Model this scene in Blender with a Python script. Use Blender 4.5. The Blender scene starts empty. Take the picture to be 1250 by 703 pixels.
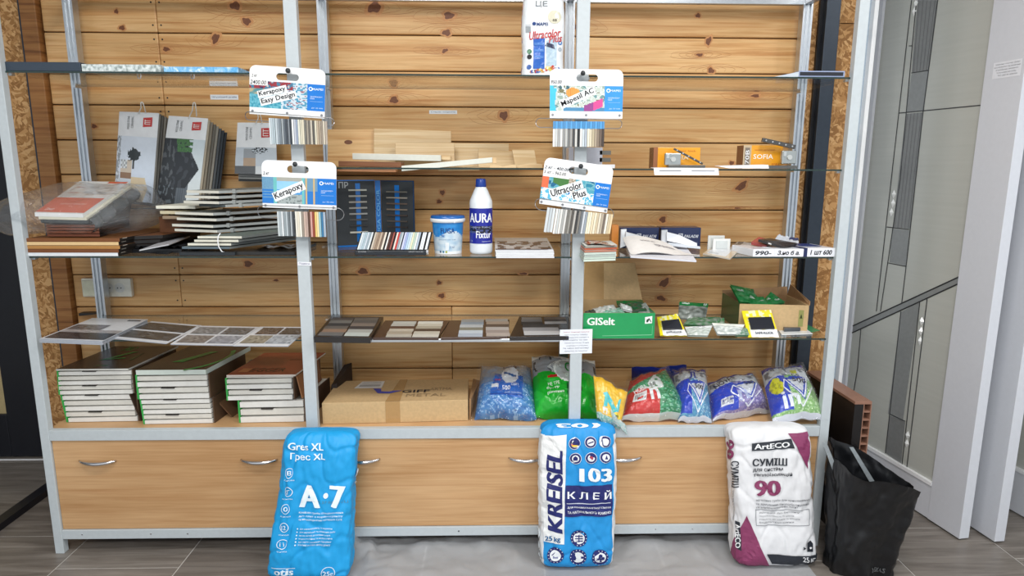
import bpy, bmesh, math, random
from mathutils import Vector, Matrix, noise, Euler
random.seed(7)
S = bpy.context.scene
COL = S.collection
# ------------------------------------------------------------------ camera
F_PX, PITCH, YAW, ROLL = 807.29, 0.1831, 0.0253, 0.0042
CAM = Vector((1.7139, -2.4262, 1.509))
cw = Vector((math.sin(YAW)*math.cos(PITCH), math.cos(YAW)*math.cos(PITCH), -math.sin(PITCH)))
cr0 = Vector((math.cos(YAW), -math.sin(YAW), 0)); cu0 = cr0.cross(cw)
cr = math.cos(ROLL)*cr0 + math.sin(ROLL)*cu0; cu = -math.sin(ROLL)*cr0 + math.cos(ROLL)*cu0
cam_d = bpy.data.cameras.new('camera'); cam = bpy.data.objects.new('camera', cam_d); COL.objects.link(cam)
cam.matrix_world = Matrix(((cr.x, cu.x, -cw.x, CAM.x), (cr.y, cu.y, -cw.y, CAM.y), (cr.z, cu.z, -cw.z, CAM.z), (0, 0, 0, 1)))
cam_d.sensor_width = 36; cam_d.lens = F_PX/1250*36; cam_d.clip_start = 0.05
S.camera = cam
# ------------------------------------------------------------------ world, lights, exposure
W = bpy.data.worlds.new('world'); S.world = W; W.use_nodes = True
W.node_tree.nodes['Background'].inputs[0].default_value = (0.86, 0.93, 1.0, 1)
W.node_tree.nodes['Background'].inputs[1].default_value = 0.80
S.view_settings.view_transform = 'Standard'; S.view_settings.look = 'None'
S.view_settings.gamma = 1; S.view_settings.use_curve_mapping = False
S.view_settings.exposure = 0.27
def area(name, loc, sx, sy, power, col=(1.0, 0.98, 0.95), tgt=None):
    l = bpy.data.lights.new(name, 'AREA'); l.shape = 'RECTANGLE'; l.size = sx; l.size_y = sy; l.energy = power; l.color = col
    o = bpy.data.objects.new(name, l); COL.objects.link(o); o.location = loc
    if tgt: o.rotation_euler = (Vector(tgt)-Vector(loc)).to_track_quat('-Z', 'Y').to_euler()
    return o
area('ceiling_lamp', (0.9, -1.5, 2.95), 0.6, 0.6, 26)
area('ceiling_lamp', (2.6, -1.2, 2.95), 0.6, 0.6, 25)
area('ceiling_lamp', (1.6, -3.6, 2.85), 1.4, 0.6, 88)
area('ceiling_lamp', (4.6, -2.0, 2.95), 0.6, 0.6, 26)
# ------------------------------------------------------------------ measuring helpers
def at(px, py, Y):
    d = cr*((px-625)/F_PX) - cu*((py-351.5)/F_PX) + cw
    return CAM + d*((Y-CAM.y)/d.y)
def onz(px, py, z):
    d = cr*((px-625)/F_PX) - cu*((py-351.5)/F_PX) + cw
    return CAM + d*((z-CAM.z)/d.z)
def proj(P):
    v = Vector(P)-CAM; q = v.dot(cw)
    return 625+F_PX*v.dot(cr)/q, 351.5-F_PX*v.dot(cu)/q
def xat(px, Y, z):
    x = at(px, 300, Y).x
    for _ in range(4):
        x += (px-proj((x, Y, z))[0]) * (Y-CAM.y)/F_PX
    return x
def zat(px, py, Y): return at(px, py, Y).z
def s2l(v):
    v /= 255.0
    return v/12.92 if v <= 0.04045 else ((v+0.055)/1.055)**2.4
def rgb(*c):
    if len(c) == 1 and not isinstance(c[0], (int, float)): c = c[0]
    return (s2l(c[0]), s2l(c[1]), s2l(c[2]))
# ------------------------------------------------------------------ materials
class NT:
    def __init__(s, name):
        s.m = bpy.data.materials.new(name); s.m.use_nodes = True; s.t = s.m.node_tree; s.t.nodes.clear()
        s.out = s.n('ShaderNodeOutputMaterial')
    def n(s, typ, **k):
        x = s.t.nodes.new(typ)
        for a, b in k.items():
            if a.startswith('_'): x.inputs[a[1:].replace('_', ' ')].default_value = b
            else: setattr(x, a, b)
        return x
    def l(s, a, b): s.t.links.new(a, b)
    def ramp(s, stops, interp='LINEAR'):
        r = s.n('ShaderNodeValToRGB'); e = r.color_ramp; e.interpolation = interp
        while len(e.elements) < len(stops): e.elements.new(0.5)
        for i, (p, c) in enumerate(stops):
            e.elements[i].position = p; e.elements[i].color = (*c, 1)
        return r
    def bsdf(s, rough=0.5, metal=0.0, spec=0.5):
        b = s.n('ShaderNodeBsdfPrincipled'); b.inputs['Roughness'].default_value = rough
        b.inputs['Metallic'].default_value = metal; b.inputs['Specular IOR Level'].default_value = spec
        s.l(b.outputs[0], s.out.inputs[0]); return b
    def coords(s, scale=(1, 1, 1), rot=(0, 0, 0), rand=True):
        tc = s.n('ShaderNodeTexCoord'); mp = s.n('ShaderNodeMapping')
        mp.inputs['Scale'].default_value = scale; mp.inputs['Rotation'].default_value = rot
        if rand:
            oi = s.n('ShaderNodeObjectInfo'); mu = s.n('ShaderNodeMath', operation='MULTIPLY'); mu.inputs[1].default_value = 37.0
            s.l(oi.outputs['Random'], mu.inputs[0])
            ad = s.n('ShaderNodeVectorMath', operation='ADD'); s.l(tc.outputs['Object'], ad.inputs[0]); s.l(mu.outputs[0], ad.inputs[1])
            s.l(ad.outputs[0], mp.inputs['Vector'])
        else: s.l(tc.outputs['Object'], mp.inputs['Vector'])
        return mp.outputs[0]
    def noise(s, vec, scale, detail=4, rough=0.5, dist=0.0):
        x = s.n('ShaderNodeTexNoise'); x.inputs['Scale'].default_value = scale; x.inputs['Detail'].default_value = detail
        x.inputs['Roughness'].default_value = rough; x.inputs['Distortion'].default_value = dist
        if vec: s.l(vec, x.inputs['Vector'])
        return x
    def bump(s, h, strength, dist, bs):
        b = s.n('ShaderNodeBump'); b.inputs['Strength'].default_value = strength; b.inputs['Distance'].default_value = dist
        s.l(h, b.inputs['Height']); s.l(b.outputs[0], bs.inputs['Normal'])
    def mix(s, a, b, f, mode='MIX'):
        x = s.n('ShaderNodeMix', data_type='RGBA', blend_type=mode)
        for v, i in ((f, 0), (a, 6), (b, 7)):
            if hasattr(v, 'links'): s.l(v, x.inputs[i])
            elif isinstance(v, (int, float)): x.inputs[i].default_value = v
            else: x.inputs[i].default_value = (*v, 1)
        return x.outputs[2]
_plain = {}
def plain(col, rough=0.5, metal=0.0, var=0.06, bump=0.0, scale=60):
    """col in sRGB 0..255; a faint procedural mottling and optional fine relief"""
    k = (tuple(col), rough, metal, var, bump, scale)
    if k in _plain: return _plain[k]
    t = NT('paint'); b = t.bsdf(rough, metal); c = rgb(col)
    v = t.coords(); nz = t.noise(v, scale, 3)
    r = t.ramp([(0.3, tuple(x*(1-var) for x in c)), (0.7, tuple(min(1, x*(1+var)) for x in c))])
    t.l(nz.outputs[0], r.inputs[0]); t.l(r.outputs[0], b.inputs['Base Color'])
    if bump: t.bump(nz.outputs[0], bump, 0.002, b)
    _plain[k] = t.m; return t.m
def attr_mat(name, rough, spec=0.5, bump=0.0, scale=40, metal=0.0, coat=0.0):
    t = NT(name); b = t.bsdf(rough, metal, spec)
    a = t.n('ShaderNodeAttribute', attribute_name='Col'); v = t.coords(); nz = t.noise(v, scale, 3)
    r = t.ramp([(0.3, (0.93, 0.93, 0.93)), (0.7, (1, 1, 1))]); t.l(nz.outputs[0], r.inputs[0])
    t.l(t.mix(a.outputs['Color'], r.outputs[0], 1.0, 'MULTIPLY'), b.inputs['Base Color'])
    if coat: b.inputs['Coat Weight'].default_value = coat; b.inputs['Coat Roughness'].default_value = 0.15
    if bump: t.bump(nz.outputs[0], bump, 0.003, b)
    return t.m
PRINT = attr_mat('printed_paper', 0.55, 0.3)
GLOSSY = attr_mat('printed_gloss', 0.25, 0.5)
SACK = attr_mat('printed_sack_paper', 0.48, 0.35, bump=0.25, scale=30)
POLY = attr_mat('printed_polythene', 0.22, 0.5, bump=0.6, scale=55)
def thin_clear(name, tint, ior=1.5, rough=0.02, bump=0.0, scale=20, haze=0.0, hazecol=(0.8, 0.85, 0.9)):
    t = NT(name); tr = t.n('ShaderNodeBsdfTransparent'); tr.inputs[0].default_value = (*tint, 1)
    gl = t.n('ShaderNodeBsdfGlossy'); gl.inputs['Roughness'].default_value = rough; gl.inputs[0].default_value = (1, 1, 1, 1)
    fr = t.n('ShaderNodeFresnel'); geo = t.n('ShaderNodeNewGeometry'); mr = t.n('ShaderNodeMapRange')   # thin sheet: no total internal reflection on the far face
    mr.inputs['To Min'].default_value = ior; mr.inputs['To Max'].default_value = 1/ior
    t.l(geo.outputs['Backfacing'], mr.inputs['Value']); t.l(mr.outputs[0], fr.inputs[0])
    m = t.n('ShaderNodeMixShader'); t.l(fr.outputs[0], m.inputs[0]); t.l(tr.outputs[0], m.inputs[1]); t.l(gl.outputs[0], m.inputs[2])
    last = m
    if haze:
        d = t.n('ShaderNodeBsdfDiffuse'); d.inputs[0].default_value = (*hazecol, 1)
        m2 = t.n('ShaderNodeMixShader'); m2.inputs[0].default_value = haze; t.l(m.outputs[0], m2.inputs[1]); t.l(d.outputs[0], m2.inputs[2]); last = m2
    if bump:
        v = t.coords(); nz = t.noise(v, scale, 5, 0.6, 1.0); bp = t.n('ShaderNodeBump'); bp.inputs['Strength'].default_value = bump
        bp.inputs['Distance'].default_value = 0.02; t.l(nz.outputs[0], bp.inputs['Height'])
        t.l(bp.outputs[0], gl.inputs['Normal']); t.l(bp.outputs[0], fr.inputs['Normal'])
    t.l(last.outputs[0], t.out.inputs[0]); return t.m
GLASS = thin_clear('shelf_glass', (0.965, 0.985, 0.98))
SHEET = thin_clear('floor_film', (0.93, 0.94, 0.95), 1.45, 0.18, bump=0.9, scale=14, haze=0.36, hazecol=(0.72, 0.75, 0.79))
FILM = thin_clear('clear_film', (0.93, 0.94, 0.95), 1.45, 0.12, bump=0.9, scale=16, haze=0.06, hazecol=(0.85, 0.87, 0.9))
FILM2 = thin_clear('thin_bag_film', (0.97, 0.97, 0.98), 1.38, 0.08, bump=1.0, scale=30, haze=0.015)
def pine(name, base, dark, light, gs=1.0):
    t = NT(name); b = t.bsdf(0.42, 0, 0.35)
    v = t.coords((0.9, 1, 26*gs)); n1 = t.noise(v, 1.6, 5, 0.62, 0.5)
    v2 = t.coords((3.5, 1, 150*gs)); n2 = t.noise(v2, 1.0, 2, 0.5)
    v3 = t.coords((0.8, 1, 3.0)); n3 = t.noise(v3, 2.2, 2)
    r1 = t.ramp([(0.30, dark), (0.43, base), (0.55, light), (0.66, base), (0.80, dark)]); t.l(n1.outputs[0], r1.inputs[0])
    r2 = t.ramp([(0.3, (0.86, 0.82, 0.76)), (0.6, (1, 1, 1))]); t.l(n2.outputs[0], r2.inputs[0])
    c = t.mix(r1.outputs[0], r2.outputs[0], 0.8, 'MULTIPLY')
    r3 = t.ramp([(0.3, (0.80, 0.74, 0.66)), (0.6, (1.0, 1.0, 1.0))]); t.l(n3.outputs[0], r3.inputs[0])
    c = t.mix(c, r3.outputs[0], 0.9, 'MULTIPLY')
    oi = t.n('ShaderNodeObjectInfo'); r4 = t.ramp([(0.0, (0.84, 0.81, 0.78)), (1.0, (1.0, 1.0, 1.0))]); t.l(oi.outputs['Random'], r4.inputs[0])
    c = t.mix(c, r4.outputs[0], 1.0, 'MULTIPLY')
    t.l(c, b.inputs['Base Color']); t.bump(n1.outputs[0], 0.08, 0.002, b); return t.m
PINE = pine('pine_plank', rgb(217, 169, 112), rgb(192, 136, 80), rgb(230, 190, 136))
PINE_LT = pine('pale_pine', rgb(226, 196, 150), rgb(205, 168, 118), rgb(236, 212, 172), 1.5)
TIMBER = pine('old_timber', rgb(150, 102, 58), rgb(112, 72, 38), rgb(170, 122, 72), 0.8)
BEECH = pine('beech_laminate', rgb(208, 167, 122), rgb(197, 153, 108), rgb(215, 176, 132), 0.9)
WALNUT = pine('walnut_laminate', rgb(122, 78, 50), rgb(92, 56, 36), rgb(144, 98, 66), 1.4)
def osb():
    t = NT('osb'); b = t.bsdf(0.6, 0, 0.2); cols = []
    pal = [rgb(146, 104, 62), rgb(170, 126, 78), rgb(190, 146, 96), rgb(204, 162, 112), rgb(160, 116, 70)]
    vs = []
    for i, (rot, sc) in enumerate(((0.5, (22, 1, 95)), (-0.75, (24, 1, 105)), (1.35, (22, 1, 90)))):
        mp = t.coords((1, 1, 1), (0, rot, 0), rand=False)
        nn = t.noise(mp, 12, 3); ad = t.mix(mp, nn.outputs['Color'], 0.06)
        m2 = t.n('ShaderNodeMapping'); m2.inputs['Scale'].default_value = sc; t.l(ad, m2.inputs['Vector'])
        vo = t.n('ShaderNodeTexVoronoi'); vo.inputs['Scale'].default_value = 1.0 + 0.2*i; t.l(m2.outputs[0], vo.inputs['Vector'])
        sp = t.n('ShaderNodeSeparateColor'); t.l(vo.outputs['Color'], sp.inputs[0])
        r = t.ramp([(k/5, pal[k]) for k in range(5)], 'CONSTANT'); t.l(sp.outputs[i], r.inputs[0]); cols.append(r.outputs[0]); vs.append(sp.outputs[(i+1) % 3])
    m1 = t.n('ShaderNodeMath', operation='GREATER_THAN'); m1.inputs[1].default_value = 0.55; t.l(vs[0], m1.inputs[0])
    m2 = t.n('ShaderNodeMath', operation='GREATER_THAN'); m2.inputs[1].default_value = 0.6; t.l(vs[1], m2.inputs[0])
    c = t.mix(cols[0], cols[1], m1.outputs[0]); c = t.mix(c, cols[2], m2.outputs[0])
    t.l(c, b.inputs['Base Color']); t.bump(vs[0], 0.25, 0.003, b); return t.m
OSB = osb()
def tile_mat():
    t = NT('wood_look_tile'); b = t.bsdf(0.32, 0, 0.45)
    v = t.coords((1.0, 14, 1)); n1 = t.noise(v, 2.0, 6, 0.65, 0.8)
    r = t.ramp([(0.25, rgb(86, 79, 73)), (0.5, rgb(122, 115, 108)), (0.75, rgb(150, 144, 137))]); t.l(n1.outputs[0], r.inputs[0])
    v2 = t.coords((1, 2.2, 1)); n2 = t.noise(v2, 3, 3); r2 = t.ramp([(0.3, (0.8, 0.8, 0.8)), (0.7, (1, 1, 1))]); t.l(n2.outputs[0], r2.inputs[0])
    t.l(t.mix(r.outputs[0], r2.outputs[0], 1.0, 'MULTIPLY'), b.inputs['Base Color']); t.bump(n1.outputs[0], 0.06, 0.002, b); return t.m
TILE = tile_mat()
PAINTED = plain((188, 196, 200), 0.38, 0.0, 0.03)
ALU = plain((190, 195, 200), 0.28, 0.85, 0.04)
CHROME = plain((215, 215, 218), 0.16, 1.0, 0.03)
WHITE = plain((238, 240, 242), 0.35, 0.0, 0.02)
BLACK = plain((24, 24, 27), 0.4, 0.0, 0.15)
EDGE = plain((34, 52, 48), 0.12, 0.0, 0.2)
KRAFT = plain((196, 166, 122), 0.75, 0.0, 0.07, 0.2, 90)
KRAFT_IN = plain((150, 116, 80), 0.8, 0.0, 0.07)
DARKMETAL = plain((52, 60, 70), 0.35, 0.5, 0.06)
CREAM = plain((222, 220, 206), 0.5, 0.0, 0.04)
GREYB = plain((120, 124, 126), 0.5, 0.0, 0.08)
# ------------------------------------------------------------------ mesh builder
def frame(O, U, V):
    """O origin, U and V full edge vectors; uv in 0..1, d in metres along the outward normal"""
    O, U, V = Vector(O), Vector(U), Vector(V); N = U.cross(V).normalized()
    f = lambda u, v, d=0.0: O+U*u+V*v+N*d
    f.U, f.V, f.N, f.lu, f.lv = U, V, N, U.length, V.length
    return f
def wp(o):
    p = Vector((0, 0, 0))
    while o is not None: p = p+o.location; o = o.parent
    return p
class MB:
    def __init__(s): s.v = []; s.f = []; s.c = []; s.m = []
    def add(s, vs, fs, col=(200, 200, 200), m=0):
        o = len(s.v); s.v += [Vector(p) for p in vs]
        for i, f in enumerate(fs):
            s.f.append([k+o for k in f]); s.m.append(m)
            c = col[i] if isinstance(col, list) else col
            s.c.append(c)
        return s
    def box(s, x0, x1, y0, y1, z0, z1, col=(200, 200, 200), m=0):
        return s.hexa([(x0, y0, z0), (x1, y0, z0), (x1, y1, z0), (x0, y1, z0)], [(x0, y0, z1), (x1, y0, z1), (x1, y1, z1), (x0, y1, z1)], col, m)
    def hexa(s, b, t, col=(200, 200, 200), m=0, top=None, front=None):
        fs = [(3, 2, 1, 0), (4, 5, 6, 7), (0, 1, 5, 4), (1, 2, 6, 5), (2, 3, 7, 6), (3, 0, 4, 7)]
        if not isinstance(col, list): col = [col]*6
        if top: col[1] = top
        if front: col[2] = front
        return s.add(list(b)+list(t), fs, col, m)
    def slab(s, fl, fr, bl, th, col=(200, 200, 200), top=None, m=0, front=None, br=None):
        fl, fr, bl = Vector(fl), Vector(fr), Vector(bl); br = Vector(br) if br is not None else fr+bl-fl
        n = (fr-fl).cross(bl-fl).normalized()*th
        return s.hexa([fl-n, fr-n, br-n, bl-n], [fl, fr, br, bl], col, m, top, front)
    def fbox(s, fr, u0, u1, v0, v1, d0, d1, col=(200, 200, 200), m=0):
        return s.hexa([fr(u0, v0, d0), fr(u1, v0, d0), fr(u1, v1, d0), fr(u0, v1, d0)], [fr(u0, v0, d1), fr(u1, v0, d1), fr(u1, v1, d1), fr(u0, v1, d1)], col, m)
    def poly(s, pts, col=(200, 200, 200), m=0): return s.add(pts, [list(range(len(pts)))], col, m)
    def prism(s, pts, off, col=(200, 200, 200), m=0):
        n = len(pts); off = Vector(off); a = [Vector(p) for p in pts]
        return s.add(a+[p+off for p in a], [list(range(n))[::-1], list(range(n, 2*n))]+[(i, (i+1) % n, n+(i+1) % n, n+i) for i in range(n)], col, m)
    def fpoly(s, fr, uv, d, col, m=0): return s.poly([fr(u, v, d) for u, v in uv], col, m)
    def frect(s, fr, u0, u1, v0, v1, d, col, m=0): return s.fpoly(fr, [(u0, v0), (u1, v0), (u1, v1), (u0, v1)], d, col, m)
    def disc(s, fr, u, v, r, d, col, n=20, m=0, ri=0.0, ry=None):
        """r in metres"""
        ry = ry or r
        P = lambda rr, a, q=1: fr(u+rr*math.cos(a)/fr.lu, v+rr*(ry/r)*math.sin(a)/fr.lv, d)
        A = [2*math.pi*i/n for i in range(n)]
        if not ri: return s.poly([P(r, a) for a in A], col, m)
        return s.add([P(r, a) for a in A]+[P(ri, a) for a in A], [(i, (i+1) % n, n+(i+1) % n, n+i) for i in range(n)], col, m)
    def tube(s, pts, r, n=8, col=(200, 200, 200), m=0, closed=False):
        pts = [Vector(p) for p in pts]; k = len(pts); vs = []; fs = []; up = None
        for i, p in enumerate(pts):
            a = pts[(i-1) % k] if (i or closed) else p; b = pts[(i+1) % k] if (i < k-1 or closed) else p
            t = (b-a).normalized()
            if up is None: up = t.orthogonal().normalized()
            up = (up-t*up.dot(t)).normalized(); w = t.cross(up)
            rr = r[i] if isinstance(r, (list, tuple)) else r
            for j in range(n):
                an = 2*math.pi*j/n; vs.append(p+(up*math.cos(an)+w*math.sin(an))*rr)
        for i in range(k if closed else k-1):
            for j in range(n):
                i2 = (i+1) % k; fs.append((i*n+j, i*n+(j+1) % n, i2*n+(j+1) % n, i2*n+j))
        if not closed: fs += [list(range(n))[::-1], [(k-1)*n+j for j in range(n)]]
        return s.add(vs, fs, col, m)
    def lathe(s, c, prof, n=28, col=(200, 200, 200), m=0, cap=True):
        c = Vector(c); vs = []; fs = []; cs = []
        for r, z in prof:
            for j in range(n):
                a = 2*math.pi*j/n; vs.append(c+Vector((r*math.cos(a), r*math.sin(a), z)))
        for i in range(len(prof)-1):
            for j in range(n):
                fs.append((i*n+j, i*n+(j+1) % n, (i+1)*n+(j+1) % n, (i+1)*n+j)); cs.append(col[i] if isinstance(col, list) else col)
        if cap:
            fs += [list(range(n))[::-1], [(len(prof)-1)*n+j for j in range(n)]]
            cs += [cs[0], cs[-1]]
        return s.add(vs, fs, cs, m)
    def grid(s, fn, nu, nv, col=(200, 200, 200), m=0, wrapu=False):
        vs = []; fs = []; cs = []
        for j in range(nv+1):
            for i in range(nu+(0 if wrapu else 1)): vs.append(fn(i/nu, j/nv))
        w = nu if wrapu else nu+1
        for j in range(nv):
            for i in range(nu):
                i2 = (i+1) % w if wrapu else i+1
                fs.append((j*w+i, j*w+i2, (j+1)*w+i2, (j+1)*w+i))
                cs.append(col((i+.5)/nu, (j+.5)/nv) if callable(col) else col)
        return s.add(vs, fs, cs, m)
    def draped(s, fn, pts, faces, col, step=None, m=0):
        """flat 2-D mesh cut on a grid, then mapped through fn(u,v)"""
        if step:
            bm = bmesh.new(); V = [bm.verts.new((p[0], p[1], 0)) for p in pts]
            for f in faces:
                try: bm.faces.new([V[i] for i in f])
                except ValueError: pass
            for ax in (0, 1):
                lo = min(p[ax] for p in pts); hi = max(p[ax] for p in pts); k = math.floor(lo/step)+1
                while k*step < hi:
                    co = [0, 0, 0]; co[ax] = k*step; no = [0, 0, 0]; no[ax] = 1
                    bmesh.ops.bisect_plane(bm, geom=bm.verts[:]+bm.edges[:]+bm.faces[:], plane_co=co, plane_no=no); k += 1
            bm.verts.index_update(); pts = [(v.co.x, v.co.y) for v in bm.verts]; faces = [[v.index for v in f.verts] for f in bm.faces]; bm.free()
        return s.add([fn(p[0], p[1]) for p in pts], faces, col, m)
    def text(s, fn, txt, x0, x1, y0, y1, col=(20, 20, 20), bold=0.0, shear=0.0, rot=0, step=None, m=0, res=2):
        """lettering filling the rectangle x0..x1, y0..y1 of the 2-D domain of fn"""
        pts, fs = glyphs(txt, bold, shear, res)
        out = []
        for a, b in pts:
            if rot == 90: a, b = 1-b, a
            elif rot == -90: a, b = b, 1-a
            elif rot == 180: a, b = 1-a, 1-b
            out.append((x0+(x1-x0)*a, y0+(y1-y0)*b))
        return s.layers(fn, out, fs, col, step, m, 4 if bold > 0.035 else 1)
    def layers(s, fn, out, fs, col, step, m, n):
        if n == 1: return s.draped(fn, out, fs, col, step, m)
        k, kf = len(out)//n, len(fs)//n
        for i in range(n):          # the repeated outlines lie a tenth of a millimetre over one another
            v0 = len(s.v); s.draped(fn, out[i*k:(i+1)*k], [[a-i*k for a in f] for f in fs[i*kf:(i+1)*kf]], col, step, m)
            if len(s.v)-v0 < 3: continue
            f = s.f[-1]; nn = (s.v[f[1]]-s.v[f[0]]).cross(s.v[f[2]]-s.v[f[0]])
            if nn.length < 1e-12: continue
            nn.normalize(); nn = nn if nn.dot(CAM-s.v[v0]) > 0 else -nn
            for j in range(v0, len(s.v)): s.v[j] = s.v[j]+nn*(i*0.00012)
        return s
    def build(s, name, mats=PRINT, parent=None, smooth=False, bevel=0.0, kind=None, label=None, hasattr_col=True):
        if not isinstance(mats, (list, tuple)): mats = [mats]
        me = bpy.data.meshes.new(name); off = wp(parent) if parent is not None else Vector((0, 0, 0))
        me.from_pydata([tuple(v-off) for v in s.v], [], s.f)
        for m in mats: me.materials.append(m)
        me.polygons.foreach_set('material_index', s.m)
        if smooth: me.polygons.foreach_set('use_smooth', [True]*len(s.f))
        if any(m.name.startswith('printed') for m in mats):
            ca = me.color_attributes.new('Col', 'FLOAT_COLOR', 'CORNER'); data = []; cache = {}
            for c, f in zip(s.c, s.f):
                if c not in cache: cache[c] = (*rgb(c), 1.0)
                data += cache[c]*len(f)
            ca.data.foreach_set('color', data)
        me.validate(); me.update()
        o = bpy.data.objects.new(name, me); COL.objects.link(o)
        if parent is not None: o.parent = parent
        if bevel:
            b = o.modifiers.new('bevel', 'BEVEL'); b.width = bevel; b.segments = 2; b.limit_method = 'ANGLE'
        if kind or name == 'lettering': o['kind'] = kind or 'stuff'
        if label: o['label'] = label
        return o
_gl = {}
def glyphs(txt, bold, shear, res):
    k = (txt, bold, shear, res)
    if k in _gl: return _gl[k]
    cu_ = bpy.data.curves.new('t', 'FONT'); cu_.body = txt; cu_.size = 1; cu_.offset = min(bold*0.3, 0.009); cu_.shear = shear; cu_.resolution_u = res
    ob = bpy.data.objects.new('t', cu_); me = bpy.data.meshes.new_from_object(ob)
    vs = [v.co.copy() for v in me.vertices]; fs = [list(p.vertices) for p in me.polygons]
    if bold > 0.035:      # heavier strokes: the outline repeated slightly to both sides
        k_ = min(bold, .16)*0.26; base, nb = list(vs), len(vs); bf = list(fs); vs = []; fs = []
        for i, dx in enumerate((-k_, -k_/3, k_/3, k_)): vs += [v+Vector((dx, 0, 0)) for v in base]; fs += [[a+i*nb for a in f] for f in bf]
    bpy.data.objects.remove(ob); bpy.data.curves.remove(cu_); bpy.data.meshes.remove(me)
    x0 = min(v.x for v in vs); x1 = max(v.x for v in vs); y0 = min(v.y for v in vs); y1 = max(v.y for v in vs)
    _gl[k] = ([((v.x-x0)/(x1-x0), (v.y-y0)/(y1-y0)) for v in vs], fs); return _gl[k]
def tagit(o, label, cat, group=None):
    o['label'] = label; o['category'] = cat
    if group: o['group'] = group
    return o
def thing(name, label, cat, loc, group=None):
    o = bpy.data.objects.new(name, None); COL.objects.link(o); o.location = loc; o.empty_display_size = 0.05
    return tagit(o, label, cat, group)
def copy_tree(o, parent=None):
    c = o.copy(); COL.objects.link(c)
    if parent is not None: c.parent = parent
    for ch in list(o.children): copy_tree(ch, c)
    return c
def struct(o): o['kind'] = 'structure'; return o
def lerp(a, b, t): return tuple(p+(q-p)*t for p, q in zip(a, b))
def n2(x, y, z=0.0): return noise.noise(Vector((x, y, z)))
# ================================================================== the setting
GROUT = plain((196, 194, 190), 0.7)
WB = struct(MB().box(-0.36, 3.26, 0.541, 0.60, 0, 2.75).build('wall_back', plain((70, 46, 26), 0.8)))
rows = [2.048+0.1463*k for k in range(-11, 5)]
for k in range(len(rows)-1):
    z0, z1 = rows[k]+0.0022, rows[k+1]-0.0022
    cuts = [-0.166, 0.3035, 3.024] if z0 > 0.87 else [-0.166, 1.514, 3.024]
    for a, b in zip(cuts[:-1], cuts[1:]):
        c = Vector(((a+b)/2, 0.52, (z0+z1)/2)); e = bpy.data.objects.new('x', None); e.location = c
        o = MB().box(a+0.0008-c.x, b-0.0008-c.x, 0, 0.021, z0-c.z, z1-c.z).build('plank', PINE, None, bevel=0.0045); o.location = c; o.parent = WB
        bpy.data.objects.remove(e)
        if b == 0.3035 or a == 0.3035:
            sx = -1 if b == 0.3035 else 1
            for zz in (0.028, 0.118):
                q = Vector((0.3035+sx*0.017, 0.5195, z0+zz)); nb = MB(); nb.tube([q, q-Vector((0, 0.0008, 0))], 0.0036, 8)
                n_ = nb.build('screw_head', BLACK); n_.data.transform(Matrix.Translation(-c)); n_.parent = o
KN_D = plain((112, 64, 34), 0.5, 0, 0.25, 0, 200); KN_L = plain((196, 138, 84), 0.5, 0, 0.1)
KN_G = plain((176, 118, 66), 0.5, 0, 0.1)
def knot(px, py, rx, ry, rot=0, dark=True):
    c = at(px, py, 0.5192); m = MB(); R = 1/285.0
    for kk, (sc, mi, dd) in enumerate(((1.55, 1, 0.0), (1.0, 0, 0.0004))):
        pts = []
        for i in range(20):
            a = 2*math.pi*i/20; w = 1+0.14*math.sin(3*a+px)+0.1*math.sin(5*a+py)
            x, z = rx*R*sc*w*math.cos(a), ry*R*sc*w*math.sin(a)
            pts.append((c.x+x*math.cos(rot)-z*math.sin(rot), c.y-dd, c.z+x*math.sin(rot)+z*math.cos(rot)))
        m.poly(pts, m=mi)
    m.build('knot', [KN_D, KN_L], WB)
    if rx >= 4:
        m = MB()
        for kk in range(4):
            f = 1.9+.75*kk; n = 26; ring = []
            for i in range(n):
                a = 2*math.pi*i/n; w = 1+.10*math.sin(2*a+px)+.06*math.sin(5*a+py+kk); x = rx*R*f*(1.25+.35*kk)*w*math.cos(a); z = min(ry, 4)*R*f*.62*w*math.sin(a)
                ring.append((x, z))
            zlo = [r for r in rows if r < c.z][-1]-c.z; zhi = [r for r in rows if r > c.z][0]-c.z
            for i in range(n):
                (x0, z0), (x1, z1) = ring[i], ring[(i+1) % n]
                if min(z0, z1) < zlo+.006 or max(z0, z1) > zhi-.006 or abs(x0) > .16: continue
                t = .0007; m.poly([(c.x+x0, c.y+.0002, c.z+z0-t), (c.x+x1, c.y+.0002, c.z+z1-t), (c.x+x1, c.y+.0002, c.z+z1+t), (c.x+x0, c.y+.0002, c.z+z0+t)])
        if m.f: m.build('knot_grain', KN_G, WB, kind='stuff')
for q in [(142, 14, 2.5, 2.5), (149, 34, 3.5, 2.5), (287, 7, 6, 4.5), (301, 26, 5, 4, -.3), (263, 47, 4, 6, -.5), (203, 60, 4, 2.5), (457, 9, 8, 6, .4), (548, 19, 6, 4),
          (545, 40, 5, 3.5), (543, 62, 4, 2, .5), (481, 122, 5, 4), (615, 141, 5, 5), (852, 19, 3, 2.5), (865, 50, 3, 5, -.4), (854, 67, 4, 1.8), (868, 86, 4, 3, -.5), (922, 117, 5, 2),
          (700, 32, 4, 4), (536, 345, 3, 2.5), (539, 361, 4, 3), (443, 331, 6, 4), (639, 334, 5, 1.5), (809, 268, 4, 4), (811, 345, 7, 4.5, .7), (807, 364, 6, 3, -.3), (905, 227, 8, 4, .7),
          (893, 199, 3, 2.5), (115, 154, 3, 2.5), (303, 322, 5, 4), (337, 342, 3, 1.5), (540, 235, 3, 3), (536, 246, 3, 2.5), (900, 254, 4, 1), (8, 0, 1, 1)]:
    knot(*q)
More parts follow.
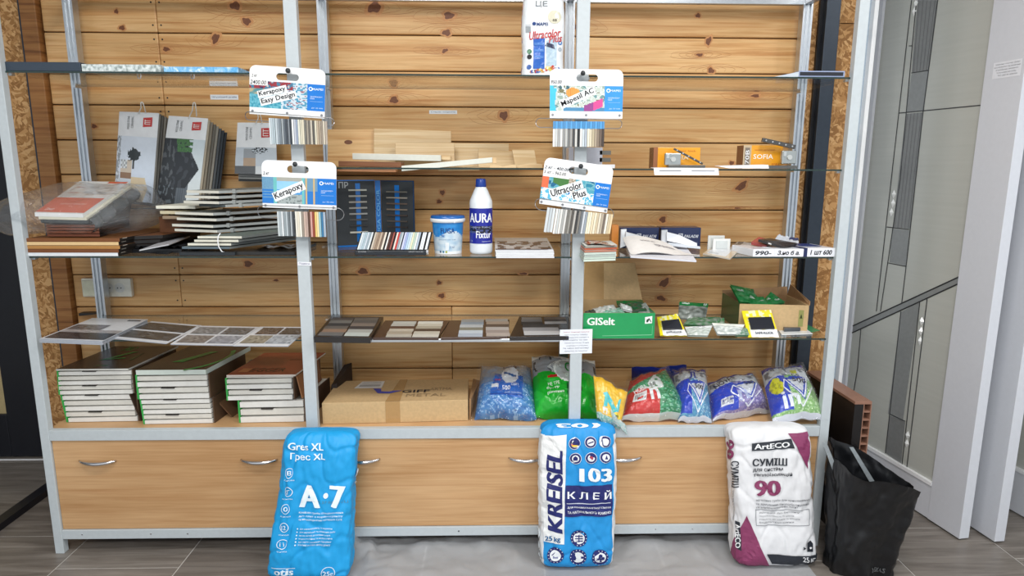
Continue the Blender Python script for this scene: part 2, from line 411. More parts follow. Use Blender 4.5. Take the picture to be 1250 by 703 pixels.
# side panels, corner timber and steel post
for (a, b, z0, z1, m, nm) in ((-0.36, -0.246, 0, 2.7, OSB, 'wall_panel'), (3.162, 3.255, 0, 2.108, OSB, 'wall_panel'), (3.162, 3.255, 2.112, 2.7, OSB, 'wall_panel'), (3.045, 3.085, 0, 2.7, OSB, 'wall_panel')):
    MB().box(a, b, 0.515, 0.54, z0, z1).build(nm, m, WB)
MB().box(-0.236, -0.170, 0.492, 0.54, 0, 2.7).build('corner_timber', TIMBER, WB, bevel=0.003)
MB().box(-0.246, -0.237, 0.50, 0.54, 0, 2.7).build('steel_strip', DARKMETAL, WB)
MB().box(3.026, 3.046, 0.50, 0.54, 0, 2.7).build('corner_timber', TIMBER, WB, bevel=0.003)
MB().box(3.098, 3.158, 0.47, 0.54, 0, 2.7).build('steel_post', DARKMETAL, WB, bevel=0.002)
MB().box(3.084, 3.098, 0.50, 0.54, 0, 2.7).build('steel_strip', BLACK, WB)
# left return of the wall and the room beyond
struct(MB().box(-4, -0.36, 2.2, 2.25, 0, 3).box(-3.95, -3.9, -4.5, 2.2, 0, 3).build('wall_left', plain((150, 148, 144), .8)))
struct(MB().box(3.355, 7, 1.3, 1.35, 0, 3).build('wall_right', plain((206, 206, 204), .8)))
FL = struct(MB().box(-4, 7, -4.5, 4, -0.05, -0.0015).build('floor', GROUT))
TX, TY = 0.4635, 0.93
tile0 = None
for i in range(-4, 11):
    offy = -0.115 if i % 2 == 0 else 0.113
    for j in range(-2, 2):
        x0 = 0.045+i*TX; y0 = offy+j*TY
        if i == 7: x0 += 0.0
        c = Vector((x0+TX/2, y0+TY/2, 0))
        if tile0 is None:
            tile0 = MB().box(-TX/2+0.0018, TX/2-0.0018, -TY/2+0.0018, TY/2-0.0018, -0.008, 0.0).build('tile', TILE, None, bevel=0.001); o = tile0
        else: o = tile0.copy(); COL.objects.link(o)
        o.location = c; o.parent = FL
CEIL = struct(MB().box(-4, 7, -4.5, 4, 3.0, 3.05).build('ceiling', plain((225, 225, 225), 0.8)))
# dark door standing past the left end
D = thing('door', '', 'door', (-0.66, 0.86, 0)); D.name = 'door_1'; del D['label']; del D['category']; D['kind'] = 'structure'
NAVY = plain((20, 22, 30), 0.35, 0, 0.1)
m = MB().box(-0.80, -0.30, 0.86, 0.90, 0.01, 2.6).box(-1.5, -0.80, 0.86, 0.90, 0.01, 0.24).box(-1.5, -0.80, 0.86, 0.90, 2.1, 2.6).box(-1.5, -1.34, 0.86, 0.90, 0.24, 2.1); m.build('door_frame', NAVY, D, bevel=0.004)
MB().box(-1.34, -0.80, 0.876, 0.884, 0.24, 2.1).build('door_pane', plain((178, 160, 118), 0.5), D)
t1 = struct(MB().box(-0.405, -0.352, -0.3, 0.53, 0.0, 0.03).build('trim_1', NAVY, None, bevel=0.002))
struct(MB().box(-1.6, -0.42, 0.835, 0.845, 0.0, 0.004).build('trim_2', WHITE))
# right: jamb profile and the display doors
J = struct(MB().box(3.257, 3.278, 0.50, 0.56, 0, 2.7).box(3.312, 3.330, 0.49, 0.56, 0, 2.7).build('trim_3', WHITE, None, bevel=0.002))
MB().box(3.278, 3.312, 0.52, 0.55, 0, 2.7).build('infill', plain((170, 186, 200), 0.25), J)
MB().box(3.330, 3.352, 0.53, 0.56, 0, 2.7).build('edge_strip', plain((196, 204, 202), 0.3), J)
PANEGL = NT('patterned_pane'); _b = PANEGL.bsdf(0.22, 0, 0.5); _v = PANEGL.coords((1, 1, 30)); _n = PANEGL.noise(_v, 2, 3)
_r = PANEGL.ramp([(0.3, rgb(178, 180, 174)), (0.7, rgb(182, 184, 178))]); PANEGL.l(_n.outputs[0], _r.inputs[0]); PANEGL.l(_r.outputs[0], _b.inputs['Base Color']); PANEGL = PANEGL.m
LEAD = plain((60, 62, 64), 0.4, 0.5); REED = plain((120, 122, 122), 0.3); SLATEG = plain((132, 135, 135), 0.3)
DOORW = plain((206, 209, 216), 0.3, 0, 0.015)
def display_door(num, near, far, label, detail, z_pane0=0.165):
    near = Vector((*near, 0)); far = Vector((*far, 0)); U = near-far; L = U.length; fr = frame(far, U, (0, 0, 2.45)); H = 2.45
    # frame normal: pointing to -x (visible face)
    if fr.N.x > 0: pass
    D = thing('display_door', label, 'door', far, 'white display doors standing beyond the shelf unit'); del D['group']
    n = Vector((-abs(U.y), 0, 0)).normalized(); ux = U.normalized(); n = Vector((ux.y, -ux.x, 0));
    if n.x > 0: n = -n
    T = 0.046; Pn = lambda u, z, d: far+ux*u+Vector((0, 0, z))-n*d      # d into the leaf, away from the visible face
    def bx(u0, u1, z0, z1, d0, d1, m=0, M=None):
        M = M or MB(); M.hexa([Pn(u0, z0, d0), Pn(u1, z0, d0), Pn(u1, z0, d1), Pn(u0, z0, d1)], [Pn(u0, z1, d0), Pn(u1, z1, d0), Pn(u1, z1, d1), Pn(u0, z1, d1)], m=m); return M
    bx(L-0.165, L, 0.008, H, 0, T).build('stile', DOORW, D, bevel=0.0015)
    bx(0, 0.05, 0.008, H, 0, T).build('stile', DOORW, D, bevel=0.0015)
    bx(0.05, L-0.165, 0.008, z_pane0, 0.003, T-0.003).build('bottom_rail', DOORW, D, bevel=0.0015)
    bx(0.05, L-0.165, H-0.12, H, 0.003, T-0.003).build('top_rail', DOORW, D)
    bx(0.05, L-0.165, z_pane0-0.006, z_pane0+0.010, -0.002, T).build('glazing_bead', WHITE, D)
    g = bx(0.05, L-0.165, z_pane0, H-0.12, 0.012, T-0.012).build('glass_pane', PANEGL, D)
    return D, Pn, bx, L, g
D1, P1, bx1, L1, g1 = display_door(1, (3.617, 0.011), (3.484, 0.80), 'white framed display door with grey leaded glass nearest the shelf unit', True)
def on_door(px, py):
    # measured point of the visible face of the first door -> (u, z)
    d = cr*((px-625)/F_PX) - cu*((py-351.5)/F_PX) + cw
    A = P1(0, 0, 0.012); n = (P1(0, 0, 0)-P1(0, 0, 1)).normalized(); Q = CAM+d*((A-CAM).dot(n)/d.dot(n))
    return (Q-A).dot((P1(1, 0, 0)-P1(0, 0, 0))), Q.z
def lead(points, name='lead_strip', w=0.004, mat=LEAD, par=None):
    m = MB(); pts = [on_door(*p) for p in points]
    for a, b in zip(pts[:-1], pts[1:]): m.tube([P1(a[0], a[1], 0.011), P1(b[0], b[1], 0.011)], w/2, 6)
    m.build(name, mat, par or g1)
def patch(points, name, mat, d=0.0112):
    MB().prism([P1(*on_door(*p), d) for p in points], P1(0, 0, 0.0015)-P1(0, 0, 0), m=0).build(name, mat, g1)
lead([(1119, 0), (1099, 220), (1075, 380)]); lead([(1113, 0), (1070, 380)]); 
lead([(1145, 0), (1127, 137), (1108, 311), (1101, 370)]); lead([(1110, 56), (1114, 56)]); lead([(1113, 89), (1133, 86)]); lead([(1098, 138), (1202, 128)])
lead([(1083, 277), (1110, 280)]); lead([(1085, 321), (1106, 325)])
lead([(1034, 401), (1175, 336)], w=0.006); lead([(1034, 409), (1175, 344)], w=0.006)
patch([(1034, 401), (1175, 336), (1175, 344), (1034, 409)], 'dark_band', SLATEG)
patch([(1120, 0), (1144, 0), (1133, 86), (1113, 89)], 'reeded_pane', REED); patch([(1113, 90), (1133, 87), (1128, 135), (1106, 137)], 'grey_pane', SLATEG)
patch([(1106, 139), (1127, 137), (1111, 279), (1090, 277)], 'reeded_pane', REED); patch([(1089, 279), (1110, 281), (1106, 324), (1086, 320)], 'grey_pane', SLATEG)
patch([(1100, 381), (1123, 368), (1102, 515), (1084, 505)], 'grey_pane', SLATEG); patch([(1086, 507), (1105, 515), (1100, 566), (1081, 553)], 'reeded_pane', REED)
lead([(1051, 402), (1047, 450), (1042, 480)]); lead([(1100, 380), (1081, 553)]); lead([(1123, 369), (1101, 570)]); lead([(1132, 365), (1107, 572)]); lead([(1086, 505), (1105, 514)])
for k in range(5):
    f_ = (k+0.5)/5; lead([(lerp((1120, 0), (1144, 0), f_)), lerp((1113, 89), (1133, 86), f_)], 'reed', 0.0025, plain((98, 100, 101), 0.3)); lead([lerp((1106, 139), (1127, 137), f_), lerp((1090, 277), (1111, 279), f_)], 'reed', 0.0025, plain((98, 100, 101), 0.3))
for (x, y) in [(1118, 4), (1116, 14), (1091, 237), (1090, 248), (1088, 259), (1125, 392), (1124, 404), (1123, 416), (1108, 531), (1107, 541)]:
    u, z = on_door(x, y); m = MB(); c = [P1(u-.014, z, .012), P1(u, z-.02, .012), P1(u+.014, z, .012), P1(u, z+.02, .012)]
    m.add(c+[P1(u, z, 0.002)], [(0, 1, 4), (1, 2, 4), (2, 3, 4), (3, 0, 4)]); m.build('bevelled_gem', plain((225, 228, 228), 0.1), g1)
# notice on the stile
def on_face(px, py):
    d = cr*((px-625)/F_PX) - cu*((py-351.5)/F_PX) + cw
    A = P1(0, 0, 0); n = (P1(0, 0, 0)-P1(0, 0, 1)).normalized(); Q = CAM+d*((A-CAM).dot(n)/d.dot(n)); return (Q-A).dot((P1(1, 0, 0)-P1(0, 0, 0))), Q.z
a = on_face(1211, 97); b = on_face(1245, 92); c = on_face(1214, 77)
O_ = P1(*a, -0.0008); U_ = P1(*b, -0.0008)-O_; V_ = P1(*c, -0.0008)-O_; V_ = Vector((0, 0, V_.z)); fr = frame(O_, U_, V_)
NOT = MB().fbox(fr, 0, 1, 0, 1, -0.0007, 0, (228, 230, 236)).build('paper_notice', PRINT); tagit(NOT, 'small printed paper notice stuck on the white stile of the leaded door', 'notice')
m = MB()
for k, (t_, x0, x1) in enumerate((('Шановні покупці! Двері', .08, .95), ('виготовляються під замовлення', .04, .98), ('за розмірами замовника', .1, .9), ('та кольором на вибір', .15, .85), ('Тел. ціна за запитом', .2, .9))):
    m.text(lambda u, v, fr=fr: fr(u, v, 0.0004), t_, x0, x1, 0.80-0.17*k, 0.90-0.17*k, (70, 72, 90))
m.build('lettering', PRINT, NOT)
display_door(2, (3.747, -0.012), (3.66, 0.80), 'plain white display door standing right behind the leaded one', False)
display_door(3, (4.06, -0.12), (3.93, 0.80), 'white display door cut off by the right edge of the picture', False, 0.20)
# ================================================================== the shelving unit
YF, YR = 0.0, 0.445
XS = [0.0, 1.0114, 2.0189, 3.0]
U = thing('display_shelving', 'long grey metal shelving unit with glass shelves and beech cabinet fronts', 'shelving', (1.5, 0.2, 0))
WID = [0.034, 0.045, 0.045, 0.036]
for x, w in zip(XS, WID):
    MB().box(x-w/2, x+w/2, -0.015, 0.015, 0.0, 2.45).build('front_post', PAINTED, U, bevel=0.002)
    # extruded aluminium rear post with two grooves
    w2 = 0.02; prof = [(-w2, -w2), (-0.012, -w2), (-0.012, -0.012), (-0.004, -0.012), (-0.004, -w2), (0.004, -w2), (0.004, -0.012), (0.012, -0.012), (0.012, -w2), (w2, -w2), (w2, w2), (-w2, w2)]
    MB().prism([(x+a, YR+b, 0.1) for a, b in prof], (0, 0, 2.12), m=0).build('rear_post', ALU, U)
    MB().box(x-0.014, x+0.014, 0.015, YR-0.02, 2.165, 2.195).build('side_rail', ALU, U, bevel=0.002)
MB().box(XS[0], XS[3], YR-0.012, YR+0.012, 2.165, 2.195).build('top_rail', ALU, U, bevel=0.002)
MB().box(XS[0]+0.017, XS[3]-0.018, -0.013, 0.013, 0.470, 0.5115).build('cabinet_rail', PAINTED, U, bevel=0.0015)
br = MB().box(XS[0]+0.017, XS[3]-0.018, -0.013, 0.013, 0.060, 0.098).build('cabinet_rail', PAINTED, U, bevel=0.0015)
m = MB()
for px in (100, 184, 229, 560, 560, 800, 845): q = at(px, 650, -0.0135); m.tube([(q.x, -0.0125, 0.08), (q.x, -0.0145, 0.08)], 0.0028, 8)
m.build('rivets', CHROME, br, kind='stuff')
MB().box(0.0, 3.0, 0.014, 0.46, 0.490, 0.5085).build('cabinet_top', BEECH, U, bevel=0.001)
MB().box(-0.014, 0.004, 0.016, 0.46, 0.07, 0.49).build('cabinet_side', BEECH, U)
MB().box(2.996, 3.014, 0.016, 0.46, 0.07, 0.49).build('cabinet_side', BEECH, U)
MB().box(0.004, 2.996, 0.44, 0.455, 0.07, 0.49).box(0.004, 2.996, 0.016, 0.44, 0.07, 0.085).build('cabinet_carcass', KRAFT_IN, U)
for i in range(3):
    x0 = (0.0185 if i == 0 else XS[i]+0.0015); x1 = (2.981 if i == 2 else XS[i+1]-0.0015)
    d = MB().box(x0, x1, -0.006, 0.010, 0.100, 0.468).build('cabinet_door', BEECH, U, bevel=0.001)
    for hx in ((0.185, 0.80) if i == 0 else ((1.195, 1.835) if i == 1 else (2.215, 2.78))):
        z = 0.385; pts = [(hx+s*0.07, -0.009-0.021*(1-s*s)**0.8, z-0.005*(1-s*s)+0.002) for s in [k/8-1 for k in range(17)]]
        m = MB().tube(pts, [0.0035+0.0042*(1-(k/8-1)**2) for k in range(17)], 10); m.build('handle', CHROME, d, smooth=True)
# shelves
def shelf(z, xs, trim=False, depth=0.425, tilt=0.0):
    for a, b in zip(xs[:-1], xs[1:]):
        h = MB(); h.hexa([(a, 0.004, z-0.006-tilt), (b, 0.004, z-0.006-tilt), (b, depth, z-0.006), (a, depth, z-0.006)], [(a, 0.004, z-tilt), (b, 0.004, z-tilt), (b, depth, z), (a, depth, z)])
        for fi in (2, 4): h.m[fi] = 1
        sh = h.build('glass_shelf', [GLASS, EDGE], U)
        if trim: MB().box(a+0.02, b-0.02, -0.004, 0.004, z-0.010, z+0.004).build('edge_trim', ALU, sh, bevel=0.002)
        for xx in (a+0.024, b-0.024):
            MB().box(xx-0.006, xx+0.006, YR-0.075, YR-0.02, z-0.014, z-0.0062).build('shelf_bracket', ALU, U)
            MB().box(xx-0.006, xx+0.006, 0.015, 0.032, z-0.014, z-0.0062).build('shelf_bracket', ALU, U)
ZA, ZB, ZC, ZD, ZT = 1.824, 1.500, 1.177, 0.862, 0.5085
shelf(ZA, XS); shelf(ZB, XS[1:]); shelf(ZC, XS); shelf(ZD, [XS[0], XS[1]]); shelf(ZD, [XS[1], XS[2]], True); shelf(ZD, [XS[2], XS[3]])
for hx in (170, 235):
    q = at(hx, 92, 0.05); MB().tube([(q.x-0.006, 0.05, ZA-0.006), (q.x-0.004, 0.05, ZA-0.016), (q.x+0.004, 0.05, ZA-0.016), (q.x+0.006, 0.05, ZA-0.006)], 0.0018, 6).build('hook', CHROME, U)
# wall socket block, wall labels, black box at the wall
SK = thing('socket_block', 'cream wall socket block with a switch and two outlets behind the left rear post', 'socket', at(131, 351, 0.52))
a = at(101, 362.5, 0.495); b = at(161, 362.5, 0.495); c = at(101, 340, 0.495)
fr = frame(a, (b.x-a.x, 0, 0), (0, 0, c.z-a.z))
MB().fbox(fr, 0, 1, 0, 1, -0.024, 0, m=0).build('backplate', plain((225, 222, 208), 0.35), SK, bevel=0.004)
MB().fbox(fr, 0.03, 0.31, 0.07, 0.9, 0, 0.006).build('switch_rocker', plain((214, 214, 190), 0.35), SK, bevel=0.002)
for u in (0.55, 0.775):
    m = MB().disc(fr, u, 0.5, 0.0215, 0.0012, (0, 0, 0), 24); o = m.build('outlet', plain((214, 214, 208), 0.3), SK)
    MB().disc(fr, u-.035, 0.5, 0.0028, 0.0052, (0, 0, 0), 10).disc(fr, u+.035, 0.5, 0.0028, 0.0052, (0, 0, 0), 10).build('pin_hole', BLACK, o)
for i, (x0, x1, y0, y1, tx, lab) in enumerate(((257, 291, 101.5, 107, 'Фасадний декор', 'small white wall label with two words, upper of the pair in the left bay'), (257, 291, 115.5, 121.5, 'Натуральний дизайн', 'small white wall label, lower of the pair in the left bay'), (524, 558, 134.5, 139, 'Стінові покриття', 'small white wall label above the stacked pine samples'))):
    a = at(x0, y1, 0.5185); b = at(x1, y1, 0.5185); c = at(x0, y0, 0.5185); fr = frame(a, (b.x-a.x, 0, 0), (0, 0, c.z-a.z))
    o = MB().fbox(fr, 0, 1, 0, 1, -0.001, 0, (228, 232, 236)).build('wall_label', PRINT); tagit(o, lab, 'label')
    MB().text(lambda u, v, fr=fr: fr(u, v, 0.0004), tx, .06, .94, .3, .72, (60, 80, 120), 0.01).build('lettering', PRINT, o)
a = at(99, 395, 0.47); b = at(124, 384, 0.47)
bb = MB().hexa([(a.x, .46, ZD), (b.x, .46, ZD), (b.x, .5, ZD), (a.x, .5, ZD)], [(a.x, .46, a.z+.036), (b.x, .46, b.z+.006), (b.x, .5, b.z+.006), (a.x, .5, a.z+.036)]).build('black_box', BLACK, bevel=0.003)
tagit(bb, 'black box corner behind the grey brochures below the wall socket', 'box')
# ================================================================== hanging grout cards on the two middle posts
STEEL = plain((150, 150, 152), 0.3, 0.9)
def rrect(r, lu, lv, u0=0., u1=1., v0=0., v1=1., n=5):
    out = []; ru, rv = r/lu, r/lv
    for cx, cy, a0 in ((u1-ru, v1-rv, 0), (u0+ru, v1-rv, 90), (u0+ru, v0+rv, 180), (u1-ru, v0+rv, 270)):
        for k in range(n+1):
            a = math.radians(a0+90*k/n); out.append((cx+ru*math.cos(a), cy+rv*math.sin(a)))
    return out
def ring_face(m, fr, outer, inner, d, col, flip=False):
    """outer outline with one hole, joined by nearest-angle strip"""
    n = len(outer)
    cu_ = sum(p[0] for p in inner)/len(inner); cv_ = sum(p[1] for p in inner)/len(inner)
    def inner_at(p):
        # same index resample
        return p
    m.add([fr(*p, d) for p in outer]+[fr(*p, d) for p in inner], [(i, (i+1) % n, n+(i+1) % n, n+i) for i in range(n)], col)
def cells(seed, pal, nx, ny, edge=(200, 205, 205)):
    def f(u, v):
        p = Vector((u*nx+seed, v*ny+seed*1.7, 0)); d, pts = noise.voronoi(p)
        if d[1]-d[0] < 0.09: return edge
        h = noise.noise(pts[0]*7.3)*0.5+0.5; return pal[min(len(pal)-1, int(h*len(pal)*1.05))]
    return f
def pic_easy(u, v):
    t = n2(u*9+3, v*7); w = n2(u*30, v*12)
    if v > 0.72 and u < 0.75: return [(60, 50, 90), (150, 50, 60), (70, 120, 150), (210, 190, 180)][int((n2(u*14, v*6)+1)*2) % 4]
    if u > 0.55: return [(150, 190, 205), (80, 150, 180), (200, 215, 225), (160, 110, 120)][int((n2(u*15+v*6, v*14)+1)*2.2) % 4]
    if v > 0.5: return lerp((185, 165, 130), (80, 140, 150), max(0, min(1, t*2+.5)))
    return lerp((50, 140, 165), (120, 190, 205), max(0, min(1, w+.5)))
def pic_kera(u, v):
    if u < 0.21: return (38, 120, 200) if v < .55 and not (abs(u*22 % 1) < .1 or abs(v*9 % 1) < .1) else lerp((120, 165, 190), (90, 140, 180), (n2(u*60, v*60)+1)/2)
    if u < 0.26 or 0.72 < u < 0.76: return (110, 190, 190)
    if u < 0.72:
        if v > 0.84: return (170, 170, 160)
        if v > 0.55: return (150, 205, 240)
        if v > 0.34: return (60, 150, 215) if n2(u*12, v*30) < .15 else (225, 235, 240)
        return (165, 175, 175) if n2(u*25, v*14) < .2 else (120, 130, 130)
    if 0.78 < u < 0.81 or 0.92 < u < 0.95: return (205, 175, 120)
    return (38, 120, 200) if v < .5 else (110, 150, 180)
def pic_sil(u, v):
    if (u < 0.1+0.09*(v-.3)**2 and v < .9) or u < .06: return (70, 190, 240)
    if ((u-.42)/.13)**2+((v-.72)/.2)**2 < 1: return (230, 165, 80) if int(u*60) % 2 else (215, 140, 60)
    if abs((v-.2)-(u-.8)*.9) < .17 and .62 < u < .97: return (225, 80, 150) if u > .8 else (150, 70, 140)
    if v < .14 and u > .25: return (80, 140, 180)
    return cells(3, [(90, 130, 130), (150, 170, 160), (195, 205, 195), (110, 150, 150), (120, 120, 90), (60, 100, 110)], 13, 8, (215, 222, 220))(u, v)
def pic_ultra(u, v):
    if u < .12 and v > .5: return (226, 110, 70)
    if .2 < u < .5 and v > .62+abs(u-.35): return (70, 120, 60)
    if .38 < u < .62 and v > .45: return (150, 135, 115) if n2(u*20, v*20) < 0 else (205, 195, 180)
    if v < .5: return cells(9, [(60, 160, 205), (235, 240, 242), (90, 180, 215), (30, 120, 185)], 15, 8, (235, 240, 240))(u, v)
    return cells(5, [(40, 130, 160), (80, 160, 180), (30, 100, 140)], 10, 6, (120, 180, 190))(u, v)
def make_card(label, TL, TR, BL, BR, v0, v1, ublue, pic, words, hole, pegpx, price, strips, ring, blue=(20, 118, 208), band=None, Y=-0.040):
    O = at(*BL, Y); Ue = at(*BR, Y)-O; Ve = at(*TL, Y)-O
    fr = frame(O, Ue, Ve)
    T = thing('grout_card', label, 'sample card', at(*pegpx, Y), 'grout sample cards hanging on the middle posts')
    # board with the slot cut through
    r = 0.022; outer = rrect(r, fr.lu, fr.lv, n=6); outer = [(u, v) if v > .5 else (min(1, max(0, u)), v) for u, v in outer]
    hu0, hu1, hv0, hv1 = hole; rh = (hv1-hv0)/2*fr.lv*0.98; inner = rrect(rh, fr.lu, fr.lv, hu0, hu1, hv0, hv1, 6)
    def sq(o): # make lower corners square
        return [((1.0 if u > .5 else 0.0), 0.0) if (v < r/fr.lv and (u < r/fr.lu or u > 1-r/fr.lu)) else (u, v) for u, v in o]
    outer = sq(outer); n = len(outer); m = MB()
    for d, rev in ((0.003, False), (0, True)):
        fs = [(i, (i+1) % n, n+(i+1) % n, n+i) for i in range(n)]
        m.add([fr(*p, d) for p in outer]+[fr(*p, d) for p in inner], fs, (240, 242, 244))
    m.add([fr(*p, 0) for p in outer]+[fr(*p, 0.003) for p in outer], [(i, (i+1) % n, n+(i+1) % n, n+i) for i in range(n)], (235, 238, 240))
    m.add([fr(*p, 0) for p in inner]+[fr(*p, 0.003) for p in inner], [(i, (i+1) % n, n+(i+1) % n, n+i) for i in range(n)], (235, 238, 240))
    board = m.build('card_board', GLOSSY, T)
    P = lambda u, v, d=0.0036: fr(u, v, d)
    m = MB(); m.grid(lambda a, b: P(ublue*a, v0+(v1-v0)*b, 0.0034), 64, 28, pic)
    m.grid(lambda a, b: P(ublue+(1-ublue)*a, v0+(v1-v0)*b, 0.0034), 2, 2, blue)
    m.build('printed_picture', GLOSSY, board)
    m = MB(); mid = (v0+v1)/2; ub = ublue+(1-ublue)*.5
    m.text(P, 'MAPEI', ub-.05, ub+.09, v0+(v1-v0)*.78, v0+(v1-v0)*.86, (235, 245, 255), 0.03)
    m.disc(fr, ub-.075, v0+(v1-v0)*.82, 0.007, 0.0036, (235, 245, 255), 12, ri=0.004)
    m.text(P, 'ЗАПОВНЮВАЧ\nШВІВ', ub-.08, ub+.08, v0+(v1-v0)*.44, v0+(v1-v0)*.56, (220, 235, 250))
    m.frect(fr, ub-.08, ub+.09, v0+(v1-v0)*.35, v0+(v1-v0)*.36, 0.0036, (160, 200, 235)); m.text(P, 'до 20 мм', ub-.06, ub+.09, v0+(v1-v0)*.08, v0+(v1-v0)*.14, (200, 225, 245))
    # slanted product words with a white halo
    for (t_, cx, cy, w, h, ang) in words:
        ca, sa = math.cos(ang), math.sin(ang)
        def Q(a, b, d=0.0040, cx=cx, cy=cy, ca=ca, sa=sa): x, y = a*fr.lu, b*fr.lv; return fr(cx+(x*ca-y*sa)/fr.lu, cy+(x*sa+y*ca)/fr.lv, d)
        m.draped(lambda a, b: Q(a, b, 0.0038), [(-w/2-.018, -h/2-.012), (w/2+.018, -h/2-.012), (w/2+.018, h/2+.014), (-w/2-.018, h/2+.014)], [(0, 1, 2, 3)], (240, 242, 243))
        m.text(lambda a, b: Q(a, b, 0.0044), t_, -w/2, w/2, -h/2, h/2, (18, 20, 24), 0.045)
    for (t_, u0, u1, y0, y1, stk) in price:
        if stk: m.fpoly(fr, [(stk[0], stk[2]), (stk[1], stk[2]), (stk[1], stk[3]), (stk[0], stk[3])], 0.0037, (244, 244, 242))
        m.text(lambda u, v: P(u, v, 0.0044), t_, u0, u1, y0, y1, (24, 26, 40), 0.015, 0.2)
    m.build('lettering', GLOSSY, board)
    m = MB()
    for u in ((.03, .34, .66, .97) if len(strips) > 1 and len(words) != 1 else (.04, .5, .96)): m.disc(fr, u, v0*0.45, 0.0045, 0.004, (150, 150, 152), 10)
    m.build('eyelets', STEEL, board, kind='stuff')
    # peg that carries the card
    pg = at(*pegpx, Y-0.004); MB().tube([pg+Vector((0, -0.012, 0)), pg+Vector((0, 0.026, 0))], 0.0035, 8).build('peg', STEEL, T)
    MB().lathe(pg+Vector((0, -0.014, 0)), [(0.0001, -0.009), (0.006, -0.007), (0.009, 0), (0.006, 0.007), (0.0001, 0.009)], 12).build('peg_knob', plain((40, 44, 48), 0.3), T, smooth=True)
    # wire loop
    x0, x1, yt, yb = ring; A = at(x0, (yt+yb)/2, Y-0.004); B = at(x1, (yt+yb)/2, Y-0.004); h = abs(at(x0, yt, Y).z-at(x0, yb, Y).z)/2; sl = (BR[1]-BL[1])/(BR[0]-BL[0])*-1
    pts = []; L = (B.x-A.x)
    for k in range(9): a = math.radians(90+180*k/8); pts.append((A.x+h+h*math.cos(a), A.z+h*math.sin(a)))
    for k in range(9): a = math.radians(-90+180*k/8); pts.append((B.x-h+h*math.cos(a), A.z+h*math.sin(a)))
    cx = (A.x+B.x)/2; MB().tube([(x, Y-0.006-0.006*abs(z-A.z)/h, z+(x-cx)*sl) for x, z in pts], 0.0014, 6, closed=True).build('wire_loop', STEEL, T)
    # colour strips on the loop
    for (sx0, sx1, st, sb, cols) in strips:
        n = len(cols); drop = st[1]-st[0]
        for i, c in enumerate(cols):
            f0, f1 = i/n, (i+1)/n; a = at(sx0+(sx1-sx0)*f0, st[0]+drop*f0, Y-0.012); b = at(sx0+(sx1-sx0)*f1, st[0]+drop*f1, Y-0.012)
            hgt = a.z-at(sx0, sb[0], Y-0.012).z; sh = hgt*(-sl); g = 0.0006; yj = (i % 3)*0.0015; top = 0
            x_of = -hgt*sl*0.0 - (hgt*-sl*1.0 if abs(sl) > .12 else 0)
            col = c; m = MB()
            if band:
                q = at(sx0, 148, Y-0.012); zb = at(sx0, 157, Y-0.012).z
                m.hexa([(a.x+g, Y-.016, zb), (b.x-g, Y-.016, zb), (b.x-g, Y-.004, zb), (a.x+g, Y-.004, zb)], [(a.x+g, Y-.016, q.z), (b.x-g, Y-.016, q.z), (b.x-g, Y-.004, q.z), (a.x+g, Y-.004, q.z)], band if i % 2 else lerp(band, (0, 0, 0), .12))
                a = Vector((a.x, a.y, zb)); b = Vector((b.x, b.y, zb)); hgt = zb-at(sx0, sb[0], Y-0.012).z
            m.hexa([(a.x+g+x_of, Y-.014-yj, a.z-hgt), (b.x-g+x_of, Y-.014-yj, b.z-hgt), (b.x-g+x_of, Y-.006, b.z-hgt), (a.x+g+x_of, Y-.006, a.z-hgt)],
                   [(a.x+g, Y-.014-yj, a.z), (b.x-g, Y-.014-yj, b.z), (b.x-g, Y-.006, b.z), (a.x+g, Y-.006, a.z)], col)
            m.build('colour_strip', GLOSSY, T)
    return T
g = lambda *v: [(x, x+1, x+2) for x in v]
c1 = [(205, 215, 220), (185, 198, 204), (170, 184, 190), (195, 205, 210), (150, 160, 168), (120, 130, 138), (160, 168, 172), (96, 104, 112), (70, 76, 84), (128, 134, 140), (48, 54, 60), (225, 228, 228),
      (190, 195, 205), (150, 162, 182), (220, 220, 205), (205, 200, 180), (222, 214, 190), (120, 118, 112), (160, 152, 138), (110, 104, 96), (196, 188, 172), (90, 88, 84), (214, 208, 186), (186, 170, 148), (170, 156, 138), (150, 138, 124), (205, 196, 178), (178, 168, 156)]
make_card('white handled grout card at the top left, price 2400.00 on its corner', (305, 79), (397, 84), (305, 139), (396.5, 145), .145, .69, .765, pic_easy,
          [('Kerapoxy', .30, .485, .36, .12, .27), ('Easy Design', .38, .355, .46, .13, .27)], (.35, .65, .73, .87), (353, 87), [('2400.00', .01, .22, .615, .70, (0, .24, .60, .72)), ('2 кг', .03, .10, .76, .82, (.02, .12, .73, .85))],
          [(328, 399, (144, 148), (176, 180), c1)], (300, 408, 140, 150))
make_card('white handled grout card hanging below the 2400.00 card, blue pool picture', (319.5, 195), (409.5, 196.5), (321, 253), (411, 256), .095, .65, .745, pic_kera,
          [('Kerapoxy', .36, .36, .42, .17, .42)], (.34, .63, .75, .90), (361.5, 200.5), [('2 кг', .02, .10, .69, .76, None)],
          [(338, 359, (258, 258), (288, 288), [(200, 208, 210), (170, 180, 185), (215, 220, 222), (150, 160, 165), (180, 190, 195), (110, 118, 122), (165, 172, 176), (60, 64, 68)]),
           (360, 397, (258, 259), (289, 289), [(232, 228, 215), (225, 218, 200), (235, 230, 218), (150, 140, 128), (205, 180, 165), (186, 160, 148), (95, 66, 50), (210, 160, 150), (150, 70, 50), (230, 200, 120), (238, 220, 170), (150, 190, 200), (60, 120, 160), (170, 185, 200)])], (315, 420, 252, 267))
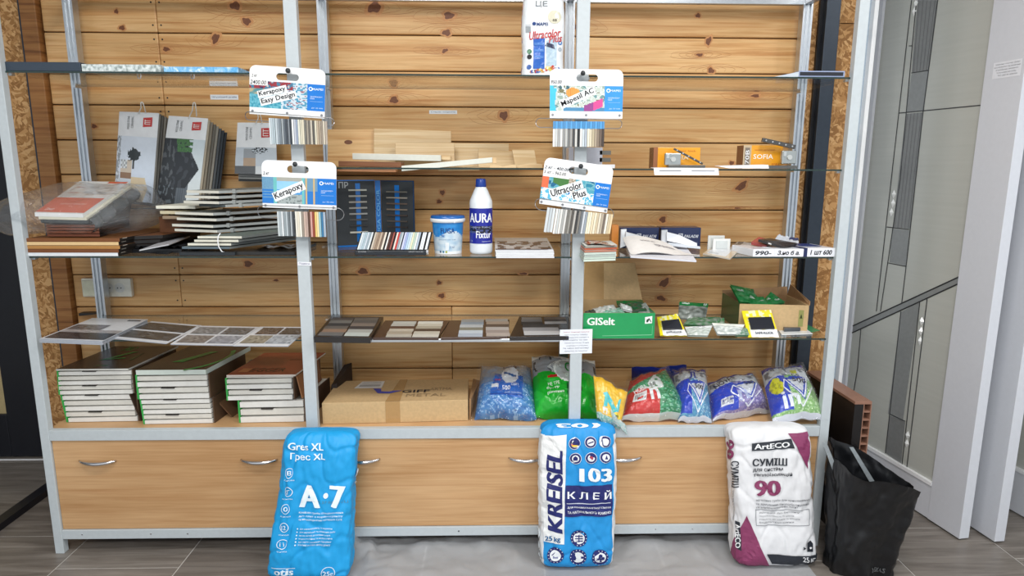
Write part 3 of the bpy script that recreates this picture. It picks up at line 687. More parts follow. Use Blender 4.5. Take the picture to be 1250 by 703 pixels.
make_card('white handled card at the top right with a seashell and pink flip-flop picture', (671.3, 84), (760, 84.7), (671, 144), (759.4, 145), .145, .665, .75, pic_sil,
          [('Mapesil AC', .38, .42, .48, .14, .42)], (.36, .655, .75, .90), (711, 90), [('950.00', .015, .16, .70, .77, None)],
          [(675, 738, (148, 148), (179, 179), [(235, 238, 238), (205, 208, 208), (170, 172, 172), (225, 228, 226), (150, 152, 152), (190, 192, 190), (120, 122, 122), (160, 160, 158), (70, 72, 74), (210, 210, 206), (40, 42, 44), (225, 225, 220),
            (200, 210, 215), (175, 185, 195), (230, 225, 205), (215, 205, 180), (190, 178, 150), (170, 155, 135), (140, 125, 110), (110, 95, 85), (70, 60, 55)])], (654, 759, 145, 156), blue=(60, 150, 225), band=(90, 165, 225))
make_card('tilted white handled grout card at the lower right, prices 400.00 and 960.00', (665.6, 191.6), (749, 202), (658, 248.4), (740.8, 259.8), .10, .62, .77, pic_ultra,
          [('Ultracolor', .36, .39, .46, .15, .42), ('Plus', .56, .32, .19, .14, .42)], (.36, .64, .73, .88), (708.5, 203), [('2 кг - 400,00', .01, .36, .755, .83, None), ('5 кг - 960,00', .01, .33, .65, .73, (0, .38, .60, .745))],
          [(679, 748.6, (254.6, 261.7), (285, 292), [(235, 235, 230), (200, 205, 205), (225, 225, 220), (170, 172, 170), (215, 215, 212), (120, 118, 112), (150, 148, 142), (90, 88, 84), (185, 182, 176), (60, 60, 60), (130, 126, 120), (110, 115, 120), (205, 210, 215), (150, 160, 170),
            (235, 228, 200), (240, 232, 208), (226, 212, 180), (235, 225, 200), (205, 190, 160), (225, 215, 195), (180, 168, 150), (120, 108, 96), (235, 230, 215), (205, 190, 160), (225, 205, 165)]),
           (668, 678.5, (253, 254.4), (283, 284), [(205, 212, 215), (190, 198, 202), (212, 218, 220)])], (653, 749, 248, 262))
# notes taped to the posts
a = at(683, 432, -0.0165); b = at(722.5, 431, -0.0165); c = at(684, 402.5, -0.0165); fr = frame(a, b-a, Vector((0, 0, c.z-a.z)))
o = MB().fbox(fr, 0, 1, 0, 1, -0.0008, 0, (232, 236, 242)).build('paper_note', PRINT); tagit(o, 'white typed paper note taped on the right middle post above the green bag', 'note')
m = MB()
for k, tx in enumerate(('Увага! Шановні покупці', 'при покупці товару', 'перевіряйте наявність', 'комплекту та чек', 'Обмін протягом 14 днів', 'за наявності упаковки', 'та чека магазину', 'Дякуємо за покупку!')):
    m.text(lambda u, v: fr(u, v, 0.0005), tx, .1+.05*(k % 3), .9-.04*(k % 2), .86-.112*k, .92-.112*k, (90, 96, 130) if k else (190, 110, 120))
m.build('lettering', PRINT, o)
a = at(363.5, 324, -0.0165); b = at(380, 324.5, -0.0165); c = at(363.5, 319.5, -0.0165); fr2 = frame(a, b-a, Vector((0, 0, c.z-a.z)))
o = MB().fbox(fr2, 0, 1, 0, 1, -0.0006, 0, (236, 238, 244)).build('paper_note', PRINT); tagit(o, 'tiny white handwritten label on the left middle post below its cards', 'note')
MB().text(lambda u, v: fr2(u, v, 0.0005), 'Підвіси', .1, .9, .2, .8, (60, 60, 110)).build('lettering', PRINT, o)
# ================================================================== left bay
def panel(px0, px1, pyt, pyb, Y0, depth, z, col, name, label, cat='sample', grp=None, rough=GLOSSY, edge=None, mat=None):
    x0 = xat(px0, Y0, z); x1 = xat(px1, Y0, z); zt = zat((px0+px1)/2, pyt, Y0)
    o = MB().box(x0, x1, Y0, Y0+depth, z+0.0006, max(zt, z+0.004), col).build(name, mat or rough, None, bevel=0.0015); tagit(o, label, cat, grp); return o
SPK = NT('speckled_stone'); _b = SPK.bsdf(0.3); _v = SPK.coords(); _n = SPK.noise(_v, 90, 4); _r = SPK.ramp([(0.35, rgb(140, 152, 150)), (0.5, rgb(200, 210, 208)), (0.7, rgb(232, 238, 238))]); SPK.l(_n.outputs[0], _r.inputs[0]); SPK.l(_r.outputs[0], _b.inputs['Base Color']); SPK = SPK.m
BLU = NT('blue_marbled'); _b = BLU.bsdf(0.25); _v = BLU.coords(); _n = BLU.noise(_v, 34, 4, .6, 1.2); _r = BLU.ramp([(0.35, rgb(90, 170, 225)), (0.52, rgb(140, 195, 232)), (0.66, rgb(225, 240, 248))]); BLU.l(_n.outputs[0], _r.inputs[0]); BLU.l(_r.outputs[0], _b.inputs['Base Color']); BLU = BLU.m
panel(-4, 99, 75.5, 84, 0.008, 0.25, ZA, (50, 62, 76), 'sample_board', 'dark slate blue sample board lying at the left end of the top shelf')
panel(100, 196, 78.5, 86, 0.008, 0.22, ZA, (0, 0, 0), 'sample_board', 'speckled pale grey sample board on the top shelf right of the dark one', mat=SPK)
panel(200, 291, 81.5, 88, 0.008, 0.22, ZA, (0, 0, 0), 'sample_board', 'blue marbled sample board on the top shelf beside the upper left card', mat=BLU)
# hanging catalogues -------------------------------------------------------
def hanging(label, TL, TR, BL, BR, Y, vh, art, cord, pages, Yb=None):
    Yb = Yb or Y
    O = at(*BL, Yb); fr0 = frame(O, at(*BR, Yb)-O, at(*TL, Y)-O); A = at(*TL, Y); B = at(*TR, Y); C = at(*BR, Yb)
    def fr(u, v, d=0.0): return (O*(1-u)+C*u)*(1-v)+(A*(1-u)+B*u)*v+fr0.N*d
    T = thing('hanging_catalogue', label, 'catalogue', at((TL[0]+TR[0])/2, (BL[1]+BR[1])/2, Yb), 'wood and stone sample catalogues hung on the back wall')
    for k in range(pages[0]):      # leaves behind, each shifted
        dx, dz = pages[1]*(k+1), pages[2]*(k+1); c = pages[3][k % len(pages[3])]; m = MB()
        sh = Vector((dx, 0, dz)); q = [fr(0.1, 0, -.006-.010*k)+sh, fr(1, 0, -.006-.010*k)+sh, fr(1, 1, -.006-.010*k)+sh, fr(0.1, 1, -.006-.010*k)+sh]
        m.prism(q, fr0.N*-0.0055, c); m.build('page', PRINT, T)
    m = MB(); m.grid(lambda u, v: fr(u, v, 0.002-0.006*((2*u-1)**2)), 10, 10, (232, 234, 236)); m.prism([fr(0, 0, -.006), fr(1, 0, -.006), fr(1, 1, -.006), fr(0, 1, -.006)], fr0.N*0.0012, (225, 226, 226))
    cv = m.build('cover', GLOSSY, T)
    P = lambda u, v, d=0.0: fr(u, v, 0.0032-0.006*((2*u-1)**2)+d)
    m = MB(); m.grid(lambda a, b: P(a, b*(1-vh)), 64, 96, lambda a, b: art(a, b)); m.build('printed_picture', GLOSSY, cv)
    m = MB(); lv0, lv1 = 1-vh*.60, 1-vh*.22
    m.poly([P(u, v, 0.0006) for u, v in ((.64, lv0), (.86, lv0+.01), (.86, lv1+.01), (.64, lv1))], (196, 48, 44))
    m.text(lambda u, v: P(u, v, 0.0012), 'ПТ', .68, .82, lv0+.03, lv1-.02, (240, 230, 225), 0.05, rot=90)
    m.text(lambda u, v: P(u, v, 0.0008), 'WOOD STONE', .24, .30, 1-vh*.72, 1-vh*.18, (70, 72, 76), 0.02, rot=90); m.text(lambda u, v: P(u, v, 0.0008), 'CERAMIC', .34, .40, 1-vh*.66, 1-vh*.18, (90, 92, 96), 0.0, rot=90)
    m.build('lettering', GLOSSY, cv)
    if cord:
        a, b, c = at(*cord[0], Y-.01), at(*cord[1], Y+0.03), at(*cord[2], Y-.01)
        MB().tube([a, (a+b)/2+Vector((0.004, 0, 0)), b+Vector((-.004, 0, -.003)), b, b+Vector((.004, 0, -.003)), (b+c)/2+Vector((0.003, 0, 0)), c], 0.0022, 6).build('cord', plain((215, 215, 212), 0.6), T)
    return T
def art1(u, v):
    if u < .1+.04*n2(v*9, 1): return (150, 155, 160) if n2(u*30, v*18) < .1 else (205, 212, 220)
    if ((u-.46)/.16)**2+((v-.72)/.1)**2 < 1+.9*n2(u*22, v*22): return (46, 54, 56)
    if .44 < u < .49 and .5 < v < .72: return (70, 72, 72)
    if .12 < u < .42 and .44 < v < .64: return (200, 188, 172) if (u > .3 or v < .5) else (160, 165, 168) if (int(v*30)+int(u*24)) % 2 else (215, 220, 222)
    if .12 < u < .42 and .34 < v < .44: return (140, 112, 90)
    if u > .42 and v < .38 and u < .86-.5*abs(v-.2): return (208, 190, 158)
    if v < .34 and u < .42: return (198, 206, 214) if v > .26 else (165, 172, 180)
    return lerp((196, 208, 224), (216, 224, 234), v)
def art2(u, v):
    if v > .8 and .3+.3*(1-v) < u < .72 and n2(u*14, v*22) > -.25: return lerp((40, 84, 40), (90, 140, 80), (n2(u*50, v*50)+1)/2)
    if u < .32 and v > .3: return (44, 48, 52) if n2(u*16, v*10) < .15 else (84, 88, 92)
    if v > .25 and u < .93-.9*abs(v-.55) and u > .3: return (38, 42, 47) if n2(u*9, v*9) < .2 else (58, 62, 68)
    if .45 < u < .72 and v < .44: return (100, 108, 116) if int(u*40) % 2 else (84, 92, 100)
    if u < .5 and v < .4: return (48, 52, 56) if n2(u*20, v*14) < .2 else (96, 104, 110)
    return lerp((222, 230, 232), (200, 212, 218), v)
def art3(u, v):
    if ((u-.6)/.2)**2+((v-.9)/.14)**2 < 1: return (40, 46, 48) if n2(u*22, v*22) > 0 else (190, 198, 206)
    if .2 < u < .5 and .3 < v < .95: return (176, 152, 128) if v < .6 else (150, 155, 160)
    if v < .3: return (210, 214, 216) if u > .5 else (90, 92, 94)
    return (190, 198, 206)
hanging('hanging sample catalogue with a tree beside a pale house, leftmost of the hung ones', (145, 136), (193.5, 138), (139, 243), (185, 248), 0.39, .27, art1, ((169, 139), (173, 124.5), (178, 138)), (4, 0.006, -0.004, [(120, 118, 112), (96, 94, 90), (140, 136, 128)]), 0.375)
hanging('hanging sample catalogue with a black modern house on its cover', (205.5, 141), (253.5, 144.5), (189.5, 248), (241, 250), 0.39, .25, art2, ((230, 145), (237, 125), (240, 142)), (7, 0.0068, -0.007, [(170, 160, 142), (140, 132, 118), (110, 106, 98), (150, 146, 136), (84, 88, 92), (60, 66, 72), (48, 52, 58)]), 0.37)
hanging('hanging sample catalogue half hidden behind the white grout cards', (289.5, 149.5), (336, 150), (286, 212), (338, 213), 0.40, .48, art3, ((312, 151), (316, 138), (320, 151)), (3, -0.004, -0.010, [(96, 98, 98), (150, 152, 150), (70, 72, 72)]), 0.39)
# ------------------------------------------------ stack of trim boards, front left of the third shelf
layers = [('white', (222, 226, 230), 304.0, 309.0), ('walnut', (120, 74, 44), 300.8, 303.6), ('tan', (176, 128, 72), 296.6, 300.6), ('light oak', (222, 190, 140), 292.4, 296.2), ('brown', (124, 78, 46), 288.2, 292.0)]
for i, (nm, c, y0, y1) in enumerate(layers):
    z0 = zat(88, y1, 0.0)+.0; z1 = zat(88, y0, 0.0); z0 = ZC+0.0008+i*0.0132 if i else ZC+0.0008
    z1 = z0+0.0125; sh = random.uniform(-.004, .004); x0 = xat(31, 0.0, z0)+sh; x1 = xat(146, 0.0, z0)+sh-0.004*(i == 0)
    m = MB(); m.hexa([(x0, 0.001, z0), (x1, 0.001, z0), (x1+.01, 0.40, z0), (x0+.01, 0.40, z0)], [(x0, 0.001, z1), (x1, 0.001, z1), (x1+.01, 0.40, z1), (x0+.01, 0.40, z1)], [(60, 40, 28), (120, 78, 44) if i else (230, 232, 234), c, (30, 26, 24), c, (30, 26, 24)])
    o = m.build('sample_board', PRINT, None, bevel=0.001)
    MB().box(x1+0.0002, x1+0.0012, 0.02, 0.38, z0+0.0098, z0+0.0115, (210, 205, 195)).build('edge_band', PRINT, o)
    tagit(o, '%s edged board in the flat stack under the wrapped package, %s' % (nm, ['lowest', 'second from below', 'middle one', 'second from above', 'topmost'][i]), 'board', 'flat stack of trim boards on the left of the third shelf')
for i in range(4):
    z0 = ZC+0.0008+i*0.0165; x0 = xat(150, 0.10, z0)+0.010*i; m = MB()
    m.hexa([(x0, 0.09, z0), (x0+.10, 0.14, z0), (x0+.14, 0.40, z0), (x0+.02, 0.40, z0)], [(x0, 0.09, z0+.014), (x0+.10, 0.14, z0+.014), (x0+.14, 0.40, z0+.014), (x0+.02, 0.40, z0+.014)], [(40, 34, 30), (112, 70, 40), (34, 32, 32), (30, 28, 28), (40, 34, 30), (36, 32, 30)])
    o = m.build('sample_board', PRINT, None, bevel=0.001); tagit(o, 'dark edged brown board in the short stack behind the flat trim boards, %s' % ['lowest', 'second', 'third', 'topmost'][i], 'board', 'short stack of dark edged boards')
# loose dark slats and the ribbed black profile
for i, (fl, frr, bl, c) in enumerate((((158, 306), (205, 309), (196, 292), (44, 46, 50)), ((166, 300), (212, 296), (205, 286), (60, 64, 70)), ((176, 294), (222, 300), (224, 284), (38, 40, 44)))):
    z = ZC+0.006+0.008*i; a = onz(*fl, z); b = onz(*frr, z); c_ = onz(*bl, z); 
    o = MB().slab(a, b, c_, 0.005, c, top=lerp(c, (120, 124, 130), .35)).build('dark_sample', GLOSSY); tagit(o, 'thin dark slate sample among the loose pieces by the zip-tied boards, %s' % ['at the shelf edge', 'in the middle', 'at the back'][i], 'sample', 'loose dark slate samples')
a = onz(160, 309, ZC); m = MB(); m.grid(lambda u, v: a+Vector((0.19*u, 0.05*v, 0.016+0.012*abs(math.sin(u*22))*(1-.3*v))), 60, 3, (26, 27, 30)); m.box(a.x, a.x+.19, a.y, a.y+.05, ZC+.0005, ZC+.016, (24, 25, 28))
o = m.build('ribbed_profile', GLOSSY); tagit(o, 'wavy black plastic profile at the edge of the third shelf', 'profile')
q = onz(176, 305, ZC+.03); o = MB().slab(onz(170, 305, ZC+.03), onz(206, 298, ZC+.04), onz(200, 294, ZC+.035), 0.004, (190, 192, 196), top=(205, 205, 210)).build('white_sample', GLOSSY); tagit(o, 'narrow pale strip lying across the wavy black profile', 'sample')
# ------------------------------------------------ wrapped package
T = thing('wrapped_package', 'package of boards with a white and orange booklet wrapped in clear film', 'package', onz(90, 288, ZC+.07))
zb = ZC+0.0685; FL_ = at(42, 259.5, 0.02); FR_ = at(101, 261, 0.02); BL_ = at(97, 221, 0.36); BR_ = at(157, 222, 0.36)
down = Vector((0, 0, -1)); 
def lay(dz0, dz1, c, nm, ins=0.0, front=None, top=None):
    q = [Vector(p)+down*dz1 for p in (FL_, FR_, BR_, BL_)]; t = [Vector(p)+down*dz0 for p in (FL_, FR_, BR_, BL_)]
    if ins: q = [p+Vector((ins, 0, 0)) for p in q]; t = [p+Vector((ins, 0, 0)) for p in t]
    return MB().hexa(q, t, c, top=top, front=front).build(nm, GLOSSY, T, bevel=0.001)
bk = lay(0, 0.014, (238, 238, 236), 'booklet')
frb = lambda u, v, d=0.0012: (FL_*(1-u)+FR_*u)*(1-v)+(BL_*(1-u)+BR_*u)*v+Vector((0, 0, d))
m = MB(); m.grid(lambda a, b: frb(a, .02+.43*b, .0008), 8, 4, (218, 104, 74)); m.grid(lambda a, b: frb(.62+.38*a, .93+.06*b, .0008), 2, 1, (218, 104, 74))
for k in range(3):
    for j in range(2): m.text(lambda u, v: frb(u, v), 'Зразки', .12+.29*k, .30+.29*k, .58+.17*j, .64+.17*j, (120, 124, 130) if k else (205, 110, 90))
m.text(frb, 'КАТАЛОГ ПАНЕЛЕЙ', .28, .8, .24, .29, (240, 200, 185)); m.text(frb, 'Декор', .12, .3, .06, .14, (245, 220, 210), 0.03); m.build('lettering', GLOSSY, bk)
lay(0.0145, 0.024, (226, 222, 200), 'board', 0.012); 
m = MB()
for k in range(4):
    q = [Vector(p)+down*(0.040+.012*k)+Vector((.02, 0, 0)) for p in (FL_, FR_, BR_, BL_)]; 
h = lay(0.0245, 0.036, (52, 58, 58), 'board', 0.018)
m = MB(); m.grid(lambda u, v: FR_+(BR_-FR_)*v+Vector((0.02+0.015*math.sin(v*22)+.02*math.sin(u*3.1), 0, -0.02-.05*u)), 5, 26, (54, 60, 62)); m.build('curved_profiles', GLOSSY, T)
base = [(xat(58, .03, zb), .03), (xat(122, .03, zb), .03), (xat(150, .36, zb)+.02, .38), (xat(105, .36, zb), .38)]
for k in range(4):
    z0 = zb+.001+k*0.0115; m = MB(); m.hexa([(x, y, z0) for x, y in base], [(x, y, z0+.009) for x, y in base], [(110, 66, 46), (60, 44, 38), (122, 72, 52), (40, 32, 30), (60, 44, 38), (60, 44, 38)]); m.build('board', PRINT, T)
MB().hexa([(x, y, zb+.048) for x, y in base], [p+down*.037+Vector((.02, 0, 0)) for p in (FL_, FR_, BR_, BL_)], (56, 54, 54)).build('inner_stack', PRINT, T)
def film(u, v):
    a = 2*math.pi*u; cx, cy = (FL_.x+BR_.x)/2, 0.175; zc = zb+0.075
    sx, sy = 0.235, 0.195; k = 1-.0*v
    ph = math.pi*(v-.5); r = abs(math.cos(ph))**.35
    x = cx+sx*r*math.copysign(abs(math.cos(a))**.6, math.cos(a))*(1.0+.12*(v < .5)); y = cy+sy*r*math.copysign(abs(math.sin(a))**.6, math.sin(a))
    z = zc+math.copysign(abs(math.sin(ph))**.8, math.sin(ph))*(0.068)+(0.055*(y-.0)/.36 if v > .45 else 0)
    w = 0.022*noise.noise(Vector((x*12, y*12, z*20)))+0.008*noise.noise(Vector((x*40, y*40, z*40)))
    z = max(z+w*.6, zb+.0008); x += w; 
    if math.cos(a) < -.6 and v < .7: x -= 0.10*(1-abs(math.sin(a)))*(1-abs(v-.35)*2)
    return Vector((x, max(y+w, -0.03), z))
MB().grid(film, 60, 26, m=0, wrapu=True).build('plastic_film', FILM, T, smooth=True)
# ------------------------------------------------ zip-tied sample books (boards stacked in a skewed pile)
T = thing('sample_book', 'thick pile of grey bound sample boards right of the black house catalogue', 'sample book', (0.72, 0.15, ZC))
cor = [(267, 233), (267, 239.5), (267, 246), (275, 250), (260, 260), (264, 267), (260, 275), (265, 281)]
for i, (cx, cy) in enumerate(cor):
    Y = 0.07+.004*i; z = zat(cx, cy, Y); c = at(cx, cy, Y); cr_ = (182, 184, 176) if i != 3 else (110, 118, 120)
    L = Vector((-0.145-.006*i+(.04 if i == 3 else 0), 0.06, 0.0)); R_ = Vector((0.27, 0.20, 0.008))
    P0 = c; Pl = c+L; Pr = c+R_; m = MB(); th = 0.0095
    m.hexa([p-Vector((0, 0, th)) for p in (P0, Pr, Pl+R_, Pl)], [P0, Pr, Pl+R_, Pl], [(50, 50, 48), (120, 124, 120), (158, 162, 160), (90, 92, 90), (90, 92, 90), (222, 220, 208) if i != 3 else (84, 92, 94)])
    m.build('board', PRINT, T)
    q = P0+R_*0.16; MB().hexa([q+Vector((-.005, -.0035, -.012)), q+Vector((.006, .0, -.012)), q+Vector((.006, .02, -.012)), q+Vector((-.005, .02, -.012))], [q+Vector((-.005, -.0035, .004)), q+Vector((.006, .0, .004)), q+Vector((.006, .02, .004)), q+Vector((-.005, .02, .004))], (150, 154, 152)).build('binding_tab', PRINT, T)
T = thing('sample_book', 'lower bundle of pale boards held by a white zip tie on the third shelf', 'sample book', (0.68, 0.1, ZC))
for i, (x0, x1, y) in enumerate(((241, 295, 288.2), (237, 291, 292.5), (229, 282, 296.8), (222, 280, 301.0))):
    Y = 0.05; a = at(x0, y, Y); b = at(x1, y+.2, Y); up = Vector((0.2, 0.22, 0.012)); m = MB()
    m.hexa([p-Vector((0, 0, .0085)) for p in (a, b, b+up, a+up)], [a, b, b+up, a+up], [(60, 60, 58), (120, 130, 124), (222, 220, 205) if i < 3 else (96, 110, 118), (110, 114, 112), (80, 80, 80), (90, 92, 90)]); m.build('board', PRINT, T)
q = at(268, 287, .03); pts = [at(269, 284.5, .03), at(266.5, 288, .028), at(265.8, 294, .026), at(267, 301, .028), at(270, 306, .03), at(272.5, 308.5, .03)]
MB().tube(pts, 0.0022, 8).build('zip_tie', WHITE, T, smooth=True); MB().box(pts[-1].x-.004, pts[-1].x+.004, .024, .034, pts[-1].z-.004, pts[-1].z+.004).build('zip_tie_head', WHITE, T)
# flat dark books under them, and boards under the second catalogue
for i, (x0, x1, Y, d, c, lab) in enumerate(((219, 287, 0.015, .3, (34, 38, 42), 'flat black book lying under the zip-tied bundle'), (288, 360, 0.03, .3, (40, 38, 36), 'flat black folder lying right of the zip-tied bundle'))):
    a = xat(x0, Y, ZC); b = xat(x1, Y, ZC); o = MB().box(a, b, Y, Y+d, ZC+.0006, ZC+.014, c).build('flat_book', GLOSSY, None, bevel=.001); tagit(o, lab, 'book')
fo = MB(); a = onz(310, 304, ZC+.015); b = onz(350, 296, ZC+.015)
fo.grid(lambda u, v: Vector((a.x+(.15)*u, a.y+.12*v, ZC+.0165+.010*math.sin(u*7)**2*(1-.5*v))), 16, 4, lambda u, v: [(70, 60, 52), (150, 155, 160), (96, 78, 62), (190, 194, 198)][int((n2(u*5, v*3)+1)*2) % 4])
o = fo.build('crumpled_swatch', GLOSSY); tagit(o, 'crumpled glossy swatch lying on the black folder behind the left post', 'swatch')
for i, (x0, x1, y, c) in enumerate(((198, 241, 262.5, (150, 130, 108)), (195, 240, 256.5, (200, 190, 160)), (190, 238, 250, (228, 226, 210)))):
    Y = .17; a = at(x0, y+1, Y); b = at(x1, y+1, Y); z = a.z; o = MB().hexa([(a.x, Y, z-.012), (b.x, Y, z-.012), (b.x+.02, Y+.2, z-.012), (a.x+.02, Y+.2, z-.012)], [(a.x, Y, z), (b.x, Y, z), (b.x+.02, Y+.2, z), (a.x+.02, Y+.2, z)], c).build('sample_board', PRINT, None, bevel=.001)
    tagit(o, 'short %s board under the black house catalogue' % ['brown', 'tan', 'cream'][i], 'board')
z_ = at(198, 262, .17).z-.012
Z2 = ZC+.066
o = MB().box(xat(196, .2, ZC), xat(250, .2, ZC), .21, .36, ZC+.075 if False else ZC+.0665, z_-.0005, (96, 60, 36)).build('board_pack', PRINT, None); tagit(o, 'brown pack of boards carrying the short boards at the shelf back', 'boards')
# ------------------------------------------------ brochures on the fourth shelf
def brochure(label, FLp, FRp, BLp, BRp, th, layers_, tiles, ov=(236, 238, 242), Z=ZD, lift=0.0, curl=0.0):
    T = thing('brochure', label, 'brochure', onz(*FLp, Z), 'tile brochures on the fourth shelf of the left bay'); z = Z+.0008
    a, b, c, d = (onz(*p, z+th) for p in (FLp, FRp, BLp, BRp))
    for i in range(layers_):
        z0 = -th+th*i/layers_; z1 = z0+th/layers_-.0006; s = Vector((random.uniform(-.003, .003), random.uniform(0, .004), 0))
        MB().hexa([p+s+Vector((0, 0, z0)) for p in (a, b, d, c)], [p+s+Vector((0, 0, z1)) for p in (a, b, d, c)], (176, 182, 192), top=ov).build('booklet' if i < layers_-1 else 'cover', GLOSSY, T)
    P = lambda u, v, e=0.0008: (a*(1-u)+b*u)*(1-v)+(c*(1-u)+d*u)*v+Vector((0, 0, e))
    m = MB()
    for (u0, u1, v0, v1, c0) in tiles:
        m.grid(lambda x, y: P(u0+(u1-u0)*x, v0+(v1-v0)*y), 10, 6, lambda x, y, c0=c0: lerp(lerp(c0, (0, 0, 0), .25), lerp(c0, (255, 255, 255), .15), (n2(x*9+u0*9, y*9+v0*7)+.6)/1.2) if n2(x*9, y*9) is not None else c0)
    m.build('printed_tiles', GLOSSY, T); return T, P
brochure('leftmost tile brochure with a dark room picture on the stack at the left post', (48, 413), (125, 416), (112, 388), (180, 389.5), .016, 5, [(.05, 1, .03, .3, (46, 50, 58)), (.05, 1, .3, .42, (196, 190, 190)), (.05, .62, .42, .66, (120, 112, 112)), (.72, .95, .88, .93, (96, 100, 108))])
brochure('open tile brochure with two columns of charcoal tiles, second from the left', (131, 412), (203, 419), (184, 392), (245, 397), .004, 2, [(.04, .97, .10, .46, (84, 82, 80)), (.04, .97, .54, .92, (72, 70, 68))])
brochure('open brochure with four grey tile pictures above the middle binder stack', (208, 420), (284, 421.5), (243, 397.5), (317, 399), .004, 2, [(.05, .5, .08, .46, (150, 142, 136)), (.54, .96, .08, .46, (176, 180, 190)), (.05, .5, .54, .92, (152, 154, 156)), (.54, .96, .54, .92, (112, 112, 114))])
brochure('open brochure with a brown and a beige tile picture beside the left post', (285, 421.5), (352, 422), (318, 398.5), (378, 399), .004, 2, [(.05, .5, .1, .5, (172, 164, 144)), (.52, .98, .1, .5, (196, 206, 216)), (.1, .52, .56, .93, (112, 98, 88)), (.56, .98, .56, .93, (88, 82, 78))])
# ------------------------------------------------ binder stacks on the cabinet top
DKB = (62, 52, 44); GRN = (60, 170, 80)
def block(T, x0, x1, Y, z0, z1, n, depth, spine=GRN, side=(90, 68, 52), skew=0.0, tab=True):
    h = (z1-z0)/n
    for i in range(n):
        s = random.uniform(-.003, .003); za = z0+i*h; m = MB(); w = (214, 212, 204) if i % 2 else (226, 225, 220)
        xa, xb = x0+s+skew*(i/n), x1+s+skew*(i/n)
        m.hexa([(xa, Y, za+.0012), (xb, Y+.008, za+.0012), (xb+.03, Y+depth, za+.0012), (xa+.03, Y+depth, za+.0012)], [(xa, Y, za+h*.74), (xb, Y+.008, za+h*.86), (xb+.03, Y+depth, za+h*.86), (xa+.03, Y+depth, za+h*.74)], w)
        m.box(xa+.004, xb, Y+.02, Y+depth*.9, za+h*.74, za+h*1.0, (96, 92, 86))
        if tab and i % 3 == 1: m.hexa([(xa+(xb-xa)*.33, Y-.001, za+h*.78), (xa+(xb-xa)*.52, Y-.001, za+h*.78), (xa+(xb-xa)*.52, Y+.02, za+h*.78), (xa+(xb-xa)*.33, Y+.02, za+h*.78)], [(xa+(xb-xa)*.33, Y-.001, za+h*.98), (xa+(xb-xa)*.52, Y-.001, za+h*.98), (xa+(xb-xa)*.52, Y+.02, za+h*.98), (xa+(xb-xa)*.33, Y+.02, za+h*.98)], (50, 46, 42))
        m.build('page_tray', PRINT, T)
    m = MB(); m.hexa([(x0-.007+skew*0, Y+.001, z0), (x0-.001, Y+.001, z0), (x0+.028, Y+depth, z0), (x0+.022, Y+depth, z0)], [(x0-.007+skew, Y+.001, z1), (x0-.001+skew, Y+.001, z1), (x0+.028+skew, Y+depth, z1), (x0+.022+skew, Y+depth, z1)], spine); m.build('spine', GLOSSY, T)
    m = MB(); m.hexa([(x1+.004, Y+.012, z0), (x1+.008, Y+.012, z0), (x1+.04, Y+depth, z0), (x1+.035, Y+depth, z0)], [(x1+.004, Y+.012, z1), (x1+.008, Y+.012, z1), (x1+.04, Y+depth, z1), (x1+.035, Y+depth, z1)], side); m.build('side_flap', PRINT, T)
def cover(T, x0, x1, Y, z, depth, th, col, skew=.03, front=None, nm='cover'):
    b = [(x0, Y, z), (x1, Y+.004, z), (x1+skew, Y+depth, z), (x0+skew, Y+depth, z)]; t = [(x, y, z+th) for x, y, _ in b]
    return MB().hexa(b, t, front or col, top=col).build(nm, GLOSSY, T, bevel=.001), lambda u, v, d=.001: Vector((x0+(x1-x0)*u+skew*v, Y+depth*v+.004*u, z+th+d))
def arc(m, P, cu0, cv0, r0, r1, a0, a1, col, asp=1.0):
    n = 14; A = [math.radians(a0+(a1-a0)*k/n) for k in range(n+1)]
    m.add([P(cu0+r0*math.cos(a), cv0+asp*r0*math.sin(a)) for a in A]+[P(cu0+r1*math.cos(a), cv0+asp*r1*math.sin(a)) for a in A], [(k, k+1, n+2+k, n+1+k) for k in range(n)], col)
Yb = 0.075
def zz(px, py): return zat(px, py, Yb)
T = thing('binder_stack', 'left stack of white tray binders with dark covers, green bar on top', 'binder', (0.3, .2, ZT), 'laminate sample binders on the cabinet top')
x0, x1 = xat(82, Yb, ZT), xat(166, Yb, ZT); zmid = zz(120, 481.5); ztop = zz(120, 452)
block(T, x0+.004, x1, Yb, ZT+.001, zmid, 5, .30, skew=-.012); block(T, x0-.010, x1-.004, Yb-.005, zmid+.001, ztop, 5, .30, skew=.004)
cv, P = cover(T, x0-.012, x1-.006, Yb-.008, ztop+.001, .33, .007, DKB, .04, (215, 214, 208)); m = MB()
m.poly([P(*q) for q in ((.30, .34), (.42, .42), (.60, .72), (.50, .72))], GRN); m.poly([P(*q) for q in ((.30, .34), (.62, .42), (.60, .46), (.34, .40))], GRN); m.poly([P(*q) for q in ((.74, .34), (.77, .36), (.72, .66), (.70, .66))], (50, 120, 60))
m.text(P, 'PRO', .28, .45, .76, .94, GRN, .02, rot=0); m.text(P, 'HPL PANELS', .45, .62, .10, .15, (60, 140, 70)); m.build('lettering', GLOSSY, cv)
MB().hexa([(x1+.012, Yb+.01, ZT+.001), (x1+.016, Yb+.01, ZT+.001), (x1+.05, Yb+.3, ZT+.001), (x1+.045, Yb+.3, ZT+.001)], [(x1-.016, Yb, zmid), (x1-.012, Yb, zmid), (x1+.03, Yb+.3, zmid), (x1+.025, Yb+.3, zmid)], (72, 54, 44)).build('open_flap', PRINT, T)
T = thing('binder_stack', 'middle stack of white tray binders, wide green arc on its dark cover', 'binder', (0.62, .2, ZT), 'laminate sample binders on the cabinet top')
x0, x1 = xat(176, .05, ZT), xat(258, .05, ZT); Yb = .05; zmid = zz(215, 487); ztop = zz(215, 457)
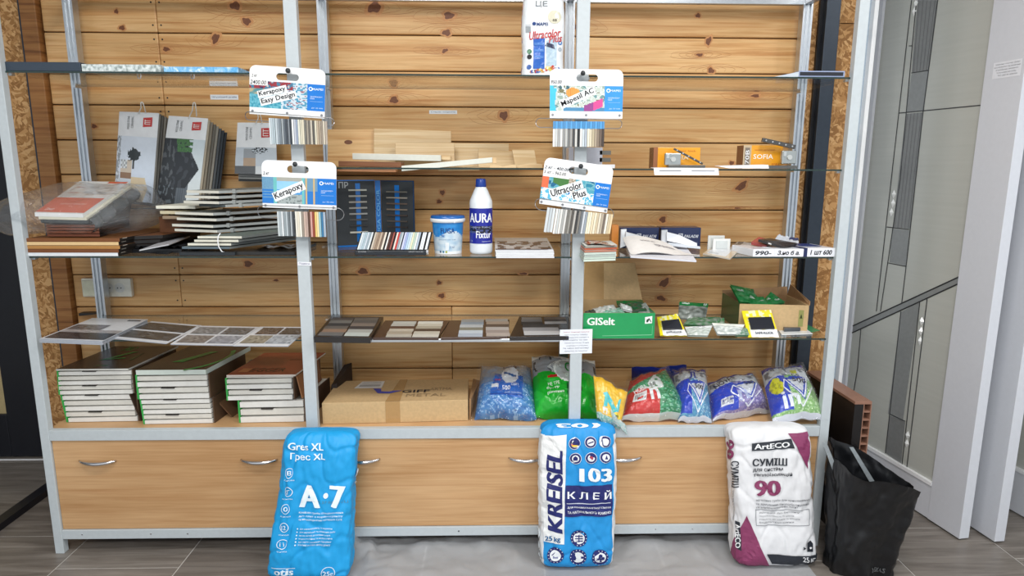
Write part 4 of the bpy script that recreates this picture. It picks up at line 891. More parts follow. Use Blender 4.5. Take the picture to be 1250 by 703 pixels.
block(T, x0+.004, x1+.002, Yb, ZT+.001, zmid, 5, .30, skew=-.006); block(T, x0-.006, x1-.004, Yb-.005, zmid+.001, ztop, 4, .30)
cv, P = cover(T, x0-.006, x1-.002, Yb-.01, ztop+.001, .34, .020, DKB, .05, (206, 216, 208)); m = MB()
m.poly([P(*q) for q in ((.28, .30), (.44, .30), (.66, .74), (.54, .74))], GRN); arc(m, P, .45, .45, .50, .56, -62, 38, GRN); m.build('printed_marks', GLOSSY, cv)
MB().hexa([(x1+.05, .12, ZT+.001), (x1+.055, .12, ZT+.001), (x1+.09, .4, ZT+.001), (x1+.085, .4, ZT+.001)], [(x1+.000, .1, ZT+.085), (x1+.005, .1, ZT+.085), (x1+.04, .4, ZT+.085), (x1+.035, .4, ZT+.085)], (110, 80, 58)).build('open_flap', PRINT, T)
T = thing('binder_stack', 'right stack of binders with a brick red cover behind the left middle post', 'binder', (0.92, .2, ZT), 'laminate sample binders on the cabinet top')
Yb = .06; x0, x1 = xat(294, Yb, ZT), xat(370, Yb, ZT); zmid = zz(320, 488.5); ztop = zz(320, 461)
block(T, x0, x1, Yb, ZT+.001, zmid-.0, 3, .28); x2, x3 = xat(279.5, Yb, zmid), xat(357, Yb, zmid); block(T, x2, x3, Yb-.005, zmid+.001, ztop, 4, .28)
cover(T, x2-.002, x3+.008, Yb-.004, ztop+.001, .3, .004, (225, 222, 215), .04, nm='under_cover')
cv, P = cover(T, x2, x3+.018, Yb-.006, ztop+.0065, .31, .007, (150, 66, 44), .04, (210, 200, 190)); m = MB()
m.text(P, 'EGGER', .26, .76, .12, .27, (60, 28, 22), .02); m.text(P, 'collection', .6, .9, .62, .68, (96, 40, 30)); m.poly([P(*q) for q in ((.1, .1), (.24, .1), (.24, .26), (.1, .26))], (176, 104, 62)); m.build('lettering', GLOSSY, cv)
MB().hexa([(x3+.03, Yb+.02, zmid), (x3+.035, Yb+.02, zmid), (x3+.05, Yb+.25, zmid), (x3+.045, Yb+.25, zmid)], [(x3+.012, Yb+.02, ztop), (x3+.017, Yb+.02, ztop), (x3+.04, Yb+.25, ztop), (x3+.035, Yb+.25, ztop)], (150, 104, 70)).build('open_flap', PRINT, T)
o = MB().hexa([(1.03, .2, ZT+.001), (1.055, .2, ZT+.001), (1.085, .38, ZT+.001), (1.05, .38, ZT+.001)], [(1.03, .22, ZT+.1), (1.055, .22, ZT+.11), (1.085, .38, ZT+.15), (1.05, .38, ZT+.14)], (46, 36, 32)).build('dark_box', PRINT, None, bevel=.003); tagit(o, 'dark box wedged between the red covered binders and the cardboard box', 'box')
# ================================================================== middle bay
# --- pine and trim samples on the second shelf
def leaner(px0, px1, yt, yb, Y, th, label, mat, name='wood_sample', skew=0.0, lean=0.03, grp=None, knot_at=None, tr=None):
    z0 = ZB+.0006; a = at(px0, yt, Y); b = at(px1, tr or yt, Y); x0, x1 = xat(px0+skew, Y-lean, z0), xat(px1+skew, Y-lean, z0)
    c = Vector(((x0+x1)/2, Y, z0))
    m = MB(); m.hexa([Vector(p)-c for p in ((x0, Y-lean-th, z0), (x1, Y-lean-th, z0), (x1, Y-lean, z0), (x0, Y-lean, z0))], [Vector(p)-c for p in ((a.x, Y-th, a.z), (b.x, Y-th, b.z), (b.x, Y, b.z), (a.x, Y, a.z))])
    o = m.build(name, mat, None, bevel=.0015); o.location = c; tagit(o, label, 'wood sample', grp)
    if knot_at:
        k = at(*knot_at, Y-th-lean*.45); m = MB()
        m.poly([(k.x+.017*math.cos(t*.4), Y-th-lean*(a.z-(k.z+.009*math.sin(t*.4)))/(a.z-z0)-.0006, k.z+.009*math.sin(t*.4)) for t in range(16)][::-1])
        kn = m.build('knot', KN_D, o); kn.data.transform(Matrix.Translation(Vector((0, 0, 0))))
    return o
G_ = 'pine samples leaning at the back of the second shelf'
leaner(401, 458, 158, 200, .42, .015, 'pine sample board with one dark knot, left end of the second shelf', PINE, knot_at=(425, 173.5), grp=G_)
leaner(457, 551, 157, 190, .40, .014, 'tallest pale pine sample, standing next to the knotted one', PINE_LT, tr=160, grp=G_)
leaner(483, 555, 174.5, 196, .345, .014, 'pale pine sample half covering the tallest one', PINE_LT, grp=G_)
leaner(554, 621, 175, 196, .40, .014, 'pale pine sample in the middle of the leaning row', PINE_LT, grp=G_)
leaner(584, 631, 181, 200, .345, .012, 'small pine sample in front of the middle of the row', PINE_LT, grp=G_, tr=185)
leaner(625, 652, 183, 200, .31, .012, 'short slanting pine sample at the right end of the row', PINE_LT, skew=4, grp=G_)
def strip(FLp, FRp, y_th, Y, depth, mat, label, dYr=0.0, name='trim_board', cat='wood sample', col=None, grp=None):
    a = at(*FLp, Y); b = at(*FRp, Y+dYr); th = a.z-at(FLp[0], y_th, Y).z; c = (a+b)/2
    a, b = a-c, b-c; d = Vector((0, depth, 0)); m = MB(); t = Vector((0, 0, th)); m.hexa([a-t, b-t, b-t+d, a-t+d], [a, b, b+d, a+d], col or (200, 200, 200)); o = m.build(name, mat, None, bevel=.0012); o.location = c; return tagit(o, label, cat, grp)
GRW = plain((214, 216, 206), .4, 0, .03)
strip((409, 205.5), (483, 206.5), 209, .01, .05, plain((176, 120, 78), .5), 'thin tan strip at the shelf edge, left end of the second shelf')
strip((413, 196.5), (490, 198), 203, .10, .08, WALNUT, 'dark brown moulding lying behind the thin tan strip')
strip((430, 187), (538, 189.3), 194.5, .20, .09, GRW, 'grey painted board lying flat across the brown moulding')
strip((538, 189.5), (550, 190.2), 195, .225, .06, PINE_LT, 'short bare wood block at the end of the grey painted board')
strip((490, 202.5), (601, 192), 209, .02, .06, GRW, 'grey painted board slanting up to the right on the second shelf', .06)
strip((601.2, 192.3), (606, 192.2), 199.5, .085, .05, PINE_LT, 'small bare wood end beyond the slanting grey board')
strip((535, 204), (585, 203.5), 208.5, .10, .07, PINE_LT, 'low pine offcut lying under the slanting grey board')
for i, (x0, x1, yt) in enumerate(((598, 630, 201), (622, 662, 199.5))):
    Y = .05+.03*i; a = xat(x0, Y, ZB); b = xat(x1, Y, ZB); h = zat(x0, yt, Y)-ZB; m = MB()
    m.grid(lambda u, v: Vector((a+(b-a)*u, Y+.06*v, ZB+.001+max(.004, h*(.35+.65*abs(math.cos(u*3.1+i)))))), 14, 2); m.grid(lambda u, v: Vector((a+(b-a)*u, Y, ZB+.001+max(.004, h*(.35+.65*abs(math.cos(u*3.1+i))))*v)), 14, 1)
    m.box(a, b, Y+.001, Y+.06, ZB+.0006, ZB+.003)
    tagit(m.build('moulding_offcut', PINE_LT), ['curved pale moulding offcut near the right end of the pine samples', 'last curved pale moulding offcut beside the tilted card'][i], 'wood sample')
# --- seam colour folder
T = thing('sample_folder', 'open black folder with blue spine and short grout profiles, standing at the back', 'folder', at(458, 305, .30))
Yf = .30; TLx = (408, 218.5); zb = ZC+.001
def leaf(pa, pb, Ya, Yb_, ybotm, nm):
    a = at(*pa, Ya); b = at(*pb, Yb_); A = Vector((a.x, Ya, zb)); B = Vector((b.x, Yb_, zb))
    f = frame(A, B-A, Vector((0, 0, (a.z+b.z)/2-zb))); MB().fbox(f, 0, 1, 0, 1, -.004, 0, (58, 62, 66)).build(nm, PRINT, T, bevel=.001); return f
fl = leaf((409, 219.5), (457, 219.5), .26, .32, 0, 'folder_leaf'); fs_ = leaf((457.5, 220), (464, 220), .32, .32, 0, 'folder_spine'); frr = leaf((464.5, 220), (505, 220.5), .32, .27, 0, 'folder_leaf')
BL_C = (26, 110, 190)
m = MB(); m.frect(fs_, 0, 1, 0, 1, .0008, BL_C)
m.text(lambda u, v: fs_(u, v, .0016), 'FUGA COLOR', .2, .85, .12, .86, (110, 180, 230), .02, rot=90)
m.frect(fl, 0, 1, .985, 1, .0008, BL_C); m.frect(frr, 0, 1, .985, 1, .0008, (24, 60, 100)); m.frect(frr, .97, 1, 0, 1, .0008, (24, 60, 100)); m.frect(fl, 0, 1, .0, .03, .0008, BL_C)
m.frect(fl, .50, .62, .08, .95, .001, BL_C); m.frect(frr, .42, .56, .08, .93, .001, BL_C)
m.text(lambda u, v: fl(u, v, .0016), 'ПР', .08, .32, .88, .97, (170, 175, 178), .03); m.build('printed_bands', GLOSSY, T)
for k, c in enumerate([(190, 190, 180), (182, 180, 172), (176, 172, 164), (170, 168, 162), (160, 160, 158), (84, 84, 84), (60, 60, 62), (210, 208, 196)]):
    v = .85-.088*k-(.012 if k == 7 else 0); m = MB(); m.fbox(fl, .32, .78, v-.012, v+.012, .001, .007, c); m.build('grout_bar', PRINT, T)
for k, c in enumerate([(120, 116, 108), (160, 152, 140), (104, 88, 78), (130, 116, 102), (78, 66, 60), (92, 84, 78), (70, 62, 58)]):
    v = .83-.088*k; m = MB(); m.fbox(frr, .18, .80, v-.010, v+.010, .001, .006, c); m.build('grout_bar', PRINT, T)
# --- small colour chart stand
T = thing('colour_chart', 'small black stand with a tilted row of coloured grout strips', 'colour chart', at(477, 312, .03))
Yc = .03; a = at(433, 313, Yc); b = at(523, 313, Yc); zb = ZC+.0006; zt = at(470, 306, Yc).z
MB().box(a.x, b.x-.008, Yc, Yc+.075, zb, zt, (34, 38, 44)).build('stand_base', GLOSSY, T, bevel=.002)
MB().lathe((0, 0, 0), [(.011, 0), (.011, .008)], 16).build('end_cap', CHROME, T).matrix_local = Matrix.Translation(Vector((b.x-.008, Yc+.012, zb+.012))-T.location) @ Matrix.Rotation(math.pi/2, 4, 'Y') @ Matrix.Translation(T.location)
O = Vector((at(436, 305, Yc+.01).x, Yc+.012, zt)); top = at(440, 283.5, Yc+.065); f = frame(O, Vector((at(522, 305, Yc).x-O.x, 0, 0)), Vector((.012, top.y-O.y, top.z-O.z)))
MB().fbox(f, -.02, 1.0, 0, 1.03, -.006, 0, (30, 32, 36)).build('stand_back', GLOSSY, T)
grp = [(.0, .165, [(220, 228, 230), (190, 205, 215), (170, 190, 200), (200, 210, 220), (150, 165, 175), (215, 222, 226)]), (.185, .36, [(200, 190, 175), (170, 150, 132), (150, 130, 112), (190, 170, 150), (120, 104, 92), (225, 215, 200)]), (.385, .475, [(225, 225, 222), (90, 60, 52), (70, 46, 44), (160, 90, 80)]),
       (.50, .60, [(225, 215, 205), (200, 70, 66), (150, 160, 170), (190, 200, 205)]), (.615, .85, [(200, 205, 235), (160, 175, 215), (180, 205, 225), (205, 222, 232), (220, 220, 190), (185, 205, 190), (225, 230, 225), (170, 185, 200)]), (.875, .93, [(225, 230, 235), (235, 238, 240)]), (.955, .99, [(222, 226, 228)])]
for u0, u1, cs in grp:
    for i, c in enumerate(cs):
        w = (u1-u0)/len(cs); MB().fbox(f, u0+w*i, u0+w*(i+.86), .02, .97, .0005, .004, c).build('colour_strip', GLOSSY, T)
m = MB(); q = lambda u, v: Vector((a.x+(b.x-a.x)*u, Yc-.0008, zb+(zt-zb)*v)); m.text(q, 'SILICONE', .05, .16, .70, .86, (200, 204, 208), .03); m.text(q, 'fugenfarben', .18, .25, .72, .82, (150, 154, 158)); m.text(q, 'GROUT COLOURS', .73, .93, .70, .86, (200, 204, 208), .03); m.build('lettering', PRINT, T)
# --- bucket
Yk = .115; cx = xat(547.2, Yk, ZC); z0 = ZC+.0006; R_ = .0655; T = thing('grout_bucket', 'small white and blue plastic bucket with a blue lid', 'bucket', (cx, Yk, z0))
zt = zat(547, 268.5, Yk-R_); H = zt-z0; rb, rt = .052, .0605
body = MB(); N = 72
def barrel(a, v, d=0.0): r = rb+(rt-rb)*v+d; return Vector((cx+r*math.sin(a), Yk-r*math.cos(a), z0+H*v))
def bcol(u, v):
    a = u*2*math.pi
    if v > .60+.10*math.sin(a*3+.6)+.05*n2(u*20, v*6): return lerp((30, 120, 200), (60, 150, 215), (n2(u*14, v*9)+1)/2)
    if v > .08: return lerp((205, 220, 230), (150, 185, 212), max(0, n2(u*16, v*7)+.2))
    return (232, 236, 240)
body.grid(lambda u, v: barrel(u*2*math.pi, v), N, 24, bcol, wrapu=True); body.lathe((cx, Yk, z0), [(.001, .0), (rb, 0)], N, (230, 234, 238), cap=False)
bd = body.build('bucket_body', GLOSSY, T, smooth=True)
MB().lathe((cx, Yk, z0+H), [(rt+.001, -.012), (R_+.001, -.010), (R_+.002, .001), (R_, .003)], 48, (236, 238, 240)).build('lid_rim', GLOSSY, T, smooth=True)
MB().lathe((cx, Yk, z0+H), [(R_+.0, .003), (R_-.001, .010), (R_-.004, .013), (.001, .013)], 48, (28, 96, 170), cap=False).build('lid', GLOSSY, T, smooth=True)
bt = lambda a, v: barrel(a, v, .0009)
m = MB(); m.text(bt, 'FUGA', -.42, .52, .61, .76, (16, 66, 130), .045, step=.15); m.text(bt, 'Flex', -.36, -.16, .50, .59, (24, 110, 190), .05, step=.15); m.text(bt, 'для вузьких швів 1-6 мм', -.6, .6, .40, .45, (110, 150, 185), 0, step=.2)
m.draped(bt, [(-.1, .12), (-.02, .12), (-.02, .34), (-.1, .34)], [(0, 1, 2, 3)], (245, 248, 250)); m.draped(bt, [(.02, .12), (.10, .12), (.10, .34), (.02, .34)], [(0, 1, 2, 3)], (245, 248, 250))
for k, c in enumerate(((60, 80, 110), (50, 120, 150), (160, 170, 60))):
    m.draped(bt, [(-.5+.22*k+.075*math.cos(t*.6), .07+.035*math.sin(t*.6)) for t in range(11)], [list(range(11))], c)
m.text(bt, '2 кг', .2, .55, .18, .24, (90, 120, 160), .02, step=.2); m.build('lettering', GLOSSY, bd)
q = [barrel(.42, 1.0, .007), barrel(.8, 1.0, .007)]; m = MB(); m.prism([q[0]+Vector((0, 0, -.012)), q[1]+Vector((0, 0, -.003)), q[1]+Vector((0, 0, .004)), q[0]+Vector((0, 0, -.003))], (0, .003, 0), (238, 240, 242)); m.build('price_sticker', GLOSSY, T)
# --- bottle
Yo = .10; cx2 = xat(587.4, Yo, ZC); z0 = ZC+.0006; px = lambda y: zat(587, y, Yo)-z0; R = .0435; T = thing('primer_bottle', 'white plastic bottle with dark blue cap and blue label', 'bottle', (cx2, Yo, z0))
h1, h2, h3, h4 = px(244.5), px(241), px(228), px(227)
MB().lathe((cx2, Yo, z0), [(.036, 0), (.042, .004), (R, .012), (R, h1-.012), (R-.0015, h1), (.026, h3-.012), (.020, h3-.002), (.018, h3+.004)], 40, (232, 238, 244)).build('bottle_body', GLOSSY, T, smooth=True)
MB().lathe((cx2, Yo, z0+h3), [(.0195, -.001), (.0205, .004), (.019, .026), (.017, .030), (.001, .031)], 28, (28, 62, 150)).build('bottle_cap', GLOSSY, T, smooth=True)
l0, l1 = px(296), px(253.5); bt = lambda a, v, d=.0008: Vector((cx2+(R+d)*math.sin(a), Yo-(R+d)*math.cos(a), z0+l0+(l1-l0)*v))
m = MB(); m.grid(lambda u, v: bt(-1.35+2.7*u, v), 40, 20, lambda u, v: (30, 40, 150) if not (.28 < v < .5) else ((20, 22, 34) if n2(u*14, v*20) > -.1 else (70, 80, 130))); lb = m.build('bottle_label', GLOSSY, T, smooth=True)
b2 = lambda a, v: bt(a, v, .0014); m = MB(); m.text(b2, 'AURA', -1.12, 1.12, .60, .86, (240, 243, 250), .07, step=.12); m.text(b2, 'Luxpro Fixtur', -1.0, .9, .43, .50, (170, 176, 200), 0, step=.2); m.text(b2, 'Fixtur', -.42, .95, .16, .36, (240, 243, 250), .04, step=.15); m.text(b2, '1 л', -1.0, -.8, .05, .10, (200, 206, 230), .02); m.text(b2, 'Ґрунтовка глибока', .1, .95, .04, .09, (200, 206, 230)); m.build('lettering', GLOSSY, lb)
# --- stack of magazines right of the bottle
T = thing('magazine_stack', 'low stack of magazines with a grey picture cover right of the bottle', 'magazines', onz(640, 314, ZC)); a = onz(605, 315, ZC+.001); b = onz(676, 315, ZC+.001); c = onz(604, 299, ZC+.001); d = onz(668, 299, ZC+.001)
for i in range(5):
    s = Vector((random.uniform(-.004, .004), random.uniform(0, .004), 0)); z = .0062*i; MB().hexa([p+s+Vector((0, 0, z)) for p in (a, b, d, c)], [p+s+Vector((0, 0, z+.0056)) for p in (a, b, d, c)], (222, 224, 228), top=(216, 220, 222)).build('magazine', GLOSSY, T)
P = lambda u, v, e=.0318: (a*(1-u)+b*u)*(1-v)+(c*(1-u)+d*u)*v+Vector((0, 0, e)); m = MB()
m.grid(lambda u, v: P(.04+.92*u, .05+.6*v), 26, 10, lambda u, v: (84, 80, 86) if n2(u*6, v*4) > .05 else (196, 198, 200)); m.grid(lambda u, v: P(.0+.9*u, .0+.04*v, .0322), 2, 1, (80, 60, 70)); m.build('printed_picture', GLOSSY, T)
# --- laminate sample binders on the fourth shelf
def laminate(label, FLp, FRp, BLp, BRp, cols, basec=(34, 30, 30), th=.010, lift=.0, edge=(120, 122, 124)):
    z = ZD+.0008; a, b, c, d = (onz(*p, z+th) for p in (FLp, FRp, BLp, BRp)); T = thing('laminate_binder', label, 'sample book', (a+b)/2, 'laminate sample binders on the fourth shelf')
    MB().hexa([p-Vector((0, 0, th)) for p in (a, b, d, c)], [a, b, d, c], basec).build('binder_board', GLOSSY, T, bevel=.001)
    for (fa, fb, ba, bb, st) in cols:
        A, B, C, D = (onz(*p, z+th) for p in (fa, fb, ba, bb)); n = len(st)
        for i, s in enumerate(st):
            v0, v1 = i/n, (i+.995)/n; f = lambda u, v: (A*(1-u)+B*u)*(1-v)+(C*(1-u)+D*u)*v
            dx = random.choice((0, 0, 0, .002, -.001)); q = [f(0, v0), f(1, v0), f(1, v1), f(0, v1)]; q = [p+Vector((dx, 0, .0003)) for p in q]
            m = MB(); m.hexa(q, [p+Vector((0, 0, .0012)) for p in q], s); m.build('laminate_strip', PRINT, T)
    return T
laminate('black laminate binder with two columns of grey and brown strips, next to the left post', (383, 411), (452, 412), (404, 386), (468, 386.5),
         [((388, 409.5), (418, 410), (407, 388), (433, 388), [(110, 108, 106), (146, 120, 100), (104, 98, 92), (60, 58, 58), (120, 118, 114), (96, 90, 86)]), ((420, 410), (450, 410.5), (434, 388), (463, 388), [(190, 196, 190), (170, 170, 164), (70, 66, 66), (130, 118, 108), (96, 92, 88), (116, 110, 104)])], th=.022)
laminate('dark brown laminate binder with two columns of cream and taupe strips', (455, 412), (535, 412), (470, 391), (549, 391),
         [((470, 411.5), (501, 411.5), (480, 392.5), (508, 392.5), [(186, 180, 168), (170, 158, 140), (196, 186, 170), (96, 72, 58), (190, 188, 180), (200, 200, 192)]), ((503, 411.5), (535, 411.5), (511, 392.5), (541, 392.5), [(206, 202, 192), (196, 190, 176), (90, 74, 62), (176, 168, 150), (206, 200, 184), (226, 224, 214)])], (70, 50, 42))
laminate('dark brown laminate binder with pale blue grey strips in its left column', (538, 412), (620, 411), (549, 391), (622, 390),
         [((559, 411), (589, 411), (563, 390), (590, 390), [(176, 186, 200), (196, 206, 216), (140, 138, 124), (204, 210, 214), (170, 184, 198), (186, 186, 184)]), ((593, 410.5), (622, 410.5), (593, 389.5), (620, 389.5), [(180, 168, 160), (160, 148, 142), (186, 180, 176), (110, 96, 84), (196, 178, 160), (190, 186, 180)])], (70, 50, 42))
laminate('dark laminate binder with black and grey strips beside the right middle post', (622, 411), (700, 410), (634, 386), (694, 386),
         [((640, 409), (684, 408.5), (637, 396), (680, 396), [(190, 190, 192), (150, 150, 154), (60, 60, 62)]), ((637, 396), (663, 395.5), (636, 387.5), (660, 387.5), [(60, 60, 62), (120, 122, 126), (150, 146, 140)]), ((665, 395.5), (692, 395), (664, 387.5), (690, 387.5), [(170, 172, 176), (80, 80, 84), (120, 112, 106)])], th=.016)
# --- cardboard box
T = thing('cardboard_box', 'long flat cardboard box taped shut on the cabinet top', 'box', (1.35, .2, ZT)); z0 = ZT+.0008
a = onz(394, 518, z0); b = onz(571.5, 513.5, z0); zt = (at(394, 494, a.y).z+at(571, 486, b.y).z)/2; c = onz(413, 465, zt); d = onz(572, 462, zt)
tops = [Vector((p.x, p.y, zt)) for p in (a, b, d, c)]; bots = [Vector((p.x, p.y, z0)) for p in (a, b, d, c)]
MB().hexa(bots, tops).build('box_body', KRAFT, T, bevel=.002)
f = lambda u, v, e=.0012: (tops[0]*(1-u)+tops[1]*u)*(1-v)+(tops[3]*(1-u)+tops[2]*u)*v+Vector((0, 0, e)); g_ = lambda u, v, e=.0012: (bots[0]*(1-u)+bots[1]*u)*(1-v)+(tops[0]*(1-u)+tops[1]*u)*v+Vector((0, -e, 0))
TAPE = plain((176, 140, 92), .25, 0, .04); m = MB(); m.poly([f(.43, 0), (f(.53, 0)), f(.53, 1), f(.47, 1)]); m.poly([g_(.43, 0), g_(.53, 0), g_(.53, 1), g_(.43, 1)]); m.build('tape', TAPE, T)
m = MB(); m.poly([f(*q, .0022) for q in ((.16, .60), (.36, .60), (.36, .92), (.19, .92))], (226, 226, 226))
for k in range(14): m.poly([f(.19+.011*k, .66, .003), f(.195+.011*k, .66, .003), f(.198+.011*k, .76, .003), f(.193+.011*k, .76, .003)], (70, 72, 76))
m.text(lambda u, v: f(u, v, .003), 'ДОСТАВКА', .2, .34, .80, .87, (110, 112, 116)); m.poly([f(*q, .0022) for q in ((.30, .58), (.35, .36), (.44, .34), (.52, .46), (.46, .46), (.43, .42), (.37, .44), (.36, .56))], (70, 76, 170)); m.build('shipping_label', PRINT, T)
m = MB(); m.text(lambda u, v: f(u, v, .002), 'GIFF', .52, .72, .36, .48, (40, 42, 50), .04); m.text(lambda u, v: f(u, v, .002), 'METAL', .56, .84, .18, .30, (150, 128, 96), 0); m.text(lambda u, v: f(u, v, .002), 'ARTMA', .72, .88, .44, .56, (150, 128, 96), 0); m.build('lettering', PRINT, T)
MB().hexa([(b.x+.004, b.y+.01, z0), (b.x+.008, b.y+.01, z0), (d.x+.03, d.y, z0), (d.x+.02, d.y, z0)], [(b.x+.0045, b.y+.01, zt), (b.x+.012, b.y+.01, zt), (d.x+.05, d.y, zt-.01), (d.x+.02, d.y, zt)], m=0).build('end_flap', KRAFT_IN, T)
# ================================================================== bags of tile spacers
def pouch(name, label, BL, BR, TR, TL, Ys, bulge, colf, film=True, words=(), marks=None, n=56, seed=0, lump=.006, sag=.5, grp='bags of tile spacers along the cabinet top', extra=None, back=None, drop=None, edge=0.055, cat='bag', wr=.5):
    """corners measured in the photograph, each at its own distance Ys"""
    P = [at(*p, y) for p, y in zip((BL, BR, TR, TL), Ys)]
    if Ys[0] >= .01:
        P[0] = onz(*BL, ZT+.006); P[1] = onz(*BR, ZT+.006)
    N = (P[1]-P[0]).cross(P[3]-P[0]).normalized()
    T = thing(name, label, cat, (P[0]+P[1])/2, grp)
    def shape(u, v): a = max(0, 1-abs(2*u-1)**3.0); b = max(0, (1-abs(2*v-1)**3.2)); return (a**.55)*(b**.55)*(1.0-sag*(v-.35))
    def base(u, v):
        ins = .010*math.sin(u*9+seed)+.006*math.sin(u*21+seed*2); u2 = u+.012*math.sin(v*8+seed)*(1-abs(2*u-1)); 
        q = (P[0]*(1-u2)+P[1]*u2)*(1-v)+(P[3]*(1-u2)+P[2]*u2)*v
        e = (v-.5)*2; q = q+Vector((0, 0, ins*.4*e*abs(e)))
        return q
    def S_(u, v, d=0.0):
        s = shape(u, v); cr_ = noise.noise(Vector((u*7+seed, v*7, seed)))*.5+noise.noise(Vector((u*16+seed, v*13, 3)))*.35
        crease = abs(noise.noise(Vector((u*5+v*4, v*6-u*3, seed+5))))
        return base(u, v)+N*(bulge*s+lump*1.6*s*cr_-lump*wr*(1-min(1, crease*7))*min(1, s*3)+d)
    m = MB(); m.grid(lambda u, v: S_(u, v), n, n, colf); body = m.build('bag_front', POLY, T, smooth=True)
    mb = MB(); bk = back or colf(.5, .1); mb.grid(lambda u, v: base(1-u, v)-N*(.25*bulge*shape(u, v)+.0008), 12, 12, bk); mb.build('bag_back', POLY, T, smooth=True)
    m = MB(); any_ = False
    if marks: marks(m, lambda u, v, d=.0012: S_(u, v, d)); any_ = True
    for w in words:
        tx, u0, u1, v0, v1, c = w[:6]; kw = w[6] if len(w) > 6 else {}
        if 'ang' in kw:
            an = kw.pop('ang'); cu_, cv_ = (u0+u1)/2, (v0+v1)/2; hw, hh = (u1-u0)/2, (v1-v0)/2; ca, sa = math.cos(an), math.sin(an)
            m.text(lambda a, b: S_(cu_+a*ca-b*sa, cv_+a*sa+b*ca, .0020), tx, -hw, hw, -hh, hh, c, step=.05, **kw); kw['ang'] = an
        else: m.text(lambda a, b: S_(a, b, .0020), tx, u0, u1, v0, v1, c, step=.05, **kw)
        any_ = True
    if any_: m.build('lettering', POLY, body)
    if film:
        def Fm(u, v):
            U2 = -edge+(1+2*edge)*u; V2 = -edge*.6+(1+1.4*edge)*v; uc, vc = min(1, max(0, U2)), min(1, max(0, V2)); q = S_(uc, vc, .004+.004*abs(noise.noise(Vector((u*11, v*11, seed)))))
            return q+(P[1]-P[0])*(U2-uc)+(P[3]-P[0])*(V2-vc)
        MB().grid(Fm, 40, 40).build('clear_film', FILM2, T, smooth=True)
    return T
def crosses(u, v, c0, c1, s=26, k=1.0):
    t = noise.noise(Vector((u*s, v*s, 2))); w = noise.noise(Vector((u*s*.6+9, v*s*1.3, 7)))
    if abs(t) < .07: return lerp(c0, (255, 255, 255), .35)
    return lerp(c0, c1, max(0, min(1, .5+w)))
def poly_in(u, v, pts):
    c = False; j = len(pts)-1
    for i in range(len(pts)):
        xi, yi = pts[i]; xj, yj = pts[j]
        if (yi > v) != (yj > v) and u < (xj-xi)*(v-yi)/(yj-yi)+xi: c = not c
        j = i
    return c
# 1 blue bag of wedges
def c_wedge(u, v):
    if poly_in(u, v, ((.24, .27), (.80, .25), (.84, .97), (.36, 1.0))):
        if ((u-.585)/.155)**2+((v-.70)/.19)**2 < 1:
            return (40, 90, 150) if abs(v-.70-(.585-u)*.28) < .022+.10*max(0, .55-u) and .47 < u < .70 else (228, 232, 236)
        if v > .70+(.5-u)*.1:
            a = n2(u*14+3, v*14); return (36, 38, 42) if a > .42 else (150, 156, 160) if v < .93 else (222, 224, 224)
        if .26 < u < .40 and .42 < v < .50: return (225, 228, 230)
        if .28 < v < .31: return (20, 60, 140)
        return (28, 96, 186)
    if v > .55: return lerp((150, 148, 146), (96, 130, 170), max(0, min(1, (.95-v)*2+.4*n2(u*9, v*9))))
    return crosses(u, v, (86, 148, 205), (50, 110, 176), 16)
pouch('spacer_bag', 'clear bag of blue wedges with a white round emblem, right of the cardboard box', (579, 511), (655, 513), (648, 448), (588, 448), (.05, .06, .27, .27), .075, c_wedge, seed=1,
      words=[('КЛИНЬЯ', .44, .74, .87, .92, (40, 60, 110), dict(bold=.02)), ('СВП', .62, .74, .46, .51, (230, 236, 245), dict(bold=.03)), ('500', .46, .60, .37, .46, (235, 240, 248), dict(bold=.05)), ('nova', .32, .42, .555, .59, (220, 60, 60), dict(bold=.03)), ('для плитки', .50, .78, .30, .34, (190, 210, 235))])
# 2 green bag
def c_green(u, v):
    if v > .90+.03*math.sin(u*7): return (222, 222, 216)
    if ((u-.52)/.20)**2+((v-.66)/.22)**2 < 1: return (176, 182, 180) if not (abs(((u-.52)/.20)**2+((v-.66)/.22)**2-.86) < .12) else (228, 232, 228)
    if .48 < u < .62 and ((u-.55)/.09)**2+((v-.33)/.13)**2 < 1: return (16, 84, 34) if n2(u*30, v*30) < .2 else (30, 120, 50)
    if ((u-.60)/.11)**2+((v-.33)/.16)**2 < 1: return (18, 92, 36)
    if v > .60+.03*math.sin(u*9): return (60, 62, 64) if n2(u*13, v*11+4) > .42 else (140, 144, 148)
    if .22 < u < .44 and .50 < v < .55+.1*(u-.3): return (196, 40, 44)
    return (28, 164, 44) if n2(u*5, v*5) < .3 else (40, 178, 56)
pouch('spacer_bag', 'green and grey bag of tile clips behind the right middle post', (652, 511), (733, 511), (726, 441), (649, 434), (.05, .06, .30, .30), .085, c_green, film=False, seed=5, lump=.009,
      words=[('СИСТЕМА ВИРІВН', .24, .44, .66, .78, (232, 236, 232), dict(bold=.02, ang=.7)), ('HE TPE', .21, .38, .38, .43, (225, 240, 225), dict(bold=.02, ang=.06)), ('бухту', .19, .37, .31, .36, (225, 240, 225), dict(bold=.03, ang=.06)), ('рівняння', .20, .44, .24, .29, (225, 240, 225), dict(bold=.03, ang=.06)), ('С', .50, .60, .62, .80, (24, 130, 50), dict(bold=.08)), ('СВП', .48, .58, .52, .58, (210, 232, 212), dict(bold=.03))])
